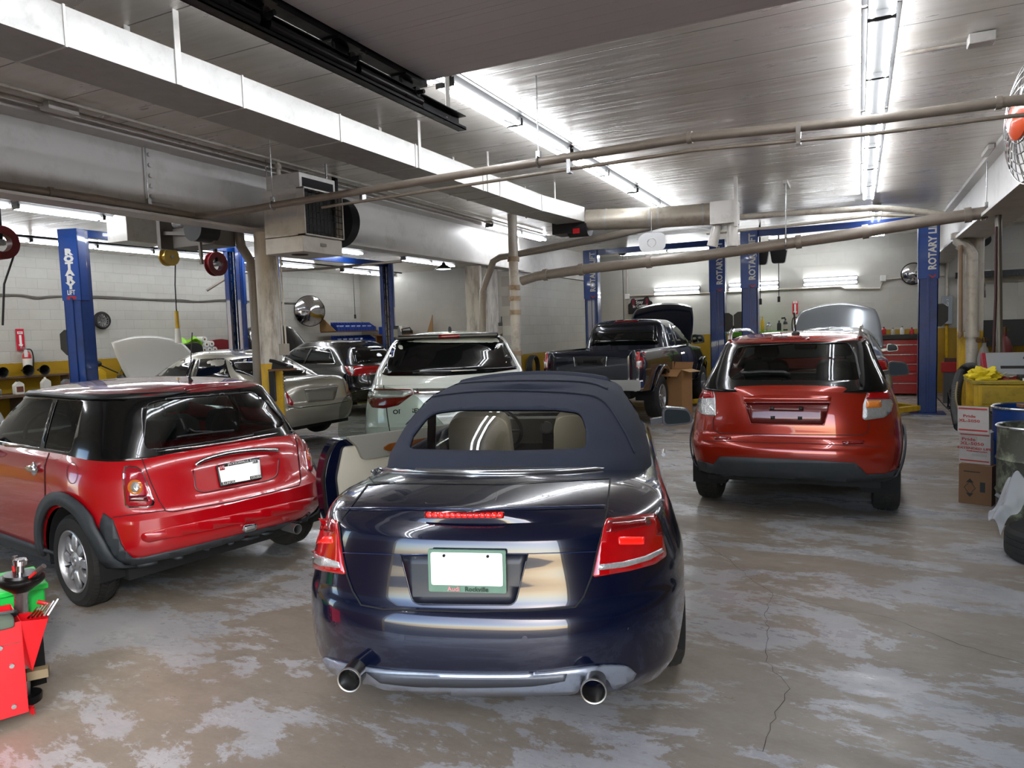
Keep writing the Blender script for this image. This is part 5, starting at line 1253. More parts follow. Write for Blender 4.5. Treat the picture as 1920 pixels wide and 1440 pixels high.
for y0, y1 in ((1.1, 2.36), (2.42, 3.0), (3.04, 3.62)): w.cyl((.0, y0, .05), (.0, y1, .05), .03, n=14)
w.build('torsion_tube', M_blackm, tr)
w = MB(); w.box(-.04, 3.98, .09, -.035, 4.03, ZC-3.0); w.bar((-.04, 4.0, .35), (.12, 3.9, .55), .03, .004); w.build('hanger', M_wpaint, tr, smooth=0)
# rectangular duct with bend, round duct
du = empty('supply_duct', (-3.85, 4, 3.22), 0, 'long white rectangular air duct hanging below the ceiling left of the lights', 'duct')
w = MB(); w.box(-.2, -4.3, 0, .22, 4.5, .2)
w.add([(-.2, 4.5, 0), (.22, 4.5, 0), (.22, 4.5, .2), (-.2, 4.5, .2), (-.05, 6.0, 0), (.35, 5.7, 0), (.35, 5.7, .2), (-.05, 6.0, .2)], [(0,1,5,4), (1,2,6,5), (2,3,7,6), (3,0,4,7), (4,5,6,7)])
w.build('duct_body', M_galv, du, smooth=0)
for yy in (-1.6, -.43, .55, 1.6, 2.9, 3.3, 4.48): MB().box(-.206, yy, -.006, .226, yy + .012, .206).build('duct_seam', M_wpaint, du, smooth=0)
for yy in (-.94, 1.65, 3.0, 4.9):
    MB().box(.222, yy, .0, .228, yy + .04, ZC - 3.22).build('hanger_strap', M_wpaint, du, smooth=0); MB().box(-.208, yy, .0, -.202, yy + .04, ZC - 3.22).build('hanger_strap', M_wpaint, du, smooth=0)
rd = empty('round_duct', (-2.8, 9.95, 3.2), 0, 'fat round metal duct crossing between the rectangular duct and the lights', 'duct')
w = MB(); p0, p1, p2 = Vector((-.72, -.12, .06)), Vector((.2, .05, .02)), Vector((.98, .2, .02)); w.tube([p0, p1, p2], .145, 28); w.build('duct_tube', mat('duct_wrap', 'aaa294', .38, metal=.45, dirt='7a7060', dscale=9, damt=.5), rd)
for a, b, t in ((p0, p1, .3), (p0, p1, .95), (p1, p2, .1), (p1, p2, .85)): q = a.lerp(b, t); d_ = (b - a).normalized(); MB().cyl(q - d_*.012, q + d_*.012, .15, n=28).build('duct_band', M_galv, rd)
w = MB(); w.box(.98, .05, -.14, 1.32, .38, .16); w.box(1.30, .02, -.2, 1.34, .10, ZC - 3.2); w.cyl((1.05, .2, -.14), (.98, .2, -.42), .06, .075, 16); w.cyl((1.25, .2, -.14), (1.25, .2, -.44), .07, .07, 16); w.build('duct_outlet', M_wpaint, rd)
w = MB(); w.cyl((-.98, -.1, -.02), (-.68, -.1, -.02), .15, n=28); w.box(-1.2, -.25, -.12, -.9, .1, .06); w.build('damper_motor', M_black, rd); MB().cbox((-.83, -.255, -.1), (.1, .01, .07)).build('red_label', M_red, rd)
# heater unit
ht = empty('unit_heater', (-5.56, 6.2, 2.62), 0, 'boxy white unit heater with black grille hung in front of the column', 'heater')
w = MB(); w.box(-.27, -.26, 0, .26, .38, .17); w.build('lower_box', M_wpaint, ht, smooth=0, bevel=.006)
w = MB(); w.box(-.27, -.26, .175, .20, .38, .68); w.build('casing', M_wpaint, ht, smooth=0, bevel=.006)
w = MB(); w.box(-.27, -.2, .69, .2, .38, .85); w.build('top_box', M_wpaint, ht, smooth=0, bevel=.006); MB().box(.2, -.16, .70, .205, .34, .80).build('top_opening', M_seatb, ht, smooth=0)
w = MB(); w.box(.2, -.24, .19, .205, .36, .66); w.build('louvre_back', M_black, ht, smooth=0)
w = MB(); w.box(.2, -.26, .175, .30, -.245, .67); w.box(.2, .365, .175, .30, .38, .67); w.box(.2, -.26, .66, .30, .38, .675); w.box(.2, -.26, .175, .30, .38, .188); w.build('grille_frame', M_wpaint, ht, smooth=0)
w = MB()
for k in range(11): w.cyl((.29, -.24 + k * .06, .185), (.29, -.24 + k * .06, .665), .004, n=6)
for k in range(7): w.cyl((.295, -.25, .22 + k * .07), (.295, .37, .22 + k * .07), .004, n=6)
w.build('grille', M_blackm, ht); MB().prism(rnd([(-.05, -.015), (.05, -.015), (.05, .02), (-.05, .02)], .012), (.262, .06, .09), (0, 1, 0), (0, 0, 1), .003).build('badge', mat('badge_grey', '8d8a85', .4), ht, smooth=0)
w = MB(); w.cyl((-.12, -.16, .84), (-.12, -.16, ZC - 2.62), .022, n=12); w.cyl((-.12, -.16, .92), (-.12, -.16, .97), .036, n=12); w.build('gas_pipe', M_pipew, ht)
w = MB(); w.cyl((-.26, -.2, .86), (-.26, -.2, ZC - 2.62), .006); w.cyl((.15, .3, .8), (.15, .3, ZC - 2.62), .012); w.build('hanging_rods', M_steel, ht)
MB().cyl((.02, -.05, -.004), (.02, -.05, 0), .09, n=20).build('bottom_hole', mat('dark_rust', '3a2818', .8), ht)
fr_ = empty('wall_fan', (-5.76, 7.0, 3.10), 0, 'round black drum fan half hidden behind the white heater', 'fan')
MB().cyl((0, 0, 0), (0, .14, 0), .30, n=40).build('fan_drum', M_seatb, fr_); MB().box(-.03, .05, .25, .03, .09, ZC - 3.06).build('fan_bracket', M_blackm, fr_)
# pipes
def pipe(name, pts, r, m, label, cat='pipe', bands=(), group=None, rods=(), bm=None):
    o = empty(name, tuple(pts[0]), 0, label, cat, group); q0 = Vector(pts[0]); P_ = [Vector(p) - q0 for p in pts]
    w = MB(); w.tube(P_, r, 14); w.build('pipe_run', m, o)
    for t in bands:
        i = int(t); f = t - i; a, b = P_[i], P_[i+1]; q = a.lerp(b, f); d_ = (b - a).normalized(); MB().cyl(q - d_ * r * .5, q + d_ * r * .5, r * 1.25, n=14).build('coupling', bm or m, o)
    for t in rods:
        i = int(t); f = t - i; q = P_[i].lerp(P_[i+1], f)
        w = MB(); w.cyl(q, (q.x, q.y, ZC - q0.z), .006, n=6); w.cbox(q + Vector((0, 0, r + .025)), (.035, .035, .05)); w.tube([q + Vector((0, 0, 0)) + Vector((0, math.cos(a) * r * 1.15, math.sin(a) * r * 1.15)) for a in [2*PI*k/16 for k in range(16)]] , .008, 6, close=True); w.build('hanger_rod', M_steel, o)
    return o
Z0 = 3.0
pA = [(-6.02, -.2, 2.93), ap(0, 348, Z=Z0), ap(180, 372, Z=Z0), ap(365, 405, Z=Z0)]; c_ = pA[-1]
pB = [c_, Vector((-5.9, 5.42, 3.0)), ap(600, 371, Z=Z0), ap(1010, 304, Z=Z0), ap(1300, 257, Z=Z0), ap(1640, 224, Z=Z0), ap(1900, 189, Z=Z0), Vector((1.33, 5.5, 3.0))]
pipe('sprinkler_pipe', pA, .035, M_pipe, 'grey main pipe running under the long left beam', rods=(2.5,), bands=(1.5,))
pipe('sprinkler_pipe', pB, .033, M_pipe, 'grey pipe crossing the whole width in front of the ceiling lights', bands=(3.98, 5.9), rods=(2.0-.45, 3.0))
pC = [p + Vector((0, .02, -.085)) for p in pB[2:]]; pipe('conduit', pC, .013, M_pipe, 'thin conduit clamped just below the crossing grey pipe', 'conduit')
for p, lab in ((ap(680, 362, Z=Z0), 'pipe clamp on the crossing pipe just right of the heater'), (ap(1068, 305, Z=Z0-.04), 'pipe clamp on the crossing pipe below the centre light row'), (ap(1497, 248, Z=Z0-.04), 'pipe clamp on the crossing pipe between the two light rows')): one(MB().cbox(p + Vector((0, 0, -.02)), (.03, .06, .12)), 'pipe_clamp', M_steel, lab, 'clamp', 'clamps on the crossing pipe')
Yd = 10.6
D_ = [ap(x, y, Y=Yd) for x, y in ((978, 527), (1005, 518), (1100, 504), (1300, 482), (1590, 440), (1760, 411), (1852, 398))] + [Vector((1.33, Yd, 2.95))]
pipe('drain_pipe', D_, .075, M_pipe, 'thick grey drain pipe sloping across in front of the blue lifts', bands=(1.2, 1.9, 2.6, 3.7, 4.2, 5.6), rods=(3.62, 5.97))
Yv = 10.9
V_ = [Vector((ap(965, 560, Y=Yv).x, Yv, z)) for z in (ZC, 2.3, .0)]
pipe('drain_pipe', V_, .08, M_pipew, 'thick white vertical drain pipe with rusty collars beside the partition', bands=(.55, .9, 1.02, 1.12, 1.42, 1.55), bm=mat('rusty_collar', 'a08c74', .6, var=.3, vscale=20, dirt='6a4424', damt=.8))
pipe('drain_pipe', [ap(905, 740, Y=11.3), ap(905, 545, Y=11.3), ap(925, 490, Y=11.3), ap(938, 482, Y=11.3), ap(1010, 469, Y=11.3), ap(1130, 446, Y=11.3), ap(1300, 407, Y=11.3)], .06, M_pipe, 'grey pipe bending from the white column over towards the round duct', bands=(.3,))
pipe('drain_pipe', [ap(1335, 411, Y=12), ap(1450, 402, Y=12), ap(1640, 390, Y=12), ap(1690, 393, Y=12), ap(1770, 402, Y=12)], .045, M_pipew, 'white pipe near the ceiling in front of the far blue lift beam')
pipe('conduit', [ap(1325, 438, Y=12), ap(1480, 423, Y=12), ap(1640, 404, Y=12), ap(1715, 404, Y=12)], .022, M_pipew, 'thin pale pipe below the white ceiling pipe at the back', 'conduit')
for dx, lab in ((0, 'upper white conduit on the ceiling along the left beam'), (-.2, 'middle white conduit on the ceiling along the left beam'), (-.42, 'lowest white conduit beside the left beam')):
    pipe('ceiling_conduit', [Vector((-5.65 + dx, -.2, 3.62)), Vector((-5.65 + dx, 6, 3.62)), Vector((-5.65 + dx, 13.2, 3.62))], .014, M_pipew, lab, 'conduit')
one(MB().cbox(ap(112, 205, Z=3.61), (.12, .25, .06)), 'junction_box', M_wpaint, 'small white junction box on the ceiling conduits at upper left', 'electrical box', bevel=.006)
q = ap(1840, 74, Z=3.61); one(MB().cbox(q, (.16, .12, .07)), 'junction_box', M_wpaint, 'white junction box on the ceiling at upper right', 'electrical box', bevel=.006)
pipe('conduit', [ap(1680, 104, Z=3.63), ap(1825, 78, Z=3.63)], .012, M_pipew, 'short conduit from the right light row to the ceiling box', 'conduit')
for x, y, lab in ((1475, 346, 'short metal channel on the ceiling holding the drain pipe rod'), (1852, 283, 'short metal channel on the ceiling near the right beam')):
    one(MB().cbox(ap(x, y, Z=3.62), (.06, .5, .05)), 'strut_channel', M_wpaint, lab, 'bracket', smooth=0)
pb_ = [ap(9, 439, Z=3.45), ap(399, 475, Z=3.45), ap(560, 492, Z=3.45)]; pb_ = [Vector((pb_[0].x, 1.5, 3.45))] + pb_ + [Vector((pb_[2].x, 17.0, 3.45))]
pipe('air_pipe', pb_, .018, M_blackm, 'thin black air pipe running below the left bay ceiling between the light rows', rods=(1.3, 1.7, 2.6))
pipe('air_pipe', [Vector((-13.9, 12.2, 2.9)), Vector((-13.4, 12.6, 3.3)), Vector((-11.5, 13.6, 3.35)), Vector((-9.5, 13.9, 3.4))], .03, M_pipe, 'grey pipe bending from the left wall towards the far lift beam')
# conduits beside the columns
pipe('downpipe', [ap(448, 436, Y=6.35), ap(452, 462, Y=6.35), ap(471, 492, Y=6.35), ap(475, 530, Y=6.35), ap(480, 620, Y=6.35), ap(486, 750, Y=6.35)], .055, mat('dirty_grey_pipe', '7c7670', .5, var=.2), 'leaning grey pipe running down beside the yellow-footed column', bands=(2.3,))
for k, x in enumerate((519, 525)): pipe('conduit', [ap(x, 478, Y=6.28), ap(x + 12, 655, Y=6.28)], .010, M_pipew, ['left thin conduit down the yellow-footed column', 'right thin conduit down the yellow-footed column'][k], 'conduit')
w = MB(); q = ap(533, 655, Y=6.25); w.cbox(q, (.09, .08, .13)); one(w, 'switch_box', mat('dirty_box', '8f877c', .5), 'small grey switch box on the conduits of the yellow-footed column', 'electrical box', bevel=.005)
# right column pipework
w = 0
pipe('downpipe', [ap(1797, 436, Y=13.2), ap(1797, 452, Y=13.2), ap(1815, 466, Y=13.2), ap(1822, 476, Y=13.2), ap(1822, 600, Y=13.2), ap(1822, 735, Y=13.2)], .085, M_pipew, 'white rounded pipe running down the right column', bands=(.4, 1.5, 4.2))
pipe('conduit', [ap(1801, 460, Y=13.1), ap(1801, 630, Y=13.1), ap(1797, 632, Y=13.1)], .03, mat('rusty_pipe', '8b735c', .6, var=.3), 'rusty thin pipe on the left edge of the right column', 'pipe', bands=(.97,))
pipe('conduit', [ap(1872, 395, Y=10.5), ap(1874, 690, Y=10.5)], .035, mat('grey_steel_pipe', '77736c', .4, metal=.5), 'grey steel pipe hanging down above the yellow bench', 'pipe')
pipe('hanging_hose', [ap(1868, 425, Y=10.4), ap(1867, 560, Y=10.4), ap(1861, 700, Y=10.4)], .016, mat('dark_red_hose', '3a1a18', .6), 'dark red hose hanging left of the grey steel pipe', 'hose')
# hoist motor, cord reels, hose reels on the left
hm = empty('hoist_motor', (-6.85, 6.1, 2.95), 0, 'dark motor unit with a round black drum slung under the left beam', 'motor')
MB().box(-.5, -.1, -.14, .18, .22, .10).build('housing', mat('greasy_grey_metal', '6f6a64', .45, metal=.4), hm, bevel=.01)
MB().cyl((.10, -.32, .02), (.10, -.05, .02), .14, n=28).build('drum', M_black, hm); MB().cyl((-.25, -.25, .12), (.02, -.25, .12), .06, n=16).build('motor_can', M_steel, hm)
w = MB(); w.bar((-.62, -.15, .05), (.05, -.15, -.02), .03, .04); w.bar((.02, -.16, 0), (.03, -.16, -.36), .03, .03); w.box(-.64, -.2, -.14, -.58, 0, .2); w.build('bracket', mat('greasy_grey_metal', ''), hm); MB().box(-.25, .0, .1, -.15, .1, ZC-2.95-.05).build('hanger', M_steel, hm)
wb = MB(); wb.box(-10.3, 7.25, 3.24, -9.85, 7.95, ZC); one(wb, 'duct_box', M_wpaint, 'white sheet metal duct box hanging from the left bay ceiling', 'duct', smooth=0, bevel=.008)
def reel(x, y, X, r, m, label, cord_to, grip=None, cat='reel', w_=.12, ring=False):
    q = ap(x, y, X=X); o = empty('cord_reel' if not ring else 'hose_reel', q, 0, label, cat)
    Mr = Matrix(((0, 0, 1), (0, 1, 0), (-1, 0, 0)))
    if ring: MB().lathe([(r*.55, -w_/2), (r, -w_/2), (r, -w_/2+.02), (r*.8, -w_/2+.02), (r*.8, w_/2-.02), (r, w_/2-.02), (r, w_/2), (r*.55, w_/2)], (0, 0, 0), Mr, 32, close=True).build('drum', m, o)
    else: MB().lathe([(.001, -w_/2), (r, -w_/2), (r, -w_/2+.02), (r*.8, -w_/2+.03), (r*.8, w_/2-.03), (r, w_/2-.02), (r, w_/2), (.001, w_/2)], (0, 0, 0), Mr, 32).build('drum', m, o)
    MB().box(-.02, -.03, 0, .02, .03, ZC - q.z).build('bracket', M_blackm, o); MB().cyl((-w_*.6, 0, 0), (w_*.6, 0, 0), r*.2, n=12).build('axle', M_steel, o)
    if cord_to:
        e = ap(*cord_to, X=X) - q; MB().tube([(0, r*.8, -r*.5), (0, e.y*.7 + r*.2, e.z*.5), (0, e.y, e.z)], .008 if not ring else .014, 6).build('cord', M_black if not grip else mat('dark_cord', '2b2a28', .6), o)
        if grip:
            MB().cyl((0, e.y, e.z + .02), (0, e.y, e.z - .22), .026, n=12).build('handle', M_yel, o); MB().cyl((0, e.y, e.z - .22), (0, e.y, e.z - .42), .035, .045, 12).build('lamp_cage', M_white, o)
    return o
reel(317, 482, -8.5, .12, mat('brass_reel', 'b89a4e', .3, metal=.7), 'small brass-coloured cord reel with a drop light on a cord, left bay', (331, 586), True)
reel(405, 495, -10.2, .21, mat('dark_red_reel', '6a1a1c', .4), 'dark red hose reel beside the open blue lift column, left bay', None, ring=True)
reel(0, 455, -10.2, .22, mat('dark_red_reel', ''), 'dark red hose reel cut by the left edge of the picture', (5, 610), ring=True)
# tool drops at the back
for x0, y0, y1, Y_, lab, kind in ((1167, 470, 600, 17, 'yellow-handled drop light hanging left of the black shop sign', 1), (1460, 478, 556, 16.5, 'black retractable reel with cord hanging near the second wall light', 2), (1425, 480, 560, 15.2, 'black air hose reel hanging beside the lettered lift column', 2), (1843, 450, 515, 15, 'yellow-handled drop light hanging right of the white column', 1), (660, 470, 590, 17.5, 'white round reel with cord hanging over the blue bins', 3)):
    q = ap(x0, y0, Y=Y_); e = ap(x0, y1, Y=Y_); o = empty('drop_reel', q, 0, lab, 'reel')
    if kind == 2: MB().prism(rnd([(-.13, -.18), (.13, -.18), (.18, .14), (-.18, .14)], .05), (0, -.07, 0), (1, 0, 0), (0, 0, 1), -.14).build('case', M_black, o, bevel=.01)
    else: MB().cyl((0, -.05, 0), (0, .05, 0), .12, n=24).build('case', M_white if kind == 3 else M_blackm, o)
    MB().box(-.015, -.015, .1, .015, .015, ZC - q.z).build('bracket', M_blackm, o)
    MB().cyl((0, 0, -.1), (0, 0, e.z - q.z), .009, n=6).build('cord', M_black, o)
    z = e.z - q.z
    if kind == 1: MB().cyl((0, 0, z), (0, 0, z - .16), .03, n=10).build('handle', M_yel, o); MB().cyl((0, 0, z - .16), (0, 0, z - .4), .045, .06, 10).build('lamp_cage', M_steel, o)
    else: MB().cyl((0, 0, z), (0, 0, z - .12), .03, n=10).build('plug', M_black, o)
# pendant lamp and hanging white acrylic disc
q = ap(832, 505, X=-9.0); o = empty('pendant_lamp', q, 0, 'small round pendant lamp glowing below the left bay beam', 'lamp')
MB().lathe([(.03, .16), (.05, .12), (.2, .02), (.22, 0), (.2, 0), (.05, .1)], n=28).build('shade', M_blackm, o); MB().cyl((0, 0, .004), (0, 0, .02), .17, n=24).build('diffuser', mat('lamp_diffuser_lit', 'ffffff', .4, emit='f4f8ff', es=6), o); MB().cyl((0, 0, .15), (0, 0, ZC - q.z), .01).build('stem', M_blackm, o)
q = ap(1222, 455, Y=9.8); o = empty('hanging_disc', q, 0, 'translucent white rounded plastic plate hanging on a wire from the round duct', 'sign')
MB().prism(rnd([(-.17, -.07), (-.12, -.13), (.12, -.12), (.19, -.08), (.19, .09), (.12, .13), (-.10, .14), (-.19, .08)], .05), (0, 0, 0), (1, 0, 0), (0, 0, 1), .006).build('plate', mat('frosted_plastic', 'd8dadc', .35), o); MB().lathe([(.05, -.004), (.058, -.008), (.065, -.004)], (0, 0, 0), Matrix(((1, 0, 0), (0, 0, 1), (0, -1, 0))), 24).build('ring', M_steel, o)
MB().cyl((0, 0, .1), (0, 0, .42), .003, n=6).build('wire', M_steel, o)
# ceiling fan on the right edge
q = ap(1945, 222, Y=5.9); fz = empty('wall_fan', (q.x, q.y, q.z), math.radians(14), 'large chrome-caged fan with an orange motor cover at the right edge', 'fan')
w = MB(); R0 = .42
for k in range(5):
    rr = R0 * (1 - k * .16); x_ = -.10 * (1 - (rr / R0) ** 2)
    w.tube([(x_ - .02, math.cos(a) * rr, math.sin(a) * rr) for a in [2*PI*j/36 for j in range(36)]], .005, 6, close=True)
for j in range(28):
    a = 2*PI*j/28; w.tube([(-.02 - .10 * (1 - t*t), math.cos(a) * R0 * t, math.sin(a) * R0 * t) for t in (.2, .5, .8, 1.)], .003, 5)
w.tube([(.05, math.cos(a) * R0, math.sin(a) * R0) for a in [2*PI*j/36 for j in range(36)]], .009, 6, close=True)
w.build('cage', M_chrome, fz); w = MB()
for j in range(3):
    a = 2*PI*j/3; w.prism(rnd([(.05, -.05), (.30, -.10), (.31, .06), (.06, .04)], .03), (0, 0, 0), (.15, math.cos(a), math.sin(a)), (.2, -math.sin(a), math.cos(a)), .004)
w.build('blades', M_steel, fz); MB().cyl((.0, 0, 0), (.2, 0, 0), .09, n=20).build('motor', M_black, fz); MB().lathe([(.001, -.15), (.10, -.14), (.13, -.12), (.13, -.10)], (0, 0, 0), Matrix(((0, 0, 1), (0, 1, 0), (-1, 0, 0))), 28).build('motor_cover', mat('orange_plastic', 'e0562a', .3, coat=.5), fz)
MB().box(.08, -.03, 0, .14, .03, ZC - q.z).build('mount', M_blackm, fz)
# ------------------------------------------------------------------ two-post lifts
M_lblue = M_blue; M_dblue = mat('deep_blue_paint', '08367c', .32, coat=.5, dirt='0c1630', dscale=5, damt=.4)
def lift_column(root, x, y, face, stacked=None, open_=False, H=3.5, box=1):
    """face: rotation of the lettered side; 0 looks at the camera"""
    c = empty('column'); c.parent = root; c.location = (x, y, 0); c.rotation_euler = (0, 0, face)
    w = MB(); w.box(-.15, -.02, .02, .15, .0, H - 1.05); w.box(-.15, -.02, .02, -.13, .24, H); w.box(.13, -.02, .02, .15, .24, H); w.box(-.15, .22, .02, -.07, .24, H); w.box(.07, .22, .02, .15, .24, H)
    w.box(-.02, -.045, .02, .02, -.02, H - 1.05)
    w.build('post', M_dblue, c, smooth=0, bevel=.004)
    w = MB(); w.box(-.165, -.03, H - 1.1, .165, -.005, H); w.box(-.165, -.03, H - 1.1, -.15, .14, H); w.box(.15, -.03, H - 1.1, .165, .14, H); w.build('sleeve', M_lblue, c, smooth=0, bevel=.004)
    w = MB(); w.box(-.1, .02, .3, .1, .16, 1.0); w.build('carriage', M_dblue, c, smooth=0)
    w = MB()
    for xx in (-.06, 0, .06): w.cyl((xx, .12, 1.0), (xx, .12, H - .1), .008, n=6)
    w.build('cables', M_steel, c)
    MB().box(-.28, -.2, 0, .28, .35, .02).build('base_plate', M_dblue, c, smooth=0)
    if box: MB().prism(rnd([(-.05, -.2), (.06, -.2), (.16, -.1), (.16, .14), (.08, .2), (-.05, .2)], .01), (.15 if box > 0 else -.15, .05, 1.75), (box, 0, 0), (0, 0, 1), .02 * box).build('control_box', M_black, c, bevel=.01)
    return c
def lift_text(root, c, stacked, H=3.5):
    if stacked:
        for k, ch in enumerate('ROTARY'): text_obj(ch, .13, 'lettering', M_white, c, plane_m((0, -.032, H - .36 - k * .104), (1, 0, 0), (0, 0, 1)), .001, .009, sx=1.5)
        text_obj('LIFT', .10, 'lettering', M_white, c, plane_m((0, -.032, H - .98), (1, 0, 0), (0, 0, 1)), .001, .002, sx=.75)
        MB().prism(ellipse(0, 0, .09, .028), (0, -.033, H - 1.06), (1, 0, 0), (0, 0, 1), -.002).build('logo', M_red, c, smooth=0)
    else:
        text_obj('ROTARY LIFT', .17, 'lettering', M_white, c, plane_m((.06, -.032, H - .50), (0, 0, 1), (-1, 0, 0)), .001, .006, sx=.88)
        MB().prism([(-.06, -.03), (0, -.07), (.06, -.03), (.05, -.01), (0, -.04), (-.05, -.01)], (.06, -.032, H - 1.02), (1, 0, 0), (0, 0, 1), -.002).build('logo', M_red, c, smooth=0)
def arm(root, a, b, h=.11):
    w = MB(); a = Vector(a); b = Vector(b); w.bar(a, b, .12, .09); m_ = a.lerp(b, .55); d_ = (b - a).normalized(); w.bar(m_, b + d_ * .25, .08, .06); w.cyl(b + d_ * .22 + Vector((0, 0, .0)), b + d_ * .22 + Vector((0, 0, .08)), .06, n=16)
    w.build('lift_arm', M_yel, root, bevel=.006)
def lift(x0, y0, x1, y1, label, stacked=False, faces=(0, 0), boxes=(1, 1), text=(1, 1), arms=True, bar_z=3.45):
    r = empty('car_lift', ((x0 + x1) / 2, (y0 + y1) / 2, 0), 0, label, 'car lift', 'blue two-post car lifts'); o = r.location; cs = []
    for i, (x, y) in enumerate(((x0, y0), (x1, y1))):
        c = lift_column(r, x - o.x, y - o.y, faces[i], box=boxes[i]); cs.append(c)
        if text[i]: lift_text(r, c, stacked)
    a = Vector((x0 - o.x, y0 - o.y + .1, bar_z)); b = Vector((x1 - o.x, y1 - o.y + .1, bar_z)); MB().bar(a, b, .14, .12).build('cross_beam', M_lblue if stacked else M_dblue, r, smooth=0)
    if arms:
        for s, (x, y) in ((1, (x0, y0)), (-1, (x1, y1))):
            d_ = (b - a).normalized() * s; p = Vector((x - o.x, y - o.y, .1)) + d_ * .15; n_ = Vector((-d_.y, d_.x, 0))
            for k in (1, -1): arm(r, p, p + d_ * .55 + n_ * .75 * k)
    return r
lift(-11.0, 7.1, -10.85, 10.25, 'blue two-post lift with stacked white lettering, standing in the left bay', True, (.3, PI + .5), (-1, 0), (1, 0))
lift(-10.72, 10.98, -10.5, 14.7, 'blue two-post lift in the left bay beside the black crossover', False, (.5, PI + .5), (0, 0), (0, 0))
lift(-5.55, 15.7, -2.72, 15.7, 'blue lettered two-post lift with the pickup truck between its columns', False, (0, 0), (0, 1))
lift(-1.93, 14.7, 1.1, 14.7, 'blue lettered two-post lift with the silver sedan between its columns', False, (0, 0), (-1, 1))
# ================================================================== small makers
def bottle(x, y, z, h, r, m, cap, name='bottle', label='', group=None, flat=False, body=None):
    o = empty(name, (x, y, z), random.uniform(-.4, .4), label, 'bottle', group)
    pr = [(.001, 0), (r, 0), (r, h * .62), (r * .85, h * .74), (r * .38, h * .84), (r * .36, h * .92), (.001, h * .92)]
    b = MB().lathe(pr, n=18).build('body', m, o); b.scale = (1, .6, 1) if flat else (1, 1, 1)
    MB().cyl((0, 0, h * .92), (0, 0, h), r * .42, n=14).build('cap', cap, o)
    if body: MB().lathe([(r * 1.01, h * .12), (r * 1.01, h * .52)], n=18).build('paper_label', body, o).scale = (1, .6, 1) if flat else (1, 1, 1)
    return o
def jug(x, y, z, w_, d_, h, m, cap, label, group=None, paper=None, rz=0):
    o = empty('oil_jug', (x, y, z), rz, label, 'jug', group); b = MB()
    b.prism(rnd([(-w_/2, 0), (w_/2, 0), (w_/2, h * .72), (w_ * .05, h * .9), (-w_ * .1, h * .9), (-w_/2, h * .66)], w_ * .1), (0, d_/2, 0), (1, 0, 0), (0, 0, 1), d_)
    b.build('body', m, o, bevel=.008); MB().cyl((-w_ * .02, 0, h * .89), (-w_ * .02, 0, h), w_ * .14, n=14).build('cap', cap, o)
    MB().tube([(w_*.12, 0, h*.84), (w_*.42, 0, h*.80), (w_*.47, 0, h*.6)], .01, 8).build('handle', m, o)
    if paper: MB().box(-w_*.38, -d_/2-.002, h*.15, w_*.38, -d_/2, h*.55).build('paper_label', paper, o, smooth=0)
    return o
def box_thing(name, c, d, m, label, cat, group=None, rz=0, bevel=.004): return tag(MB().cbox((0, 0, d[2] / 2), d).build(name, m, bevel=bevel), label, cat, group)
def setp(o, p, rz=0): o.location = p; o.rotation_euler = (0, 0, rz); return o
M_pwhite = mat('milky_plastic', 'd0cec6', .35); M_pred = mat('red_plastic', 'b01c1c', .35); M_pblue = mat('blue_plastic', '16368a', .35, var=.2); M_pgreen = mat('green_plastic', '5aa02a', .4)
M_paper = mat('printed_paper_label', 'b8aca0', .6, var=.3, vscale=80); M_steelg = mat('grey_steel_shelf', '5a5a5c', .45, metal=.4); M_bench = mat('dirty_bench_wood', '5a4634', .7, var=.3, dirt='2a221a')
# ------------------------------------------------------------------ left wall: bench, shelf, bottles, extinguisher, sign
bx = XL + .35
o = empty('workbench', (bx, 7.9, 0), 0, 'dark wooden workbench along the left wall, crowded with jugs and bottles', 'workbench')
MB().box(-.33, -1.6, .78, .33, 1.9, .83).build('worktop', M_bench, o, bevel=.004); MB().box(-.33, -1.6, 1.12, .0, 1.2, 1.15).build('upper_shelf', M_bench, o)
for yy in (-1.5, .1, 1.8): MB().box(-.28, yy, 0, .28, yy + .08, .78).build('leg', M_bench, o)
for yy in (-1.5, 1.1): MB().box(-.3, yy, .83, -.02, yy + .05, 1.12).build('shelf_support', M_bench, o)
G = 'jugs on the left wall workbench'
jug(bx + .12, 7.95, .83, .16, .1, .26, M_pwhite, M_black, 'white oil jug with a brown label, middle of the left workbench', G, mat('brown_label', '6a3a28', .6), PI/2)
jug(bx + .12, 8.45, .83, .15, .1, .28, M_pwhite, M_white, 'plain white jug right of the labelled one, left workbench', G, None, PI/2)
jug(bx + .12, 8.85, .83, .17, .1, .24, mat('grey_jug', '77777a', .4), M_black, 'grey oil jug with a red label on the left workbench', G, M_pred, PI/2)
jug(bx - .08, 7.45, 1.15, .17, .12, .2, M_pwhite, M_white, 'milky jug on the upper shelf of the left workbench', G, None, PI/2)
jug(bx + .12, 9.55, .83, .2, .14, .42, M_yel, M_yel, 'yellow jerry can beside the blue lettered column', G, None, PI/2)
bottle(bx + .05, 9.25, .83, .3, .035, M_pwhite, M_white, label='thin white bottle left of the yellow jerry can', group='bottles on the left workbench'); bottle(bx + .1, 9.02, .83, .26, .04, M_black, M_black, label='black bottle left of the thin white one', group='bottles on the left workbench')
bottle(bx + .15, 7.6, .83, .16, .035, M_steel, M_white, label='small metal bottle at the left end of the workbench', group='bottles on the left workbench')
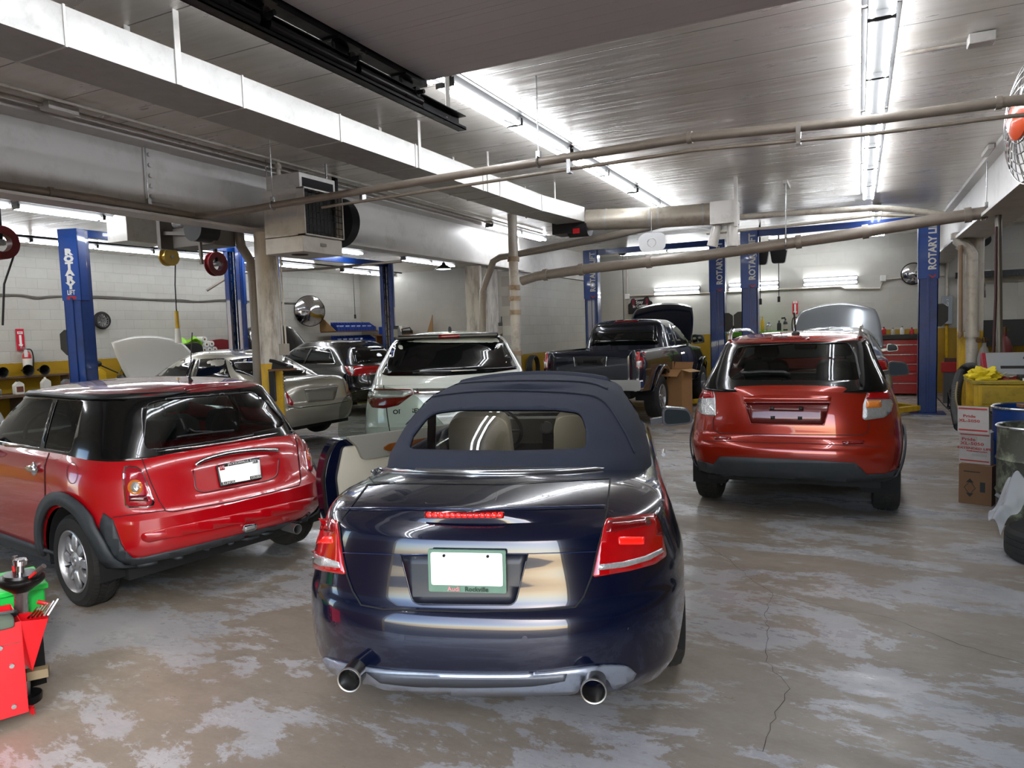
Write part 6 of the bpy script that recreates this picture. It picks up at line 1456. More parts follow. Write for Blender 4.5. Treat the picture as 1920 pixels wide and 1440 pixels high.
for k, (yy, r, lab) in enumerate(((7.75, .10, 'left black funnel tipped forward on the upper shelf, left wall'), (8.2, .11, 'middle black funnel on the upper shelf, left wall'), (8.5, .10, 'right black funnel on the upper shelf by the extinguisher'))):
    tag(setp(MB().lathe([(r, 0), (r * .96, -.02), (.03, -.16), (.02, -.22)], (0, 0, 0), Matrix(((0, 0, 1), (0, 1, 0), (-1, 0, 0))), 22).build('funnel', M_black, solid=-.004), (bx + .05, yy, 1.15 + r)), lab, 'funnel', 'funnels on the left shelf')
o = empty('oil_funnel', (bx + .1, 9.75, .83), 0, 'black long-necked oil funnel leaning towards the yellow jerry can', 'funnel')
w = MB(); w.tube([(0, .25, .25), (0, -.15, .45)], .015, 8); w.sphere((0, -.2, .48), .07, 14, 8); w.lathe([(.12, 0), (.03, .1)], (0, .3, .12), n=18); w.build('funnel_body', M_black, o)
M_ext = mat('extinguisher_red', 'b3141a', .3, coat=.5)
def extinguisher(x, y, z, rz, label):
    o = empty('fire_extinguisher', (x, y, z), rz, label, 'fire extinguisher')
    MB().lathe([(.001, 0), (.07, 0), (.075, .02), (.075, .36), (.05, .42), (.025, .44), (.025, .47)], n=22).build('cylinder', M_ext, o); MB().lathe([(.0765, .1), (.0765, .3)], n=22).build('label_band', M_pwhite, o)
    w = MB(); w.bar((0, 0, .48), (0, -.12, .50), .02, .02); w.bar((0, 0, .5), (0, -.13, .55), .02, .012); w.build('valve', M_steel, o); MB().tube(cat_rom([(0, 0, .48), (0, .09, .46), (0, .12, .3), (0, .1, .1)], 5), .012, 8).build('hose', M_black, o)
    MB().cbox((.08, -.06, .40), (.004, .08, .14), .3).build('tag', M_white, o, smooth=0); return o
extinguisher(XL + .12, 8.35, 1.18, 0, 'red fire extinguisher with a white tag on the left wall above the bench')
def arrow_sign(o_, ux, label, w_=.14, h=.36):
    e = empty('fire_sign', o_, 0, label, 'sign'); n_ = Vector(ux).cross(Vector((0, 0, 1)))
    MB().prism([(-w_/2, -h/2), (w_/2, -h/2), (w_/2, h/2), (-w_/2, h/2)], (0, 0, 0), ux, (0, 0, 1), .004).build('board', mat('sign_red', 'c01430', .4), e, smooth=0)
    MB().prism([(-.022, .09), (.022, .09), (.022, -.09), (.045, -.09), (0, -.16), (-.045, -.09), (-.022, -.09)], n_ * .006, ux, (0, 0, 1), .002).build('arrow', M_white, e, smooth=0)
    MB().prism([(-.05, .11), (.05, .11), (.05, .16), (-.05, .16)], n_ * .006, ux, (0, 0, 1), .002).build('word_panel', M_white, e, smooth=0); text_obj('FIRE', .04, 'lettering', M_pred, e, plane_m(n_ * .009 + Vector((0, 0, .135)), ux, (0, 0, 1)), .001)
    return e
q = ap(38, 637, X=XL + .02); arrow_sign(q, (0, 1, 0), 'red fire extinguisher arrow sign on the left block wall', .15, .42)
q = ap(1491, 577, Y=YB - .02); arrow_sign(q, (1, 0, 0), 'red fire arrow sign on the back wall above the silver bonnet', .13, .32)
extinguisher(ap(1494, 620, Y=18.7).x, 18.80, 1.35, PI / 2, 'fire extinguisher on the back wall below the red arrow sign')
q = ap(189, 601, X=XL + .03); o = empty('wheel_clock', q, 0, 'round wall clock shaped like a car wheel on the left wall', 'clock')
Mw = Matrix(((0, 0, 1), (0, 1, 0), (-1, 0, 0))); MB().lathe([(.14, .0), (.185, .02), (.19, .05), (.17, .09), (.14, .09)], (0, 0, 0), Mw, 36, close=True).build('tyre_ring', M_tire, o)
w = MB()
for k in range(14): a = 2*PI*k/14; w.bar((.05, math.cos(a)*.02, math.sin(a)*.02), (.07, math.cos(a)*.14, math.sin(a)*.14), .012, .012, up=(1, 0, 0))
w.lathe([(.13, .05), (.142, .08), (.142, .02)], (0, 0, 0), Mw, 36); w.cyl((.03, 0, 0), (.08, 0, 0), .03, n=16); w.build('spokes', M_steel, o)
pts = [ap(x, y, X=XL + .03) for x, y in ((0, 552), (40, 553), (70, 557), (110, 555), (200, 556), (280, 561), (340, 562), (370, 565), (420, 562), (470, 565), (600, 570))]
tag(MB().tube(cat_rom(pts, 3), .016, 8).build('wall_cable', mat('grey_cable', '6c6862', .6)), 'grey cable sagging along the left block wall', 'cable')
tag(MB().tube(cat_rom([p + Vector((0, 0, -.03 + .02 * (i % 2))) for i, p in enumerate(pts)], 3), .010, 8).build('wall_cable', mat('grey_cable', '')), 'thinner grey cable just under the upper one on the left wall', 'cable')
q = ap(581, 583, X=XL + .27); Mn = Matrix(((0, 0, 1), (0, 1, 0), (-1, 0, 0)))
def convex(q, Mr, r, label):
    o = empty('convex_mirror', q, 0, label, 'mirror'); MB().lathe([(.001, .10), (r * .5, .078), (r * .85, .03), (r, .0)], (0, 0, 0), Mr, 40).build('mirror_face', M_chrome, o); MB().lathe([(r, -.01), (r + .012, .0), (r, .012)], (0, 0, 0), Mr, 40).build('rim', M_black, o)
convex(q, Matrix.Rotation(math.radians(-32), 3, 'Z') @ Mn, .44, 'large round convex mirror on the left wall above the black bonnet')
q = ap(1712, 513, Y=YB - .05); convex(q, Matrix(((1, 0, 0), (0, 0, -1), (0, 1, 0))), .24, 'round convex mirror on the back wall beside the lettered lift column')
# dark tool chests by the left wall
def chest(x, y, w_, d_, h, m, label, n=4, cat='tool chest', rz=0, z=0):
    o = empty('tool_chest', (x, y, z), rz, label, cat); MB().box(-d_/2, -w_/2, .05, d_/2, w_/2, h).build('body', m, o, bevel=.01)
    for k in range(n):
        dr = MB().box(d_/2, -w_*.45, .12 + (h - .18) * k / n, d_/2 + .012, w_*.45, .12 + (h - .18) * (k + 1) / n - .015).build('drawer', m, o, bevel=.004); MB().box(d_/2 + .012, -w_*.4, .12 + (h - .18) * (k + .7) / n, d_/2 + .03, w_*.4, .12 + (h - .18) * (k + .7) / n + .015).build('drawer_handle', M_steel, dr)
    for sx in (-1, 1):
        for sy in (-1, 1): MB().cyl((sx*d_*.35, sy*w_*.4 - .015, .03), (sx*d_*.35, sy*w_*.4 + .015, .03), .03, n=12).build('caster', M_black, o)
    return o
chest(XL + .5, 11.9, 1.5, .6, 1.42, M_black, 'black rolling tool chest by the left wall with a bag and paper rolls on top')
tag(MB().box(XL + .81, 11.35, 1.12, XL + .815, 11.62, 1.28).build('warning_sticker', mat('yellow_sticker', 'c8c81c', .5), smooth=0), 'yellow sticker on the front of the black tool chest', 'sticker')
bg = empty('tool_bag', (XL + .55, 11.5, 1.42), .1, 'black tool bag with an orange panel on the black tool chest', 'bag'); MB().prism(rnd([(-.3, 0), (.3, 0), (.26, .2), (.1, .26), (-.26, .22)], .06), (.12, 0, 0), (0, 1, 0), (0, 0, 1), .26).build('bag_body', M_black, bg, bevel=.03); MB().prism(rnd([(-.28, .08), (-.02, .1), (-.06, .2), (-.26, .19)], .02), (.122, 0, 0), (0, 1, 0), (0, 0, 1), .01).build('orange_panel', mat('orange_fabric', 'b8482a', .8), bg)
for k, (yy, zz) in enumerate(((12.0, 1.50), (12.15, 1.50), (12.07, 1.63), (12.22, 1.64), (12.3, 1.50), (12.02, 1.75))):
    r_ = empty('paper_roll', (XL + .62, yy, zz), 0, 'white paper roll in the pile beside the tool bag', 'paper roll', 'paper rolls on the black tool chest'); MB().lathe([(.025, -.12), (.07, -.12), (.07, .12), (.025, .12)], (0, 0, 0), Mn, 20, close=True).build('roll', M_white, r_); MB().lathe([(.018, -.11), (.025, -.11), (.025, .121), (.018, .121)], (0, 0, 0), Mn, 14, close=True).build('core', M_card, r_)
b_ = MB(); R = random.Random(4); b_.grid(lambda u, v: (XL + .45 + .25 * v, 11.45 + .55 * u, 1.66 + .10 * math.sin(u * 7) * math.sin(v * 5 + 1) + .08 * math.sin(PI * u)), 14, 8); tag(b_.build('plastic_bag', mat('lime_green_plastic', '86c81e', .3), solid=.01, sub=1), 'crumpled lime green plastic bag behind the tool bag', 'bag')
tg = MB(); tg.prism(rnd([(-.35, 0), (.4, 0), (.4, .28), (.05, .33), (-.25, .30)], .05), (XL + .3, 12.75, 1.42), (0, 1, 0), (0, 0, 1), .12); tag(tg.build('plastic_case', mat('maroon_plastic', '7c2428', .5), bevel=.02), 'maroon plastic tool case behind the open blue column', 'case')
o = empty('parts_cabinet', (XL + .45, 14.05, 1.15), 0, 'small black organiser with yellow trim right of the blue column', 'cabinet'); MB().box(-.2, -.28, 0, .2, .28, .62).build('case', M_black, o, bevel=.01); MB().box(.2, -.28, 0, .21, -.24, .62).build('yellow_edge', M_yel, o)
for k in range(5): MB().box(.2, -.2, .06 + k * .11, .215, .24, .13 + k * .11).build('drawer', mat('olive_drawer', '5a5420', .5), o)
MB().box(-.2, -.28, -1.15, .2, .28, 0).build('stand', M_steelg, o)
# brackets/shelf right of first column: stacked service manuals on a small shelf (yellow wall)
o = empty('wall_shelf', (XL + .22, 10.9, 1.05), 0, 'small shelf with papers on the yellow band between bench and beige bonnet', 'shelf'); MB().box(-.2, -.5, .14, .2, .5, .17).build('board', M_bench, o); MB().box(-.2, -.5, -.1, .2, .5, -.07).build('board', M_bench, o); MB().box(-.2, -.5, -.1, .2, -.47, .17).build('side', M_black, o)
tag(setp(MB().cbox((0, 0, .04), (.25, .4, .08)).build('cardboard_box', mat('printed_box', '9a9c9c', .6, var=.3, vscale=30)), (XL + .25, 10.7, 1.22)), 'flat grey printed box on the small shelf of the left wall', 'box')
tag(setp(MB().cbox((0, 0, .05), (.3, .5, .1)).build('rag_pile', mat('dirty_rags', '8a7a5a', .9, var=.5, vscale=14)), (XL + .22, 10.95, .98)), 'pile of rags on the lower board of the small left shelf', 'rags')
# ------------------------------------------------------------------ blue bins shelf in the far left corner
o = empty('bin_shelf', (XL + .4, 17.8, 0), 0, 'two-tier wooden shelf carrying blue parts bins in the left corner', 'shelf')
for z in (1.45, 1.85): MB().box(-.3, -1.0, z, .3, 1.05, z + .03).build('board', M_wood, o)
for yy in (-1.0, 1.02): MB().prism([(-.3, 0), (.3, 0), (-.3, .5)] if yy < 0 else [(-.3, 0), (.3, 0), (-.3, .3)], (0, yy, 1.88), (1, 0, 0), (0, 0, 1), .02).build('side_panel', mat('bare_plywood', '9a7a50', .7), o); 
for yy in (-1.0, 1.02): MB().prism([(-.3, 0), (.3, 0), (.3, 1.45), (-.3, 1.45)], (0, yy, 0), (1, 0, 0), (0, 0, 1), .02).build('side_panel', mat('bare_plywood', ''), o)
def parts_bin(x, y, z, label, k):
    w = MB(); w.prism([(-.13, 0), (.13, 0), (.13, .08), (.10, .08), (-.13, .17)], (-0, -.055, 0), (1, 0, 0), (0, 0, 1), -.008); w.prism([(-.13, 0), (.13, 0), (.13, .08), (.10, .08), (-.13, .17)], (0, .055, 0), (1, 0, 0), (0, 0, 1), -.008); w.box(-.13, -.06, 0, .13, .06, .008); w.box(.12, -.06, 0, .13, .06, .08); w.box(-.13, -.06, 0, -.12, .06, .17)
    return tag(setp(w.build('parts_bin', M_pblue, smooth=0), (x, y, z)), label, 'bin', 'blue parts bins on the corner shelf')
pb0 = parts_bin(XL + .55, 16.95, 1.88, 'blue plastic parts bin on the two-tier corner shelf', 0); pb0.scale = (1, 1, 1.55)
for r in range(2):
    for k in range(14):
        if r == 0 and k == 0: continue
        c = pb0.copy(); COL.objects.link(c); c.location = (XL + .55, 16.95 + k * .135, 1.88 - r * .40)
pb1 = MB().cbox((0, 0, .05), (.03, .1, .1)).build('part_box', mat('white_small_box', 'a8b0c4', .6)); tag(pb1, 'small white parts packet standing in the blue bins', 'packet', 'packets in the blue bins'); pb1.location = (XL + .6, 17.0, 1.95)
for k in range(1, 22): c = pb1.copy(); COL.objects.link(c); c.location = (XL + .58 + .04 * (k % 2), 16.98 + (k % 13) * .135, (1.95 if k < 13 else 1.56)); c.rotation_euler = (0, 0, random.uniform(-.3, .3))
# bench with odds at the back wall of the left bay
o = empty('work_table', (-12.6, 18.45, 0), 0, 'wooden table against the far wall behind the white minivan', 'table'); MB().box(-.95, -.35, 1.70, .95, .4, 1.74).build('top', M_wood, o)
for sx in (-.9, .85): MB().box(sx, -.3, 0, sx + .05, .35, 1.70).build('leg', M_wood, o)
MB().prism([(0, 0), (.22, 0), (.22, .55)], (.62, .3, 1.74), (1, 0, 0), (0, 0, 1), .03).build('bracket', mat('bare_plywood', ''), o)
tag(setp(MB().cbox((0, 0, .12), (.32, .25, .24)).build('storage_box', M_pblue, bevel=.01), (-13.3, 18.4, 1.74)), 'blue storage box at the left end of the far table', 'box')
tag(setp(MB().cbox((0, 0, .1), (.35, .25, .2)).build('storage_box', M_white, bevel=.01), (-12.75, 18.4, 1.78)), 'white box on the far table beside the yellow tool', 'box'); tag(setp(MB().cbox((0, 0, .03), (.5, .2, .06)).build('tool_tray', M_yel, bevel=.01), (-12.75, 18.2, 1.74)), 'flat yellow tray on the far table', 'tray')
w = MB(); w.cbox((0, 0, .05), (.3, .16, .1)); w.tube([(-.15, 0, .05), (-.2, 0, .14), (.1, 0, .18), (.15, 0, .1)], .02, 6); tag(setp(w.build('power_tool', M_black), (-12.35, 18.2, 1.74)), 'black power tool lying right of the yellow tray', 'tool')
o = empty('wire_rack', (-9.75, 18.5, 0), 0, 'dark metal rack of spray cans next to the white column', 'rack')
for z in (.6, 1.1, 1.55, 1.95): MB().box(-.38, -.2, z, .38, .2, z + .02).build('shelf_board', M_steelg, o)
for sx in (-.38, .36):
    for sy in (-.2, .18): MB().box(sx, sy, 0, sx + .02, sy + .02, 2.15).build('post', M_steelg, o)
cn = empty('spray_can', (-10.05, 18.4, 1.97), 0, 'spray can standing on the dark metal rack', 'can', 'spray cans on the dark rack'); MB().cyl((0, 0, 0), (0, 0, .18), .033, n=14).build('can_body', mat('can_white', 'c8ccd4', .3, metal=.3), cn); MB().cyl((0, 0, .18), (0, 0, .22), .022, n=12).build('cap', M_pblue, cn)
for k in range(1, 14): c = copy_tree(cn); c.location = (-10.05 + (k % 7) * .1, 18.4 + .02 * (k % 2), 1.97 if k < 7 else 1.57)
# ------------------------------------------------------------------ back wall: sign, conduits, cabinet, chest, electrical panel
q = ap(1201, 573, Y=YB - .03); s_ = 18.6 / 16.9; W = .62; o = empty('shop_sign', q, 0, 'black shaped sign reading Stay In Control on the back wall above the pickup', 'sign')
MB().prism(rnd([(-.33, -.22), (.33, -.19), (.33, .09), (.26, .12), (.22, .24), (.12, .22), (.10, .17), (-.14, .15), (-.16, .20), (-.24, .19), (-.27, .08), (-.33, .05)], .03), (0, 0, 0), (1, 0, 0), (0, 0, 1), .03).build('board', mat('black_sign_board', '0e0c0e', .35), o, bevel=.004)
for s in (-1, 1): MB().prism([(s*.15, -.02), (s*.21, -.05), (s*.23, .17), (s*.15, .19)], (0, -.034, 0), (1, 0, 0), (0, 0, 1), .002).build('red_pillar', mat('sign_crimson', '6a1a2a', .5), o, smooth=0)
text_obj('Stay', .12, 'lettering', M_white, o, plane_m((-.02, -.036, .09), (1, .0, .04), (-.04, 0, 1)), .001, .001); text_obj('In Control', .11, 'lettering', M_white, o, plane_m((0, -.036, -.01), (1, 0, .05), (-.05, 0, 1)), .001, .001, sx=.85); text_obj('ZF', .01, 'lettering', M_pred, o, plane_m((0, -.036, -.09), (1, 0, .05), (-.05, 0, 1)), .001) if False else MB().box(-.09, -.036, -.125, .09, -.032, -.085).build('red_line', mat('sign_crimson', ''), o, smooth=0)
def cond(pts, label, Y=YB - .03, r=.02):
    return tag(MB().tube([ap(x, y, Y=Y) for x, y in pts], r, 8).build('conduit', M_pipew), label, 'conduit')
cond(((1176, 555), (1330, 549), (1500, 541), (1576, 537), (1584, 541), (1650, 541), (1656, 525), (1700, 520), (1770, 517)), 'conduit running along the back wall under the wall lights'); cond(((1176, 470), (1176, 590)), 'vertical conduit left of the black sign', r=.018)
for x, y, lab in ((1176, 556, 'white junction box left of the black sign'), (1656, 522, 'white junction box near the convex mirror'), (1852, 512, 'white junction box right of the right column')): tag(MB().cbox(ap(x, y, Y=YB - .04), (.12, .06, .14)).build('junction_box', M_white, bevel=.01), lab, 'electrical box')
q = ap(1776, 580, Y=YB - .1); o = empty('electrical_panel', q, 0, 'tall grey electrical panel on the back wall right of the lettered column', 'electrical box'); MB().box(-.1, -.07, -.33, .1, .08, .3).build('case', mat('panel_grey', '8e949a', .45), o, bevel=.01); MB().cyl((0, .03, .3), (0, .03, 1.35), .03, n=12).build('conduit', M_pipew, o); MB().cyl((0, .03, -.33), (0, .03, -2.0), .03, n=12).build('conduit', M_yel, o)
text_obj('Car 3', .07, 'scrawl', M_white, o, plane_m((0, -.072, .15), (0, 0, 1), (-1, 0, 0)), .001)
gc = empty('tool_cabinet', (-2.2, 18.3, 0), 0, 'bright green tool cabinet by the back wall behind the crossover', 'cabinet'); MB().box(-.6, -.3, .08, .6, .35, 1.52).build('body', M_pgreen, gc, bevel=.01); MB().box(-.55, -.25, 0, .55, .3, .08).build('plinth', M_black, gc); MB().box(-.56, -.31, .1, .56, -.3, 1.40).build('door', M_black, gc)
jug(-2.72, 18.2, 1.52, .2, .12, .28, M_pwhite, M_pred, 'white jug with a red cap on the green cabinet', None, M_black); bottle(-2.1, 18.2, 1.52, .34, .045, M_yel, M_yel, label='tall yellow bottle on the green cabinet beside the blue column', group='bottles on the green cabinet')
bottle(-1.95, 18.2, 1.52, .2, .07, M_steel, M_pblue, label='round blue-capped can on the green cabinet', group='bottles on the green cabinet', body=M_paper); bottle(-1.72, 18.2, 1.52, .24, .05, M_black, M_black, label='short dark bottle left of the spray bottle', group='bottles on the green cabinet')
o = bottle(-1.58, 18.2, 1.52, .28, .05, M_black, M_black, 'spray_bottle', 'black trigger spray bottle at the right end of the green cabinet', 'bottles on the green cabinet', body=M_paper); MB().bar((0, 0, .3), (-.09, 0, .29), .03, .04).build('trigger_head', M_black, o)
chest(.85, 18.3, 1.1, .6, 1.25, M_red, 'red rolling tool chest by the back wall beside the silver car', 5, rz=-PI/2); tag(MB().box(.25, 17.95, 1.26, 1.45, 18.65, 1.36).build('tool_tray', M_black, bevel=.005), 'black open tray on top of the red tool chest', 'tray')
for k, (x, m, lab) in enumerate(((.35, M_pwhite, 'white bottle at the left end of the red tool chest'), (.5, M_pred, 'red bottle on the red tool chest'), (.68, M_paper, 'beige tin on the red tool chest'), (.86, M_pwhite, 'second white bottle on the red tool chest'), (1.05, M_pred, 'second red bottle on the red tool chest, further right'), (1.2, M_yel, 'yellow bottle on the red tool chest'))): bottle(x, 18.15, 1.36, .15 + .03 * (k % 2), .045, m, M_black, label=lab, group='bottles on the red tool chest')
hz_ = MB(); hc = ap(997, 690, X=XP + .12)
for k in range(4): hz_.tube([(hc.x + .03 * k, hc.y + math.cos(a) * (.26 - .02 * k), hc.z + math.sin(a) * .26) for a in [2*PI*j/24 for j in range(24)]], .02, 8, close=True)
tag(hz_.build('coiled_hose', M_black), 'coiled black hose hanging on the yellow band of the partition', 'hose')
# wall phone on the column
o = empty('desk_phone', (-6.06, 6.20, 1.36), math.radians(20), 'black desk phone on a small bracket shelf of the yellow-footed column', 'phone'); MB().box(-.03, -.1, -.02, .22, .12, 0).build('bracket_shelf', M_wood, o); ph = MB(); ph.prism([(0, 0), (.2, 0), (.2, .03), (.02, .09)], (0, -.08, 0), (1, 0, 0), (0, 0, 1), -.17); ph.build('phone_body', M_black, o, bevel=.006)
MB().tube([(.0, -.1, .1), (.05, -.1, .09), (.16, -.1, .05), (.2, -.1, .04)], .02, 8).build('handset', M_black, o); MB().tube([(.15 + .008 * math.sin(t), -.09 + .008 * math.cos(t), -.006 * t) for t in [k * .7 for k in range(60)]], .003, 5).build('coiled_cord', M_black, o); MB().cbox((-.02, -.02, -.2), (.06, .05, .35)).build('grip_rag', M_black, o)
# ------------------------------------------------------------------ cardboard box near the pickup
q0 = ap(1247, 786, Z=0); cb = empty('cardboard_box', (q0.x + .22, q0.y + .12, 0), math.radians(-24), 'tall open cardboard box standing on the floor behind the pickup', 'box')
w = MB(); H = .92; w.box(-.2, -.16, 0, -.195, .16, H); w.box(.195, -.16, 0, .2, .16, H); w.box(-.2, -.16, 0, .2, -.155, H); w.box(-.2, .155, 0, .2, .16, H); w.box(-.2, -.16, 0, .2, .16, .005); w.build('carton', M_card, cb, smooth=0)
for a, b, c, d in (((-.2, -.16, H), (.2, -.16, H), (.2, -.30, H - .12), (-.2, -.30, H - .12)), ((-.2, .16, H), (.2, .16, H), (.2, .2, H + .12), (-.2, .2, H + .12)), ((.2, -.16, H), (.2, .16, H), (.38, .16, H - .04), (.38, -.16, H - .04)), ((-.2, -.16, H), (-.2, .16, H), (-.2, .16, H + .13), (-.2, -.16, H + .13))):
    MB().add([a, b, c, d], [(0, 1, 2, 3)]).build('flap', mat('pale_cardboard', 'b89468', .8) if c[0] > .3 else M_card, cb, smooth=0, solid=.004)
MB().box(-.14, -.163, .07, -.08, -.161, .16).build('shipping_label', M_white, cb, smooth=0)
# ================================================================== right side clutter
yb = empty('work_cart', (1.70, 9.75, 0), 0, 'yellow steel shop bench cart covered with rags and tools at the right edge', 'cart')
MB().box(-.52, -.02, .92, .8, .75, .96).build('top', mat('greasy_yellow_top', '9a8420', .5, dirt='4a3e1a', var=.3), yb, bevel=.006)
MB().box(-.46, 0, .66, .76, .7, .915).build('drawer_case', M_yel, yb, bevel=.006); MB().box(-.42, -.012, .69, .72, 0, .89).build('drawer', mat('dull_yellow', 'a98a16', .45, dirt='5a4a14'), yb, bevel=.004); MB().box(.0, -.03, .86, .22, -.01, .88).build('drawer_pull', M_blackm, yb)
for x in (-.50, .72):
    for y in (.02, .66): MB().box(x, y, .0, x + .06, y + .06, .92).build('leg', M_yel, yb)
MB().box(-.46, .05, .12, .76, .7, .16).build('lower_shelf', M_yel, yb); MB().box(-.3, .02, .16, .3, .6, .55).build('black_case', M_black, yb, bevel=.01)
def blob(name, c, s, m, label, cat, seed, amp=.35, freq=2.5):
    from mathutils import noise as mn
    bm = bmesh.new(); bmesh.ops.create_icosphere(bm, subdivisions=4, radius=1); off = Vector((seed * 3.1, seed * 1.7, 0))
    for v in bm.verts:
        n_ = mn.fractal(v.co * freq + off, 1., 2., 3); k = 1 + amp * n_; v.co = Vector((v.co.x * s[0] * k, v.co.y * s[1] * k, max(v.co.z * s[2] * k, -s[2] * .35)))
    me = bpy.data.meshes.new(name); bm.to_mesh(me); bm.free(); me.materials.append(m); o = finish(me, name, None, 60, fix=False); o.location = Vector(c) + Vector((0, 0, s[2] * .35)); return tag(o, label, cat)
q = ap(1855, 705, Z=.98); blob('rag', (1.32, 9.98, .96), (.17, .14, .10), mat('bright_yellow_cloth', 'd8c020', .8), 'crumpled bright yellow rag on the yellow bench cart', 'rag', 3, .5)
blob('rag', (1.58, 10.15, .96), (.18, .14, .08), mat('pale_cloth', 'b8b4a8', .85), 'crumpled pale cloth behind the yellow rag', 'rag', 5, .5)
o = empty('test_machine', (1.75, 10.35, .96), 0, 'machine with a silver control panel and red side behind the yellow rag', 'machine'); MB().prism([(-.35, 0), (0, 0), (0, .30), (-.1, .30)], (-.42, 0, 0), (0, 1, 0), (0, 0, 1), .85).build('housing', mat('machine_maroon', '8a2430', .4), o, bevel=.006)
p = MB(); p.add([(-.38, -.33, .04), (.40, -.33, .04), (.40, -.10, .285), (-.38, -.10, .285)], [(0, 1, 2, 3)]); p.build('control_panel', mat('brushed_panel', 'b8bcc0', .3, metal=.5), o, smooth=0, solid=-.01).location = (0, -.012, .012); MB().bar((-.25, -.26, .13), (.05, -.26, .13), .06, .05).build('display', M_black, o)
for k in range(3): MB().cyl((.12 + k * .08, -.22, .17), (.12 + k * .08, -.25, .20), .018, n=12).build('button', M_black, o)
o = empty('tool_tray', (1.95, 9.95, .96), 0, 'black tray of small parts at the right edge of the bench cart', 'tray'); MB().box(-.3, -.15, 0, .3, .15, .06).build('tray', M_black, o, bevel=.005); MB().box(-.28, -.16, .0, .28, -.15, .03).build('strip', M_white, o)
bottle(1.98, 10.1, .96, .42, .06, glass('clear_bottle_plastic', 'c8c8c4'), M_pred, label='clear spray bottle with a red head at the right picture edge', group=None)
w = MB(); w.sphere((0, 0, .12), .09, 14, 8, (1, .6, 1.2)); w.cyl((0, 0, .2), (-.1, 0, .26), .02); tag(setp(w.build('pump_tool', M_blackm), (1.82, 10.05, .96)), 'dark round gripping tool left of the clear spray bottle', 'tool')
# corrugated hose
pts = [ap(1824, 688, Y=11.2), ap(1812, 690, Y=11.1), ap(1801, 702, Y=11.0), ap(1794, 725, Y=10.6), ap(1792, 760, Y=10.2), ap(1796, 785, Y=9.8), ap(1800, 800, Y=9.4)]; P_ = cat_rom(pts, 16)
tag(MB().tube(P_, [.062 if i % 2 else .050 for i in range(len(P_))], 14).build('exhaust_hose', M_black, smooth=20), 'thick black corrugated exhaust hose hanging beside the bench cart', 'hose')
# drums
def drum(x, y, r, h, m, label, handle=True, bands=2):
    o = empty('steel_drum', (x, y, 0), 0, label, 'drum'); pr = [(.001, .02), (r - .01, .02), (r, 0)]
    for k in range(bands): z = h * (k + 1) / (bands + 1); pr += [(r, z - .02), (r + .012, z), (r, z + .02)]
    pr += [(r, h - .01), (r + .01, h), (r - .006, h + .006), (r - .012, h - .01), (r - .012, .06), (.001, .05)]
    MB().lathe(pr, n=48).build('drum_shell', m, o); MB().lathe([(r + .004, h - .012), (r + .014, h), (r + .004, h + .010), (r - .010, h)], n=48, close=True).build('rim', M_steel, o)
    if handle:
        a = math.radians(-75); c = Vector((math.cos(a), math.sin(a), 0)) * (r + .003); t = Vector((-math.sin(a), math.cos(a), 0)); MB().prism(rnd([(-.12, -.03), (.12, -.03), (.12, .03), (-.12, .03)], .03), c + Vector((0, 0, h - .15)), t, (0, 0, 1), .004).build('hand_slot', M_black, o); MB().tube([c + Vector((0, 0, h - .15)) + t * p_[0] + Vector((0, 0, p_[1])) for p_ in rnd([(-.12, -.03), (.12, -.03), (.12, .03), (-.12, .03)], .03)], .006, 6, close=True).build('slot_rim', M_steel, o)
    return o
drum(1.40, 7.75, .30, .88, mat('blue_drum_paint', '0e3470', .4, var=.2, dirt='0c2040'), 'blue steel drum behind the peeling grey one at the right edge', False)
drum(1.30, 7.02, .27, .80, mat('peeling_drum_paint', '4c4b42', .5, metal=.2, var=.2, vscale=4, dirt='9aa088', dscale=7, damt=.9), 'scuffed grey steel drum with peeling pale paint and a hand slot', True)
tag(setp(MB().cbox((0, 0, .02), (.3, .12, .03)).build('wood_block', M_wood, bevel=.004), (1.42, 7.62, .885), .2), 'wooden block lying across the rim of the blue drum', 'wood')
# boxes left of the drums
kb = empty('cardboard_box', (1.0, 7.72, 0), math.radians(-22), 'brown cardboard box printed with arrows on the floor by the drums', 'box'); MB().box(-.12, -.16, 0, .14, .14, .36).build('carton', mat('dark_cardboard', '6e4e34', .8, var=.1), kb, smooth=0)
w = MB(); w.prism([(0, .035), (.03, 0), (-.03, 0)], (-.03, -.163, .20), (1, 0, 0), (0, 0, 1), .001); w.prism([(0, -.035), (-.03, 0), (.03, 0)], (-.03, -.163, .10), (1, 0, 0), (0, 0, 1), .001); w.build('printed_arrows', M_black, kb, smooth=0); MB().tube([(-.03 + p_[0], -.163, .15 + p_[1]) for p_ in ((0, .06), (.045, 0), (0, -.06), (-.045, 0))], .002, 4, close=True).build('printed_diamond', M_black, kb); MB().box(.05, -.163, .12, .09, -.161, .21).build('printed_mark', M_black, kb, smooth=0)
text_obj('SERVICE KIT', .02, 'print', M_black, kb, plane_m((0, -.163, .29), (1, 0, 0), (0, 0, 1)), .0005) if False else MB().box(-.08, -.163, .295, .05, -.161, .302).build('printed_line', M_black, kb, smooth=0)
pb = empty('oil_box', (.99, 7.74, .36), math.radians(-24), 'white and red printed carton with its lid folded up, on the brown box', 'box'); pb.scale = (.97, 1, .70)
M_ctn = mat('greyish_white_carton', 'a8a09c', .7, var=.15, vscale=12); MB().box(-.13, -.09, 0, .13, .12, .42).build('carton', M_ctn, pb, smooth=0)
M_prt = mat('grey_print', '9a9490', .6); M_prr = mat('red_print', 'a02018', .6)
lid = MB(); lid.add([(-.14, -.10, .40), (.12, -.10, .40), (.09, -.02, .74), (-.17, -.02, .74)], [(0, 1, 2, 3)]); ld = lid.build('open_lid', M_ctn, pb, smooth=0, solid=.004)
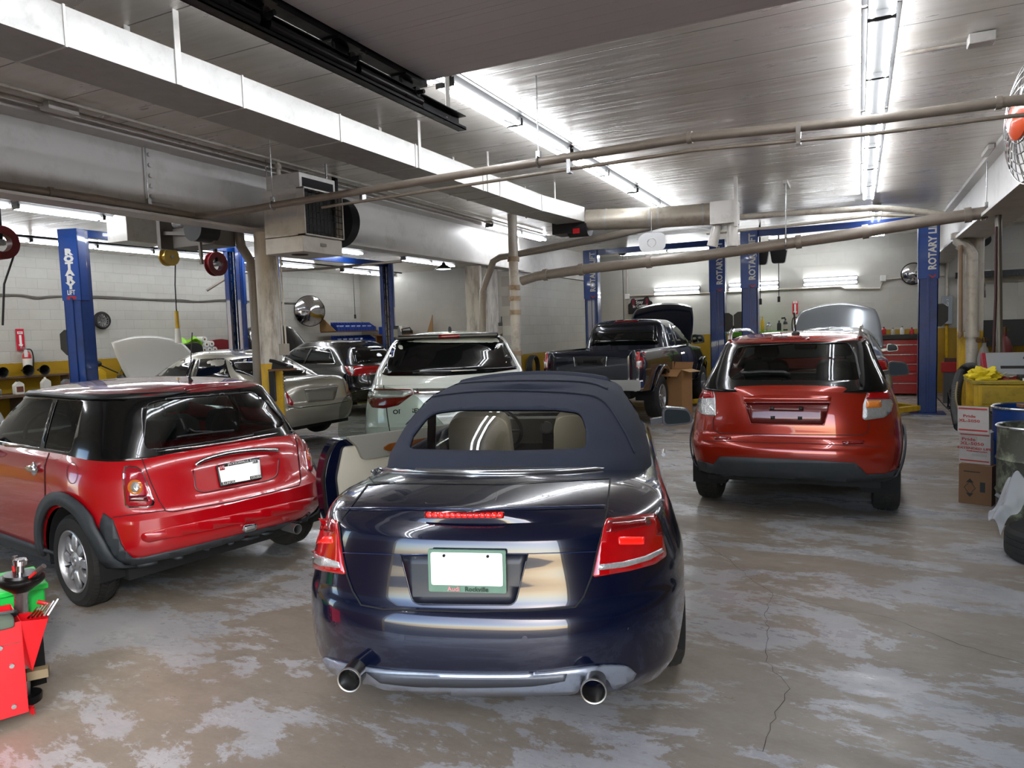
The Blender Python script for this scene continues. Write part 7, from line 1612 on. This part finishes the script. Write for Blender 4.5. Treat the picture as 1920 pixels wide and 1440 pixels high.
for z0, z1, x0, x1, m in ((.22, .36, -.12, .02, M_prt), (.03, .045, -.12, .12, M_prr), (.372, .385, -.12, .12, M_prr), (.10, .13, -.02, .10, M_prt)): MB().box(x0, -.094, z0, x1, -.091, z1).build('printed_block', m, pb, smooth=0)
for s_t, z, sz, x in (('Pride', .315, .055, -.05), ('XL-5050', .26, .055, -.02), ('EXTENDED LIFE', .20, .04, 0), ('Antifreeze/Coolant', .165, .022, .02)): text_obj(s_t, sz, 'lettering', M_prr, pb, plane_m((x, -.096, z), (1, 0, 0), (0, 0, 1)), .0006, .001)
lu = Vector((-.03, .08, .34)).normalized()
for s_t, t, sz in (('Pride', .22, .05), ('XL-5050', .16, .05)): text_obj(s_t, sz, 'lettering', M_prr, ld, plane_m(Vector((-.01, -.10, .40)) + lu * t + Vector((-.03, -.008, 0)), (1, 0, 0), lu), .0006, .001)
for t0, t1 in ((.03, .05), (.31, .33)):
    a = Vector((-.13, -.108, .40)) + lu * t0; b = Vector((-.13, -.108, .40)) + lu * t1; MB().add([a, a + Vector((.24, 0, 0)), b + Vector((.24, 0, 0)), b], [(0, 1, 2, 3)]).build('printed_stripe', M_prr, ld, smooth=0)
gp = empty('cardboard_box', ap(1812, 874, Z=0) + Vector((.06, .05, 0)), .3, 'small open brown carton peeking out left of the printed carton', 'box'); w = MB(); w.lathe([(.001, 0), (.08, 0), (.13, .19), (.12, .19), (.07, .01)], n=6); w.build('carton', M_card, gp); MB().tube(cat_rom([(0, 0, .1), (-.05, .05, .4), (-.09, .2, .72), (.05, .5, .92)], 6), .012, 6).build('cord', mat('tan_cord', '7a6a44', .6), gp)
# tyre with a plastic bag over it, in the corner
tw = empty('loose_tyre', (1.24, 5.98, .11), math.radians(0), 'black tyre lying by the drums, half under a clear plastic bag', 'tyre')
MB().lathe([(.16, -.1), (.28, -.105), (.305, -.08), (.31, -.05), (.303, -.045), (.31, -.04), (.31, -.005), (.303, 0), (.31, .005), (.31, .04), (.303, .045), (.31, .05), (.305, .08), (.28, .105), (.16, .1)], (0, 0, 0), None, 56, close=True).build('tread', M_tire, tw)
def bag(u, v):
    x = .90 + .42 * u; y = 6.02 + .3 * v
    z = .44 + .16 * math.sin(u * 3 + v * 2) + .05 * math.sin(u * 17 + v * 9) + .04 * math.sin(v * 21 - u * 8) - .28 * (1 - u) ** 2 + .1 * u
    return (x - .06 * math.sin(v * 6), y - .10 * (1 - v) * 1, z)
tag(MB().grid(bag, 40, 34).build('plastic_bag', mat('crinkled_clear_plastic', 'c4c4c8', .2, alpha=.45, spec=.8), fix=False), 'crinkled clear plastic bag draped over the loose tyre', 'bag')
# floor fan, red jack and cable near the lift
o = empty('floor_fan', (1.75, 15.6, 0), 0, 'round caged floor fan standing behind the lettered blue column', 'fan'); w = MB()
for rr in (.24, .18, .12, .06): w.tube([(math.cos(a) * rr, -.06, .30 + math.sin(a) * rr) for a in [2*PI*j/28 for j in range(28)]], .006, 5, close=True)
for j in range(16): a = 2*PI*j/16; w.cyl((0, -.07, .30), (math.cos(a) * .24, -.05, .30 + math.sin(a) * .24), .004, n=5)
w.build('cage', M_steel, o); MB().cyl((0, -.03, .3), (0, .08, .3), .22, n=24).build('fan_body', M_blackm, o); w = MB(); w.tube([(-.24, 0, .02), (-.24, 0, .3)], .015, 6); w.tube([(.24, 0, .02), (.24, 0, .3)], .015, 6); w.tube([(-.24, -.15, .015), (-.24, .15, .015), (.24, .15, .015), (.24, -.15, .015)], .015, 6, close=True); w.build('stand', M_blackm, o)
o = empty('jack_stand', (1.7, 16.6, 0), 0, 'red tool box on a stand above the floor fan', 'tool box'); MB().box(-.22, -.12, .62, .2, .12, .82).build('red_case', M_red, o, bevel=.01); MB().cbox((0, 0, .86), (.35, .14, .08)).build('tools', mat('rusty_tools', '4a2e20', .7), o); MB().box(-.18, -.1, 0, .16, .1, .62).build('stand', M_steelg, o)
tag(MB().tube(cat_rom([ap(x, y, Z=.012) for x, y in ((1757, 745), (1775, 765), (1790, 778), (1800, 790), (1803, 800))], 5), .010, 6).build('floor_cable', M_black), 'thin dark cable trailing over the floor towards the hose', 'cable')
# torch cart (gas bottles) behind the bench
for k, (x, m, r_, h, lab) in enumerate(((1.98, mat('dark_red_cylinder', '5a1a16', .5, var=.2), .11, 1.45, 'dark red gas cylinder behind the bench cart'), (1.72, mat('grey_cylinder', '77726a', .5, var=.2), .09, 1.30, 'pale gas cylinder with brass valves behind the bench cart'))):
    o = empty('gas_cylinder', (x, 13.0, 0), 0, lab, 'gas cylinder'); MB().lathe([(.001, 0), (r_, 0), (r_, h * .82), (r_ * .6, h * .93), (.03, h * .96), (.03, h)], n=24).build('cylinder', m, o); w = MB(); w.cyl((0, 0, h), (0, 0, h + .08), .03, n=12); w.cyl((-.06, 0, h + .04), (.06, 0, h + .04), .012, n=8); w.cyl((-.08, -.05, h + .04), (-.08, -.08, h + .04), .04, n=16); w.build('regulator', mat('old_brass', '5a4226', .4, metal=.6), o)
# grey car beyond the right column
M_ggp = mat('dark_grey_green_paint', '3a3c36', .25, metal=.4, coat=1.)
X_ = Car('sedan_car', 5.1, 15.9, 150, 0, 'dark grey car in the right bay behind the hoses, cut by the picture edge')
body, gl, B, S_ = sedan(X_, M_ggp, hood=False)
for s in (1, -1): mirror(X_, 3.0, .83, 1.03, M_black, s, .2, .16)
w = MB(); w.box(1.9, 18.5, 2.55, 5.5, 18.6, 2.68); one(w, 'shelf_rail', M_blackm, 'dark steel rail along the back wall of the right bay', 'rail', smooth=0)
w = MB(); w.box(2.15, 18.55, 1.05, 3.3, 18.7, 1.62); one(w, 'wall_screen', M_black, 'black panel on the back wall behind the hanging hoses', 'panel', bevel=.006)
# ================================================================== bottom left: red tool cart, air jack, green bin, white car nose
C0 = ap(52, 1335, Z=.06); dF = Vector((-.43, -.90, 0)).normalized(); dB = Vector((-.93, .37, 0)).normalized()
top = .42
M_cart = mat('bright_red_cart_paint', 'd0101c', .38, coat=.3, var=.06)
rc = empty('tool_cart', C0, 0, 'bright red steel tool cart cut by the lower left picture corner', 'cart')
w = MB(); a = Vector((0, 0, 0)); b = dF * .55; c = b + dB * .30; d = dB * .30
def wall(p, q, z0=0, z1=top, t=.004):
    n_ = (q - p).normalized().cross(Vector((0, 0, 1))) * t; return MB().add([p + Vector((0,0,z0)), q + Vector((0,0,z0)), q + Vector((0,0,z1)), p + Vector((0,0,z1)), p + n_ + Vector((0,0,z0)), q + n_ + Vector((0,0,z0)), q + n_ + Vector((0,0,z1)), p + n_ + Vector((0,0,z1))], [(0,1,2,3), (7,6,5,4), (0,4,5,1), (1,5,6,2), (2,6,7,3), (3,7,4,0)])
wall(a, b).build('front_panel', M_cart, rc, smooth=0); wall(b, c).build('side_panel', M_cart, rc, smooth=0); wall(c, d).build('back_panel', M_cart, rc, smooth=0)
MB().add([a, d, d + Vector((0, 0, top)), a + Vector((0, 0, top))], [(0, 1, 2, 3)]).build('side_panel', M_cart, rc, smooth=0, solid=.004)
MB().add([p + Vector((0, 0, .33)) for p in (a, b, c, d)], [(0, 1, 2, 3)]).build('tray_floor', mat('dusty_tray', '6a5a50', .7, var=.4, vscale=30), rc, smooth=0, solid=.004)
# flared wedge on the right end
e0 = Vector((.012, 0, 0)); tp = ap(90, 1160, Z=.46) - C0; lo = ap(61, 1258, Z=.22) - C0
w = MB(); w.add([Vector((0, 0, top + .0)), tp, lo, Vector((.003, .003, .22)), Vector((0, 0, top)) + dB * .12, tp + dB * .14, lo + dB * .08, dB * .08 + Vector((0, 0, .22))], [(0, 3, 2, 1), (1, 2, 6, 5), (3, 7, 6, 2), (4, 5, 6, 7)]); w.build('end_wedge', M_cart, rc, smooth=0, fix=True)
for px_, py_ in ((22, 1248), (26, 1324), (0, 1215)):
    p_ = ap(px_, py_, X=C0.x - .02); k = C0 + dF * .03
    n_ = dF.cross(Vector((0, 0, 1))); d_ = ray(px_, py_); t_ = (C0 - CAM).dot(n_) / d_.dot(n_); p_ = CAM + d_ * t_ - C0; sg = -1 if n_.dot(d_) > 0 else 1
    MB().cyl(p_, p_ + n_ * sg * .010, .010, n=10).build('bolt', M_steel, rc)
ft = MB(); p_ = ap(45, 1340, Z=.0) - C0; ft.bar(p_ + Vector((-.03, 0, .03)), p_ + Vector((.03, .02, .03)), .03, .006); ft.bar(p_ + Vector((.03, .02, .0)), p_ + Vector((.03, .02, .03)), .006, .03); ft.build('foot_bracket', M_cart, rc, smooth=0)
MB().bar(dF * .1 + dB * .10 + Vector((0, 0, .14)), dF * -.10 + dB * .06 + Vector((0, 0, .14)), .05, .04).build('cross_tube', mat('dirty_tan_metal', '6a5c44', .6), rc)
for t_, m, nm, lab in ((.06, M_blackm, 'flat_bar', 'dark steel bar lying along the red cart tray'),):
    tag(MB().bar(C0 + dF * .45 + dB * .16 + Vector((0, 0, .44)), C0 + dB * .12 + dF * -.01 + Vector((0, 0, .425)), .05, .02).build(nm, m, bevel=.003), lab, 'bar')
gl_ = MB(); gl_.grid(lambda u, v: tuple(C0 + dF * (.02 + .35 * u) + dB * (-.01 + .13 * v) + Vector((0, 0, .43 + .02 * math.sin(u * 8) * math.sin(v * 5) - .03 * (v < .1)))), 16, 8); tag(gl_.build('work_glove', mat('grey_green_fabric', '4a5448', .85), solid=.012, sub=1), 'flat grey-green work glove draped over the front edge of the red cart', 'glove')
w = MB(); s0 = C0 + Vector((.0, .05, .40))
for k in range(6): w.cyl(s0 + Vector((.01 * k - .03, .012 * k, .01)), s0 + Vector((.0 + .008 * k, .03 + .014 * k, .055 + .004 * k)), .005, n=6)
one(w, 'wrench_set', M_chrome, 'shiny wrenches at the right corner of the red cart', 'wrenches')
w = MB(); pr_ = cat_rom([C0 + dB * .2 + Vector((.14, .06, .36)), C0 + dB * .2 + Vector((.17, .06, .44)), C0 + dB * .2 + Vector((.13, .04, .46))], 5); w.tube(pr_, .010, 8); one(w, 'hook_tool', M_red, 'small dark red hooked tool behind the shiny wrenches', 'tool')
R = random.Random(9); w = MB()
# round air jack head on its shaft
J0 = ap(30, 1145, Z=.45); J = empty('transmission_jack', (J0.x, J0.y, .0), 0, 'black round jack saddle on a steel shaft with two red-tipped handles', 'jack')
axis = Vector((.06, .02, 1)).normalized(); Mj = axis.to_track_quat('Z', 'Y').to_matrix(); hb = ap(36, 1106, Z=.62); zb_ = .66
MB().lathe([(.034, .0), (.034, .63), (.05, .66), (.09, .70)], (0, 0, 0), Mj, 24).build('shaft', M_steel, J); MB().lathe([(.05, .655), (.105, .70), (.115, .715), (.115, .73), (.105, .738), (.085, .74), (.08, .755), (.001, .757)], (0, 0, 0), Mj, 36).build('saddle', mat('oily_black_metal', '141212', .3, metal=.4), J)
MB().lathe([(.02, .75), (.016, .80), (.034, .805), (.036, .83), (.03, .838), (.001, .838)], (0, 0, 0), Mj, 20).build('centre_knob', M_chrome, J)
for sx, tilt, lab in ((-.07, (-.05, 0, 1), 'left'), (.07, (.75, .25, .6), 'right')):
    p_ = axis * .74 + Vector((sx, .02, 0)); d_ = Vector(tilt).normalized(); h_ = MB().cyl(p_, p_ + d_ * .10, .016, .014, 14).build('handle', mat('worn_grey_grip', '4a4240', .4, metal=.5), J); MB().cyl(p_ + Vector((.012, -.02, 0)), p_ + Vector((.012, -.02, 0)) + d_ * .05, .008, n=8).build('red_tip', M_pred, h_)
MB().cyl((0, 0, 0), (0, 0, .04), .09, n=24).build('base', M_blackm, J)
J.scale = (.85, .85, .84)
gb = empty('green_bin', Vector((-3.87, 2.03, 0)), -.38, 'green plastic bin behind the red tool cart', 'bin'); MB().box(-.2, -.15, .3, .15, .15, .50).build('bin', mat('vivid_green_plastic', '18b040', .4), gb, bevel=.01); MB().box(-.215, -.165, .49, .165, .165, .52).build('rim', mat('vivid_green_plastic', ''), gb, bevel=.006); MB().box(-.18, -.13, 0, .13, .13, .3).build('stand', M_blackm, gb)
# white car beyond the red hatchback
Wc = Car('sedan_car', -9.05, 4.32, 90, 0, 'white sedan at the far left edge, partly hidden by the red hatchback'); sedan(Wc, mat('white_car_paint', 'c8cacc', .22, coat=1.), hood=False)
SC.view_settings.view_transform = 'Standard'; SC.view_settings.look = 'None'; SC.view_settings.gamma = 1; SC.view_settings.use_curve_mapping = False
SC.view_settings.exposure = EXPO
SC.cycles.use_denoising = True; SC.cycles.max_bounces = 8; SC.cycles.diffuse_bounces = 4; SC.cycles.glossy_bounces = 4; SC.cycles.transparent_max_bounces = 12
SC.cycles.caustics_reflective = False; SC.cycles.caustics_refractive = False; SC.cycles.sample_clamp_indirect = 6
